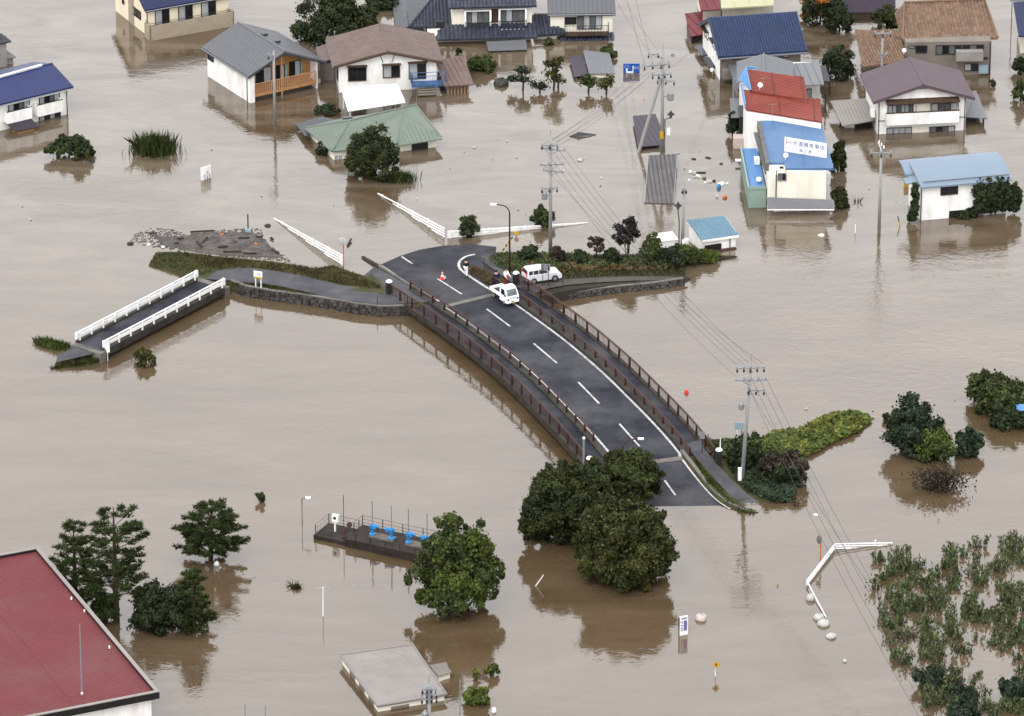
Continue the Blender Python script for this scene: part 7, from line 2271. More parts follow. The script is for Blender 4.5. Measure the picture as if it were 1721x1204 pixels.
# ---- trees and shrubs of the upper half
for (px, py, hw, hh, mt_, lab, kw) in [
    (560, 30, 62, 44, 'leaf_dark', 'dark green garden tree behind the timber-fronted house', dict(lobes=34, per=170, lr=.34, leaf=.26, mats2=('leaf_olive', .35))),
    (505, 52, 18, 16, 'leaf_mid', 'light bushy shrub at the grey roof corner', dict(lobes=10, per=110, lr=.45, leaf=.22)),
    (613, 32, 24, 22, 'leaf_olive', 'olive shrub between the dark tree and black roof', dict(lobes=12, per=120, lr=.45, leaf=.24)),
    (640, 6, 30, 14, 'leaf_dark', 'dark bush at the top edge beside the black roof', dict(lobes=14, per=110, lr=.4, leaf=.24)),
    (1378, 14, 34, 30, 'leaf_dark', 'persimmon tree with orange fruit and leaves behind the slate roof', dict(lobes=24, per=150, lr=.36, leaf=.25, mats2=('leaf_orange', .22))),
    (1412, 30, 20, 26, 'leaf_dark', 'dark tree right of the persimmon tree', dict(lobes=16, per=130, lr=.4, leaf=.25)),
    (1405, 105, 27, 30, 'leaf_dark', 'dark spiky shrub right of the pale grey roof', dict(lobes=22, per=130, lr=.36, leaf=.24)),
    (1490, 28, 26, 20, 'leaf_olive', 'olive bush before the tan pantile house', dict(lobes=14, per=120, lr=.42, leaf=.24)),
    (1714, 110, 12, 14, 'leaf_dark', 'dark bush at the right photo edge', dict(lobes=9, per=100, lr=.45, leaf=.22)),
    (1716, 150, 12, 22, 'leaf_mid', 'loose olive shrub at the right photo edge', dict(lobes=9, per=70, lr=.45, leaf=.22)),
    (1409, 262, 11, 28, 'leaf_olive', 'tall narrow hedge column beside the blue-roofed shop', dict(lobes=22, per=120, lr=.34, leaf=.2, depth=1.2)),
    (1411, 330, 15, 20, 'leaf_olive', 'low hedge bush at the shop front corner', dict(lobes=14, per=120, lr=.4, leaf=.2)),
    (1232, 205, 9, 24, 'leaf_dark', 'dark potted conifer beside the white building stair', dict(lobes=12, per=100, lr=.42, leaf=.2)),
    (811, 108, 23, 14, 'leaf_mid', 'green shrub right of the brown annex roof', dict(lobes=14, per=120, lr=.42, leaf=.22)),
    (1024, 88, 13, 10, 'leaf_mid', 'small green shrub behind the garden carport', dict(lobes=8, per=90, lr=.5, leaf=.2)),
    (770, 86, 5, 5, 'leaf_dark', 'tiny dark shrub before the black tiled house', dict(lobes=5, per=50, lr=.6, leaf=.16)),
    (923, 71, 9, 6, 'leaf_mid', 'tiny shrub at the foot of the ivory house', dict(lobes=6, per=60, lr=.55, leaf=.18)),
    (550, 185, 22, 7, 'leaf_dark', 'row of drowned shrub tops left of the white canopy', dict(lobes=9, per=60, lr=.5, leaf=.2)),
    (542, 252, 12, 10, 'leaf_dark', 'dark shrub under the green roof corner', dict(lobes=7, per=80, lr=.5, leaf=.2)),
    (117, 246, 42, 20, 'leaf_mid', 'drowned bush with ragged stems upper left', dict(lobes=30, per=110, lr=.36, leaf=.22, mats2=('leaf_dark', .4), foot=(117, 262), parts=[(118, 243, 24, 15), (136, 247, 22, 16), (97, 250, 22, 10), (83, 252, 9, 7), (145, 254, 14, 9)])),
    (788, 379, 18, 19, 'leaf_mid', 'round bush growing through the long guard rail', dict(lobes=16, per=130, lr=.4, leaf=.22, mats2=('leaf_dark', .4))),
    (911, 363, 18, 17, 'leaf_mid', 'round bush behind the insulator pole', dict(lobes=14, per=130, lr=.4, leaf=.22, mats2=('leaf_dark', .4))),
    (243, 600, 20, 15, 'leaf_olive2', 'ragged little tree top in water below the small bridge', dict(lobes=10, per=70, lr=.42, leaf=.24)),
    (1672, 658, 50, 34, 'leaf_mid', 'spreading tree at the right edge above the blue tarp', dict(lobes=30, per=150, lr=.34, leaf=.27, mats2=('leaf_olive', .4))),
    (1695, 702, 30, 22, 'leaf_dark', 'dark bush below the spreading tree at the right edge', dict(lobes=16, per=130, lr=.4, leaf=.25)),
    (1535, 718, 43, 46, 'leaf_bluegreen', 'dense blue-green tree standing alone in the right flood', dict(lobes=34, per=180, lr=.33, leaf=.26)),
    (1573, 748, 30, 28, 'leaf_green', 'lighter green bush in front of the blue-green tree', dict(lobes=18, per=130, lr=.4, leaf=.25, mats2=('leaf_mid', .5))),
    (1628, 744, 22, 22, 'leaf_bluegreen', 'round blue-green bush right of the lighter green bush', dict(lobes=14, per=130, lr=.42, leaf=.24)),
    (1491, 702, 7, 6, 'leaf_mid', 'tiny shrub tip left of the blue-green tree', dict(lobes=5, per=40, lr=.55, leaf=.2)),
    (1255, 760, 30, 32, 'leaf_dark', 'dark rounded bush behind the leaning pole', dict(lobes=24, per=150, lr=.36, leaf=.24, mats2=('leaf_mid', .3))),
    (1318, 785, 38, 30, 'leaf_brown', 'brownish bush hanging over the bank below the vines', dict(lobes=22, per=110, lr=.36, leaf=.25, mats2=('leaf_dark', .5))),
    (1055, 392, 25, 23, 'leaf_purple', 'dark purple-leaved small tree among the bank weeds', dict(lobes=13, per=90, lr=.36, leaf=.24, clear=2.0, trunk=.08, stems=2)),
    (1002, 408, 14, 13, 'leaf_brown', 'thin brownish sapling left of the purple-leaved tree', dict(lobes=9, per=60, lr=.42, leaf=.2, clear=1.6, trunk=.05)),
    (1098, 413, 19, 20, 'leaf_mid', 'slender green sapling before the small flat white shed', dict(lobes=14, per=80, lr=.36, leaf=.2, clear=1.0, trunk=.06)),
    (438, 836, 7, 9, 'leaf_mid', 'tiny clump of reeds in open water', dict(lobes=6, per=60, lr=.5, leaf=.2)),
    (827, 1126, 11, 11, 'leaf_green', 'small yellow-green shrub tip by the drowned shed', dict(lobes=8, per=70, lr=.5, leaf=.2)),
    (803, 1168, 21, 16, 'leaf_green', 'yellow-green shrub beside the thin grey pole', dict(lobes=14, per=110, lr=.42, leaf=.22, mats2=('leaf_yellow', .3))),
    (799, 1133, 5, 10, 'leaf_yellow', 'thin yellow sprig left of the small shrub tip', dict(lobes=5, per=30, lr=.5, leaf=.18)),
    (1668, 139, 6, 5, 'leaf_dark', 'tiny dark shrub in the lane right of the mauve house', dict(lobes=4, per=50, lr=.6, leaf=.16)),
]:
    nm = 'tree' if 'tree' in lab.split(' standing')[0] and 'right of the persimmon' not in lab and 'bush' not in lab and 'shrub' not in lab and 'sapling' not in lab else 'bush'
    if 'sapling' in lab: nm = 'sapling'
    if 'hedge column' in lab: nm = 'hedge'
    kw.setdefault('trunk', .08)
    tree({'tree': 'garden_tree'}.get(nm, nm), lab, px, py, hw, hh, mt_, 'tree' if nm in ('tree', 'sapling') else ('hedge' if nm == 'hedge' else 'bush'), **kw)

# bare dry shrub
def twigs(name, label, px, hw, hh, matn, n, seed, cat='bush'):
    rs = np.random.default_rng(seed)
    c = W(*px); s_ = scl(c)
    t_ = thing(name, label, cat, c)
    mb = MB()
    for i in range(n):
        a = rs.uniform(0, 6.28); r_ = rs.uniform(.1, 1) * hw / s_
        b_ = c + V(math.cos(a) * r_ * .45, math.sin(a) * r_ * .35, -.2)
        e = c + V(math.cos(a) * r_, math.sin(a) * r_ * .6, rs.uniform(.4, 1.0) * hh / s_)
        mb.tube([b_, b_.lerp(e, .5) + V(0, 0, .2), e], (.035, .025, .008), 4)
        for j in range(3):
            st = b_.lerp(e, rs.uniform(.4, .9)); mb.tube([st, st + V(rs.uniform(-.4, .4), rs.uniform(-.4, .4), rs.uniform(.1, .4))], (.015, .006), 3)
    tag(mb.build('branches', 'leaf_brown', t_), kind='stuff')
    if matn:
        P = np.array(c) + rs.normal(0, 1, (n * 22, 3)) * np.array([hw / s_ * .45, hw / s_ * .28, hh / s_ * .22]) + np.array([0, 0, hh / s_ * .45])
        P = P[P[:, 2] > 0]
        v, f = leaf_quads(P, dirs(len(P), rs), .16, 1.5, rs)
        mesh_np('leaves', v, f, matn, t_)
    return t_
twigs('dry_shrub', 'bare brown shrub in water below the blue-green tree', (1580, 822), 46, 40, 'leaf_brown', 70, 21)
twigs('drift_branch', 'bare drifting branch beside the shop hedge', (1440, 340), 16, 10, None, 8, 22, 'branch')
twigs('drift_branch', 'thin bare twig at the bank tip below the brown bush', (1337, 850), 9, 10, None, 6, 23, 'branch')
# garden with pruned pine, rock, shrubs
def niwaki(label, px, hw, hh, pads, seed, matn='leaf_bluegreen'):
    rs = np.random.default_rng(seed)
    b_ = W(*px); s_ = scl(b_)
    t_ = thing('garden_pine', label, 'tree', b_)
    mb = MB()
    h = hh / s_ / math.cos(PITCH)
    mb.tube([b_ - V(0, 0, .4), b_ + V(.1, 0, h * .4), b_ + V(-.05, 0, h * .8)], (.13, .1, .05), 7)
    P, Nn = [], []
    for i in range(pads):
        a = 6.283 * i / pads + rs.uniform(-.4, .4); rr = hw / s_ * rs.uniform(.25, .85); z = h * rs.uniform(.45, .98)
        c = b_ + V(math.cos(a) * rr, math.sin(a) * rr * .7, z)
        mb.tube([b_ + V(0, 0, h * .35), c], (.05, .02), 5)
        n_ = int(rs.integers(45, 95)); k_ = rs.uniform(.55, 1.15)
        q = dirs(n_, rs)
        P.append(np.array(c) + (q * np.array([.62, .5, .4]) * rs.uniform(.2, 1, (n_, 1)) + rs.normal(0, .1, (n_, 3))) * k_); Nn.append(q)
    mb.build('trunk', 'bark', t_)
    P, Nn = np.concatenate(P), np.concatenate(Nn)
    v, f = leaf_quads(P, Nn, .18, 1.6, rs)
    mesh_np('crown', v, f, matn, t_)
niwaki('pruned garden pine with spreading pads in the flooded garden', (878, 152), 24, 38, 9, 31)
niwaki('small trailing garden shrub right of the pruned pine', (906, 156), 15, 16, 5, 32)
niwaki('loose brownish garden tree above the pruned shrubs', (930, 150), 18, 52, 9, 33, 'leaf_olive2')
niwaki('pruned ball shrub beside the loose garden tree', (937, 147), 10, 20, 4, 34, 'leaf_mid')
niwaki('leafy shrub before the garden carport, left one', (988, 155), 13, 24, 5, 35, 'leaf_mid')
niwaki('leafy shrub before the garden carport, right one', (1018, 158), 13, 28, 6, 36, 'leaf_olive2')
p = W(843, 142)
mb = MB().lathe(p, [(.62, -.3), (.75, .1), (.6, .42), (.3, .6), (.08, .66)], 9)
rs = np.random.default_rng(9)
mb.v = [tuple(np.array(q) + rs.normal(0, .07, 3)) for q in mb.v]
tag(mb.build('garden_rock', 'stone'), 'dark brown garden rock left of the pruned pine', 'rock')

# ---- upright tufts (grass, reeds)
def blades(name, parent, pts, hgt, wid, matn, rs, spread=.35, base=None, kind=None):
    n = len(pts)
    h = hgt * rs.uniform(.5, 1.2, n)
    a = rs.uniform(0, 6.283, n)
    lean = rs.normal(0, spread, (n, 2)) * h[:, None]
    w_ = wid * rs.uniform(.6, 1.3, n)
    side_ = np.stack([np.cos(a) * w_, np.sin(a) * w_, np.zeros(n)], 1)
    mid = pts + np.concatenate([lean * .4, (h * .6)[:, None]], 1)
    top = pts + np.concatenate([lean, h[:, None]], 1)
    v = np.stack([pts - side_, pts + side_, mid + side_ * .7, top, mid - side_ * .7], 1).reshape(-1, 3)
    f = np.arange(n * 5).reshape(-1, 5)
    o = mesh_np(name, v, f, matn, parent, base if base is not None else (0, 0, 0))
    if kind: o['kind'] = kind
    return o
def tuft(name, label, px, hw, hh, matn, n, hgt, seed, wid=.035, spread=.35):
    rs = np.random.default_rng(seed)
    c = W(*px); s_ = scl(c)
    t_ = thing(name, label, 'reeds', c)
    q = rs.normal(0, .45, (n, 2)) * np.array([hw / s_, hh / s_ / math.sin(PITCH)])
    pts = np.concatenate([np.array([c.x, c.y]) + q, np.zeros((n, 1)) - .05], 1)
    blades('leaves', t_, pts, hgt, wid, matn, rs, spread)
    return t_
tuft('reed_clump', 'spiky clump of reeds in open water upper left', (260, 256), 33, 10, 'leaf_mid', 1500, 1.7, 41, .05, .3)
tuft('reed_clump', 'row of leafy reeds right of the dark round tree', (672, 305), 24, 5, 'leaf_mid', 500, 1.0, 42, .05, .35)
tuft('drift_clump', 'small tangle of drift grass on the foam line', (497, 988), 9, 4, 'leaf_olive', 160, .4, 43, .04, .8)

# ---- ground cover on the banks
def in_poly(x, y, poly):
    ins = False
    n = len(poly)
    for i in range(n):
        x0, y0 = poly[i]; x1, y1 = poly[(i + 1) % n]
        if (y0 > y) != (y1 > y) and x < (x1 - x0) * (y - y0) / (y1 - y0) + x0:
            ins = not ins
    return ins
def scatter(poly_px, n, rs, jit=0):
    xs = [p[0] for p in poly_px]; ys = [p[1] for p in poly_px]
    out = []
    k = 0
    while len(out) < n and k < n * 12:
        k += 1
        x, y = rs.uniform(min(xs), max(xs)), rs.uniform(min(ys), max(ys))
        if in_poly(x, y, poly_px):
            out.append(np.array(G(x, y)))
    return np.array(out)
rs = np.random.default_rng(77)
def cover(name, label, poly_px, n, hgt, matn, wid=.03, spread=.5, zmin=.03):
    p = scatter(poly_px, n, rs)
    p = p[p[:, 2] > zmin]
    o = blades(name, None, p, hgt, wid, matn, rs, spread, base=(p[:, 0].mean(), p[:, 1].mean(), 0))
    return tag(o, label, 'grass', kind='stuff')
cover('grass', 'green and rusty grass along the far edge of the lane', [(240, 445), (269, 421), (379, 431), (494, 444), (558, 442), (640, 480), (640, 487), (571, 479), (507, 461), (430, 450), (366, 455), (338, 464)], 5200, .2, 'grass_mix')
cover('grass', 'dry rusty grass mixed in along the lane', [(300, 424), (379, 431), (494, 444), (600, 462), (640, 485), (571, 478), (430, 449), (366, 453)], 3400, .2, 'grass_dry')
cover('grass', 'grass fringe on top of the stone wall', [(386, 478), (443, 479), (532, 497), (507, 500), (456, 494), (415, 489)], 1700, .25, 'grass_mix')
cover('grass', 'grass tuft island left of the small bridge', [(56, 572), (80, 570), (118, 580), (110, 590), (85, 589), (60, 582)], 900, .4, 'leaf_green', zmin=-.01)
cover('grass', 'yellowing grass beside the asphalt stub', [(80, 622), (120, 607), (176, 591), (178, 602), (160, 612), (120, 618)], 1100, .35, 'grass_mix', zmin=-.01)
cover('grass', 'rough grass between the kerb line and footpath', [(785, 447), (806, 452), (848, 475), (868, 495), (850, 497), (812, 474), (790, 460)], 1200, .25, 'grass_dry')
cover('grass', 'rough grass below the track and car', [(880, 456), (960, 450), (1060, 448), (1148, 452), (1150, 464), (1060, 463), (950, 468), (905, 472)], 2600, .25, 'grass_mix')
cover('grass', 'weedy grass beside the sloping footpath', [(1164, 770), (1185, 790), (1215, 830), (1240, 852), (1222, 845), (1190, 815)], 900, .3, 'leaf_green')
cover('grass', 'grass tip at the drowned kerb end', [(1238, 852), (1272, 860), (1268, 866), (1240, 862)], 200, .25, 'leaf_green', zmin=-.02)

# leafy mats: vines and weeds
def leafmat(name, label, poly_px, n, hgt, matn, leaf, cat, kind='stuff', lumps=40):
    p = scatter(poly_px, n, rs)
    lc = p[rs.integers(0, len(p), lumps)]
    d = np.min(np.linalg.norm(p[:, None, :2] - lc[None, :, :2], axis=2), axis=1)
    lift = hgt * np.clip(1 - d / 1.0, 0.1, 1) * rs.uniform(.35, 1.0, len(p))
    p = p + np.stack([rs.normal(0, .12, len(p)), rs.normal(0, .12, len(p)), lift], 1)
    v, f = leaf_quads(p, np.tile([0, -.25, 1.0], (len(p), 1)), leaf, 1.25, rs)
    o = mesh_np(name, v, f, matn, None, (p[:, 0].mean(), p[:, 1].mean(), 0))
    return tag(o, label, cat, kind=kind)
vine = [(1262, 742), (1300, 730), (1345, 722), (1390, 700), (1420, 693), (1458, 697), (1463, 706), (1445, 725), (1400, 742), (1355, 765), (1320, 770), (1278, 765)]
leafmat('vine_cover', 'yellow-green vine mat covering the bank behind the leaning pole', vine, 2800, .45, 'leaf_yellow', .26, 'vines')
leafmat('vine_cover', 'darker green leaves mixed through the vine mat', vine, 5600, .42, 'leaf_green', .26, 'vines')
leafmat('weed_cover', 'green weeds on the slope left of the leaning pole', [(1182, 742), (1225, 742), (1265, 745), (1262, 775), (1230, 775), (1205, 768)], 3000, .4, 'leaf_mid', .2, 'weeds')
leafmat('weed_cover', 'dark weeds at the foot of the leaning pole', [(1225, 782), (1290, 785), (1340, 800), (1330, 843), (1300, 845), (1262, 830), (1240, 808)], 4200, .5, 'leaf_bluegreen', .22, 'weeds')
leafmat('weed_cover', 'tall weeds lining the bank behind the parked car', [(822, 438), (850, 424), (930, 428), (1010, 430), (1100, 428), (1140, 432), (1145, 448), (1060, 452), (960, 452), (905, 456), (880, 462), (860, 458), (838, 450)], 5600, .55, 'leaf_mid', .18, 'weeds', lumps=60)
leafmat('weed_cover', 'yellowish weeds mixed along the bank behind the car', [(860, 440), (930, 436), (1060, 440), (1140, 440), (1145, 450), (1060, 456), (960, 456), (905, 460)], 2600, .4, 'grass_dry', .18, 'weeds')
leafmat('weed_cover', 'green weeds around the turquoise-roofed shed', [(1100, 428), (1150, 420), (1180, 424), (1210, 432), (1205, 442), (1150, 448), (1120, 448)], 3600, .7, 'leaf_green', .2, 'weeds')
# shrubs standing in the weeds
for (px, py, hw, hh, mt_, lab) in [(887, 424, 15, 15, 'leaf_dark', 'dark shrub among weeds behind the silver car'), (976, 432, 12, 13, 'leaf_dark', 'dark shrub in weeds between insulator pole and sapling'),
                                   (938, 425, 9, 16, 'leaf_brown', 'reddish shrub tip right of the insulator pole foot'), (1031, 428, 14, 15, 'leaf_dark', 'dark shrub in front of the purple-leaved tree'),
                                   (1128, 428, 20, 18, 'leaf_bluegreen', 'dense bush before the bare concrete pole'), (1165, 428, 14, 14, 'leaf_mid', 'bush at the turquoise shed corner'),
                                   (1190, 428, 16, 10, 'leaf_green', 'low bush along the turquoise shed front')]:
    SEED[0] += 1
    q = G(px, py + hh * .9)
    s_ = scl(q)
    r_ = hw / s_
    rz = hh / s_
    c_ = np.array([q.x, q.y, q.z + rz * .85])
    tree('bush', lab, 0, 0, 0, 0, mt_, 'bush', lobes=14, per=110, lr=.42, leaf=.2, trunk=.05, c_r=(c_, (r_, r_, rz)))

# ivy on the pale blue-roofed house
def ivy(label, fc, spots, seed, out=.35):
    rs = np.random.default_rng(seed)
    P, Nn = [], []
    for (x, y, hw, hh) in spots:
        a, z = fc.px(x, y)
        c = np.array(fc.at(a, z, out * .5))
        s_ = scl(c)
        p_, n_ = crown_cloud(c, (hw / s_, out * 1.6, hh / s_ * 1.05), 16, 110, .42, rs, -1.0)
        P.append(p_); Nn.append(n_)
    P, Nn = np.concatenate(P), np.concatenate(Nn)
    d = (P - np.array(fc.P)) @ np.array(fc.n)
    k = (P[:, 2] > 0) & (d > .02)
    v, f = leaf_quads(P[k], Nn[k], .19, 1.2, rs)
    o = mesh_np('ivy', v, f, 'leaf_dark', None, (P[:, 0].mean(), P[:, 1].mean(), 0))
    return tag(o, label, 'ivy')
fi = Fr(W(1546.7, 371), yaw=R(13.0))
ivy('dark ivy sheet climbing the white wall under the pale blue roof', fi.front(), [(1648, 318, 13, 22), (1650, 345, 14, 20), (1676, 312, 16, 20), (1674, 342, 15, 20), (1704, 322, 11, 22), (1702, 345, 10, 12), (1664, 325, 10, 30), (1691, 325, 8, 30)], 51)
ivy('low ivy mound at the garage opening of the white wall', fi.front(), [(1618, 363, 13, 9), (1632, 358, 10, 9)], 52)
ivy('narrow ivy strip on the left corner of the white wall', Fc(fi.p(-.35, .0), fi.u), [(1537, 320, 4, 16), (1536, 345, 4, 18), (1532, 361, 7, 7)], 53)

# ---- flooded nursery rows, lower right
rs = np.random.default_rng(64)
protos = []
for k in range(7):
    n = 80 + 16 * k
    q = rs.normal(0, 1, (n, 3)) * np.array([.33, .3, .0])
    stem_i = rs.integers(0, 7, n)
    sx = rs.normal(0, .4, (7, 2)); shh = rs.uniform(.5, 1.35, 7)
    z = rs.uniform(0.02, 1, n) * shh[stem_i]
    P = np.concatenate([sx[stem_i] * (.7 + .35 * z[:, None]) + rs.normal(0, .13, (n, 2)), z[:, None]], 1)
    v, f = leaf_quads(P, dirs(n, rs) * .6 + np.array([0, -.3, .3]), .145, 2.7, rs, .66)
    o = mesh_np('crown', v, f, 'leaf_crop', None, (0, 0, 0))
    protos.append(o.data)
    bpy.data.objects.remove(o)
stems = []
for k in range(3):
    mb = MB()
    for i in range(6):
        a = rs.uniform(0, 6.28); mb.tube([(rs.uniform(-.15, .15), rs.uniform(-.15, .15), -.3), (math.cos(a) * .28, math.sin(a) * .28, rs.uniform(.6, 1.1))], (.02, .01), 4)
    o = mb.build('stem', 'bark', base=(0, 0, 0)); stems.append(o.data); bpy.data.objects.remove(o)
zone = [(1468, 950), (1478, 930), (1510, 915), (1580, 925), (1600, 930), (1700, 900), (1735, 905), (1735, 1205), (1560, 1205), (1556, 1165), (1545, 1140), (1500, 1105), (1488, 1060), (1480, 1020), (1465, 975)]
def dens(x, y):
    # gaps of open water inside the field
    for (gx, gy, rx, ry, k) in ((1635, 1110, 55, 26, .04), (1585, 985, 20, 26, .25), (1615, 1010, 9, 45, .2), (1668, 990, 9, 20, .2), (1690, 1150, 40, 20, .2), (1600, 1065, 40, 10, .35), (1625, 1160, 30, 22, .35), (1570, 940, 60, 8, .4), (1660, 930, 20, 25, .25)):
        if ((x - gx) / rx) ** 2 + ((y - gy) / ry) ** 2 < 1: return k
    return 1.0
cnt = 0
placed = []
while cnt < 185:
    x, y = rs.uniform(1455, 1735), rs.uniform(895, 1215)
    if not in_poly(x, y, zone) or rs.random() > dens(x, y): continue
    if any(abs(x - a) < 8 and abs(y - c) < 6 for a, c in placed): continue
    placed.append((x, y))
    p = W(x, y)
    t_ = thing('nursery_shrub', 'leafy nursery shrub poking out of the flooded field, lower right', 'shrub', p, 'drowned nursery shrubs')
    s_ = rs.uniform(.45, 1.1)
    t_.scale = (s_, s_, s_ * rs.uniform(.7, 1.15))
    t_.rotation_euler.z = rs.uniform(0, 6.28)
    o = bpy.data.objects.new('crown', protos[cnt % 7]); COL.objects.link(o); o.parent = t_
    o = bpy.data.objects.new('stem', stems[cnt % 3]); COL.objects.link(o); o.parent = t_
    cnt += 1
for (x, y, lab) in ((1565, 1142, 'dark wide bush at the lower edge of the nursery'), (1622, 1170, 'dark bush low in the nursery field corner'), (1705, 1160, 'dark round bush at the right end of the nursery'), (1620, 1200, 'dark green bush cut by the bottom photo edge')):
    tree('bush', lab, x, y, 28, 20, 'leaf_bluegreen', 'bush', lobes=14, per=110, lr=.4, leaf=.22, trunk=.06)
# ================================================================== flotsam
rs = np.random.default_rng(91)
def blob(px, sz, matn, name, label, cat, seed=0, z=.0):
    r2 = np.random.default_rng(seed)
    p = W(*px)
    mb = MB().lathe(p + V(0, 0, z), [(sz[0] * .7, -.12), (sz[0], .05), (sz[0] * .8, sz[1] * .7), (sz[0] * .5, sz[1] * .95), (sz[0] * .15, sz[1])], 14)
    mb.v = [tuple(np.array(q) + r2.normal(0, sz[0] * .09, 3) * np.array([1, .8, .6])) for q in mb.v]
    return tag(mb.build(name, matn, smooth=True), label, cat)
blob((1178, 1041), (.5, .45), 'pink_bag', 'bulk_bag', 'pinkish sagging bulk bag right of the information panel', 'bag', 1)
blob((1362, 1008), (.36, .5), 'white_bag', 'bulk_bag', 'white bulk bag caught on the sinking pipe rail', 'bag', 2)
blob((1376, 1040), (.45, .4), 'white_bag', 'bulk_bag', 'upper of two white bags at the rail end', 'bag', 3)
blob((1384, 1050), (.5, .42), 'white_bag', 'bulk_bag', 'lower and larger of two white bags at the rail end', 'bag', 4)
blob((1397, 1071), (.42, .32), 'white_bag', 'bulk_bag', 'greyish white bag drifting below the rail end', 'bag', 5)
blob((1420, 1112), (.16, .2), 'white_bag', 'bulk_bag', 'tiny white bag tip left of the nursery', 'bag', 6)
blob((1154, 661), (.2, .3), 'paint_red', 'buoy', 'red float drifting right of the bridge', 'buoy', 7)
blob((364, 950), (.22, .35), 'metal_white', 'floating_drum', 'shiny pale float below the separate pine', 'float', 8)
blob((1218, 333), (.2, .25), 'paint_orange', 'floating_tub', 'orange-red tub drifting left of the shop', 'tub', 9)
blob((1208, 316), (.2, .4), 'valve_blue', 'floating_crate', 'blue container drifting left of the shop', 'container', 10)
blob((1380, 396), (.3, .1), 'metal_white', 'floating_sheet', 'flat white sheet adrift near the plain utility pole', 'sheet', 11)
blob((1307, 985), (.06, .25), 'paint_orange', 'buoy', 'tiny orange float between the panel and pipe rail', 'buoy', 12)
blob((975, 270), (.28, .2), 'white_bag', 'floating_bag', 'white scrap adrift right of the insulator pole top', 'bag', 13)
blob((886, 487), (.2, .3), 'white_bag', 'bag', 'white bag on the ground by the far end pillar', 'bag', 14, .95)
blob((830, 1197), (.18, .4), 'metal_white', 'marker_block', 'white block under the yellow-green shrub', 'block', 15)
blob((1371, 866), (.2, .05), 'metal_white', 'floating_scrap', 'white scrap on the foam line right of the bridge trees', 'scrap', 16)
n = 0
for (x, y, m_, w_) in [(1160, 290, 'metal_white', .25), (1168, 292, 'white_bag', .3), (1173, 297, 'metal_white', .3), (1166, 299, 'pale_blue', .2), (1183, 301, 'grass_dry', .22), (1193, 306, 'white_bag', .28), (1200, 305, 'metal_brown', .22),
                       (1213, 310, 'metal_white', .45), (1222, 309, 'metal_white', .2), (1205, 332, 'white_bag', .22), (1150, 284, 'white_bag', .14), (1158, 303, 'metal_white', .14), (1186, 308, 'metal_white', .16)]:
    n += 1
    p = W(x, y)
    a = rs.uniform(0, 3.14)
    w_ *= .62
    m = MB().box(p + V(0, 0, .05), (w_ * 2, w_ * 1.4, .16), a)
    m.v = [tuple(np.array(q) + rs.normal(0, .05, 3)) for q in m.v]
    tag(m.build('floating_litter', m_), 'piece of pale litter in the slick left of the blue-roofed shop', 'litter', 'litter slick by the shop')
for (x, y, l_) in [(1178, 291, .9), (1190, 266, .5), (1166, 268, .4), (1212, 276, .3)]:
    p = W(x, y)
    tag(MB().box(p + V(0, 0, .03), (l_, .18, .12), rs.uniform(-.6, .2)).build('driftwood', 'driftwood'), 'dark stick drifting left of the blue-roofed shop', 'driftwood', 'sticks by the shop')
# floating specks over the upper water
for (x, y) in [(37, 347), (51, 370), (356, 252), (835, 235), (852, 238), (797, 249), (780, 256), (868, 265), (829, 268), (757, 283), (947, 289), (1010, 300), (1009, 312), (871, 353), (884, 361), (981, 268), (1083, 167), (1175, 255), (1140, 258), (1088, 243), (1081, 285), (1106, 247), (440, 330), (700, 335), (560, 345), (1553, 312), (1460, 318), (1506, 340), (1250, 372), (1355, 688), (1282, 718), (1467, 691)]:
    p = W(x, y)
    k = rs.uniform(.04, .10)
    m = MB().box(p + V(0, 0, .03), (k * 2, k * 1.5, .14), rs.uniform(0, 3))
    m.v = [tuple(np.array(q) + rs.normal(0, .025, 3)) for q in m.v]
    tag(m.build('floating_litter', 'white_bag'), 'small white scrap floating alone on open water', 'litter', 'scattered scraps on the water')
# drowned things just breaking the surface
p = [W(957, 229, .05), W(972, 222, .42), W(1002, 226, .05), W(985, 231, .05)]
t_ = thing('sunken_roof', 'grey tip of a drowned roof right of the insulator pole', 'roof tip', W(978, 230))
MB().prism(p, V(0, .5, -.3)).build('roof_tip', 'roof_grey', t_)
MB().tube([p[1], p[1] + V(0, .5, -.25)], .05, 5).build('ridge', 'roof_grey', t_)
for q, lab in (((155, 272), 'dark tyre-like float by the drowned bush'), ((450, 380), 'dark wedge of timber near the sinking fence top'), ((219, 410), 'black lump at the left tip of the debris raft')):
    blob(q, (.3, .18), 'metal_dark', 'floating_drum', lab, 'float', int(q[0]))
# debris raft against the embankment
raft = [(218, 408), (228, 393), (258, 383), (290, 386), (320, 396), (360, 388), (400, 385), (438, 384), (442, 398), (458, 416), (494, 442), (455, 437), (400, 433), (350, 428), (302, 421), (264, 417)]
core = [(262, 398), (300, 398), (360, 392), (420, 390), (440, 400), (456, 418), (470, 432), (430, 432), (380, 430), (320, 422), (275, 412)]
mb = MB()
def addpieces(poly, n, mb, lo, hi):
    k = 0
    while k < n:
        x, y = rs.uniform(215, 495), rs.uniform(382, 443)
        if not in_poly(x, y, poly): continue
        k += 1
        p = W(x, y)
        a = rs.uniform(-.5, .9)
        L_, w_ = rs.uniform(lo, hi), rs.uniform(.04, .12)
        m0 = len(mb.v)
        mb.box(p + V(0, 0, rs.uniform(.0, .02)), (L_, w_, rs.uniform(.03, .07)), a)
addpieces(raft, 1500, mb, .05, .2)
addpieces(core, 9000, mb, .05, .25)
o = mb.build('debris', 'debris', base=W(360, 415))
tag(o, 'grey raft of drifted straw and broken bits against the embankment', 'debris', kind='stuff')
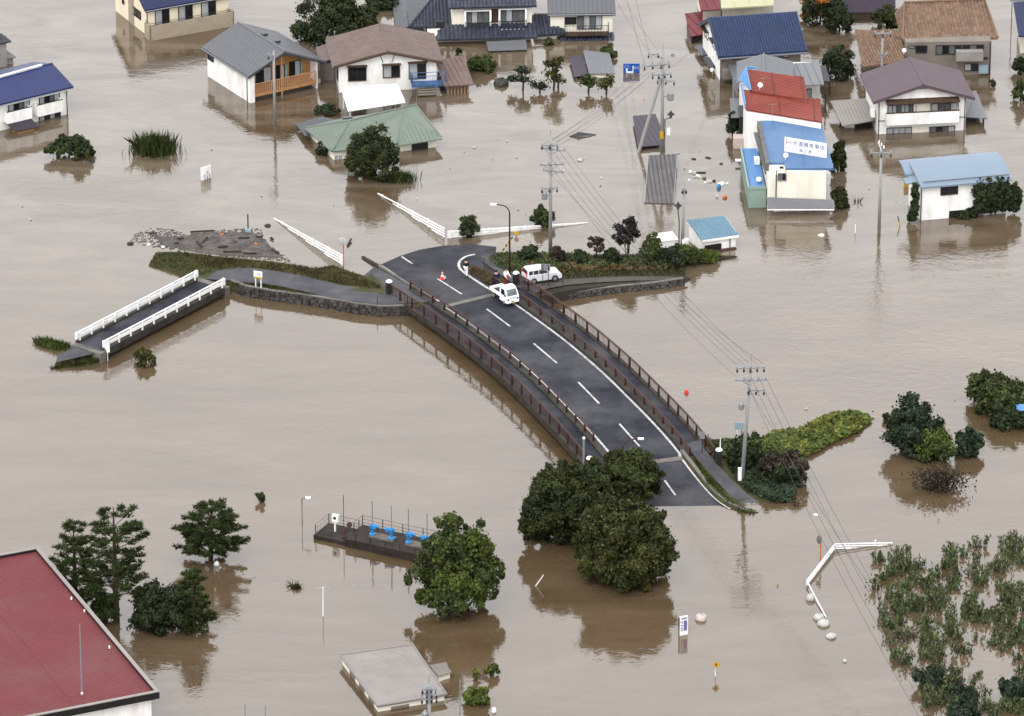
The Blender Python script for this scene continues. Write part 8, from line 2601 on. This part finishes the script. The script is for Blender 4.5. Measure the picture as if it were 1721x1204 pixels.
for i, (x, y, L_, a) in enumerate([(340, 391, 2.2, .15), (345, 405, 1.2, 1.3), (335, 412, 1.4, -1.2), (410, 402, 1.0, .1), (463, 425, 1.3, -1.0), (436, 400, .6, .1), (258, 394, .7, .0), (303, 403, .6, .1), (375, 417, .9, .2), (390, 425, 1.6, .05), (420, 428, 1.2, .0), (297, 411, .4, .4), (457, 403, .5, -1)]):
    p = W(x, y)
    tag(MB().box(p + V(0, 0, .12), (L_, .14, .14), a).build('driftwood', 'driftwood'), 'dark plank lying on the grey debris raft', 'driftwood', 'planks on the debris raft')
for (x, y, m_, lab) in [(373, 395, 'paint_orange', 'orange scrap on the raft, upper one'), (430, 411, 'paint_orange', 'orange scrap on the raft, lower right one'), (395, 408, 'metal_dark', 'black round bucket in the debris raft'), (274, 416, 'metal_white', 'white box at the raft edge by the grass'), (250, 412, 'metal_white', 'white lump at the left part of the raft'), (267, 413, 'glass_grey', 'dark blue box beside the white box')]:
    blob((x, y), (.17, .14), m_, 'floating_tub' if 'bucket' in lab else 'floating_scrap', lab, 'scrap', int(x))
t_ = thing('floating_post', 'black post on a pale blue float at the debris raft', 'post', W(417, 390))
p = W(417, 390)
MB().box(p + V(0, 0, .1), (.5, .5, .45)).build('float', 'pale_blue', t_)
MB().tube([p, p + V(0, 0, 1.75)], .06, 6).build('shaft', 'metal_dark', t_)
# timber drifting by the mirror
tag(MB().tube([W(584, 413, .1), W(590, 402, .2)], .1, 6).build('driftwood', 'driftwood'), 'slanted dark log right of the orange mirror pole', 'driftwood')
tag(MB().tube([W(610, 433, .05), W(638, 449, .12)], .16, 6).build('driftwood', 'driftwood'), 'long dark log at the top end of the road kerb', 'driftwood')
# blue tarp roof at the right edge
t_ = thing('shed', 'blue tarp roof cut by the right photo edge', 'shed', W(1722, 700))
roofpoly(t_, [W(1699, 685, .9), W(1745, 700, .9), W(1745, 682, 1.4), W(1712, 679, 1.2)], 'roof_cornflower', .06)
for q in ((1704, 700), (1722, 705)):
    p = W(*q); MB().tube([V(p.x, p.y, -.4), V(p.x, p.y, .85)], .05, 5).build('post', 'metal_grey', t_)
tag(MB().box(W(1524, 308, .35), (.5, .3, .9), .2).build('road_barrier', 'paint_yellow'), 'yellow board floating beside the pale blue roof', 'barrier')
# foam lines drawn out by the current
def foam(pts, wd, label):
    "a drift line: thousands of flat flecks of scum strung along the current"
    pts = resample(smooth(resample([W(*p, .004) for p in pts], 1.5), 2), .12)
    mb = MB()
    for p in pts:
        if rs.random() < .35: continue
        c = p + V(rs.normal(0, wd * .6), rs.normal(0, wd), 0)
        a, r_ = rs.uniform(0, 6.28), rs.uniform(.02, .10)
        mb.add([c + V(math.cos(a + k * 1.26) * r_ * 1.6, math.sin(a + k * 1.26) * r_, 0) for k in range(5)], [(0, 1, 2, 3, 4)])
    tag(mb.build('foam', 'foam'), label, 'foam', kind='stuff')
foam([(-10, 643), (30, 634), (60, 626), (80, 622)], .28, 'pale foam streak running left from the asphalt stub')
foam([(480, 988), (540, 993), (580, 985), (612, 983)], .10, 'thin foam line below the pump platform, left part')
foam([(612, 983), (650, 990), (700, 1001)], .10, 'thin foam line below the pump platform, right part')
foam([(395, 960), (430, 972), (480, 985)], .08, 'thin foam line right of the separate pine')
foam([(1375, 868), (1420, 862), (1470, 852)], .10, 'thin foam line right of the vine bank')
foam([(1480, 694), (1530, 683), (1590, 676), (1630, 672)], .12, 'foam seam where currents meet on the right')
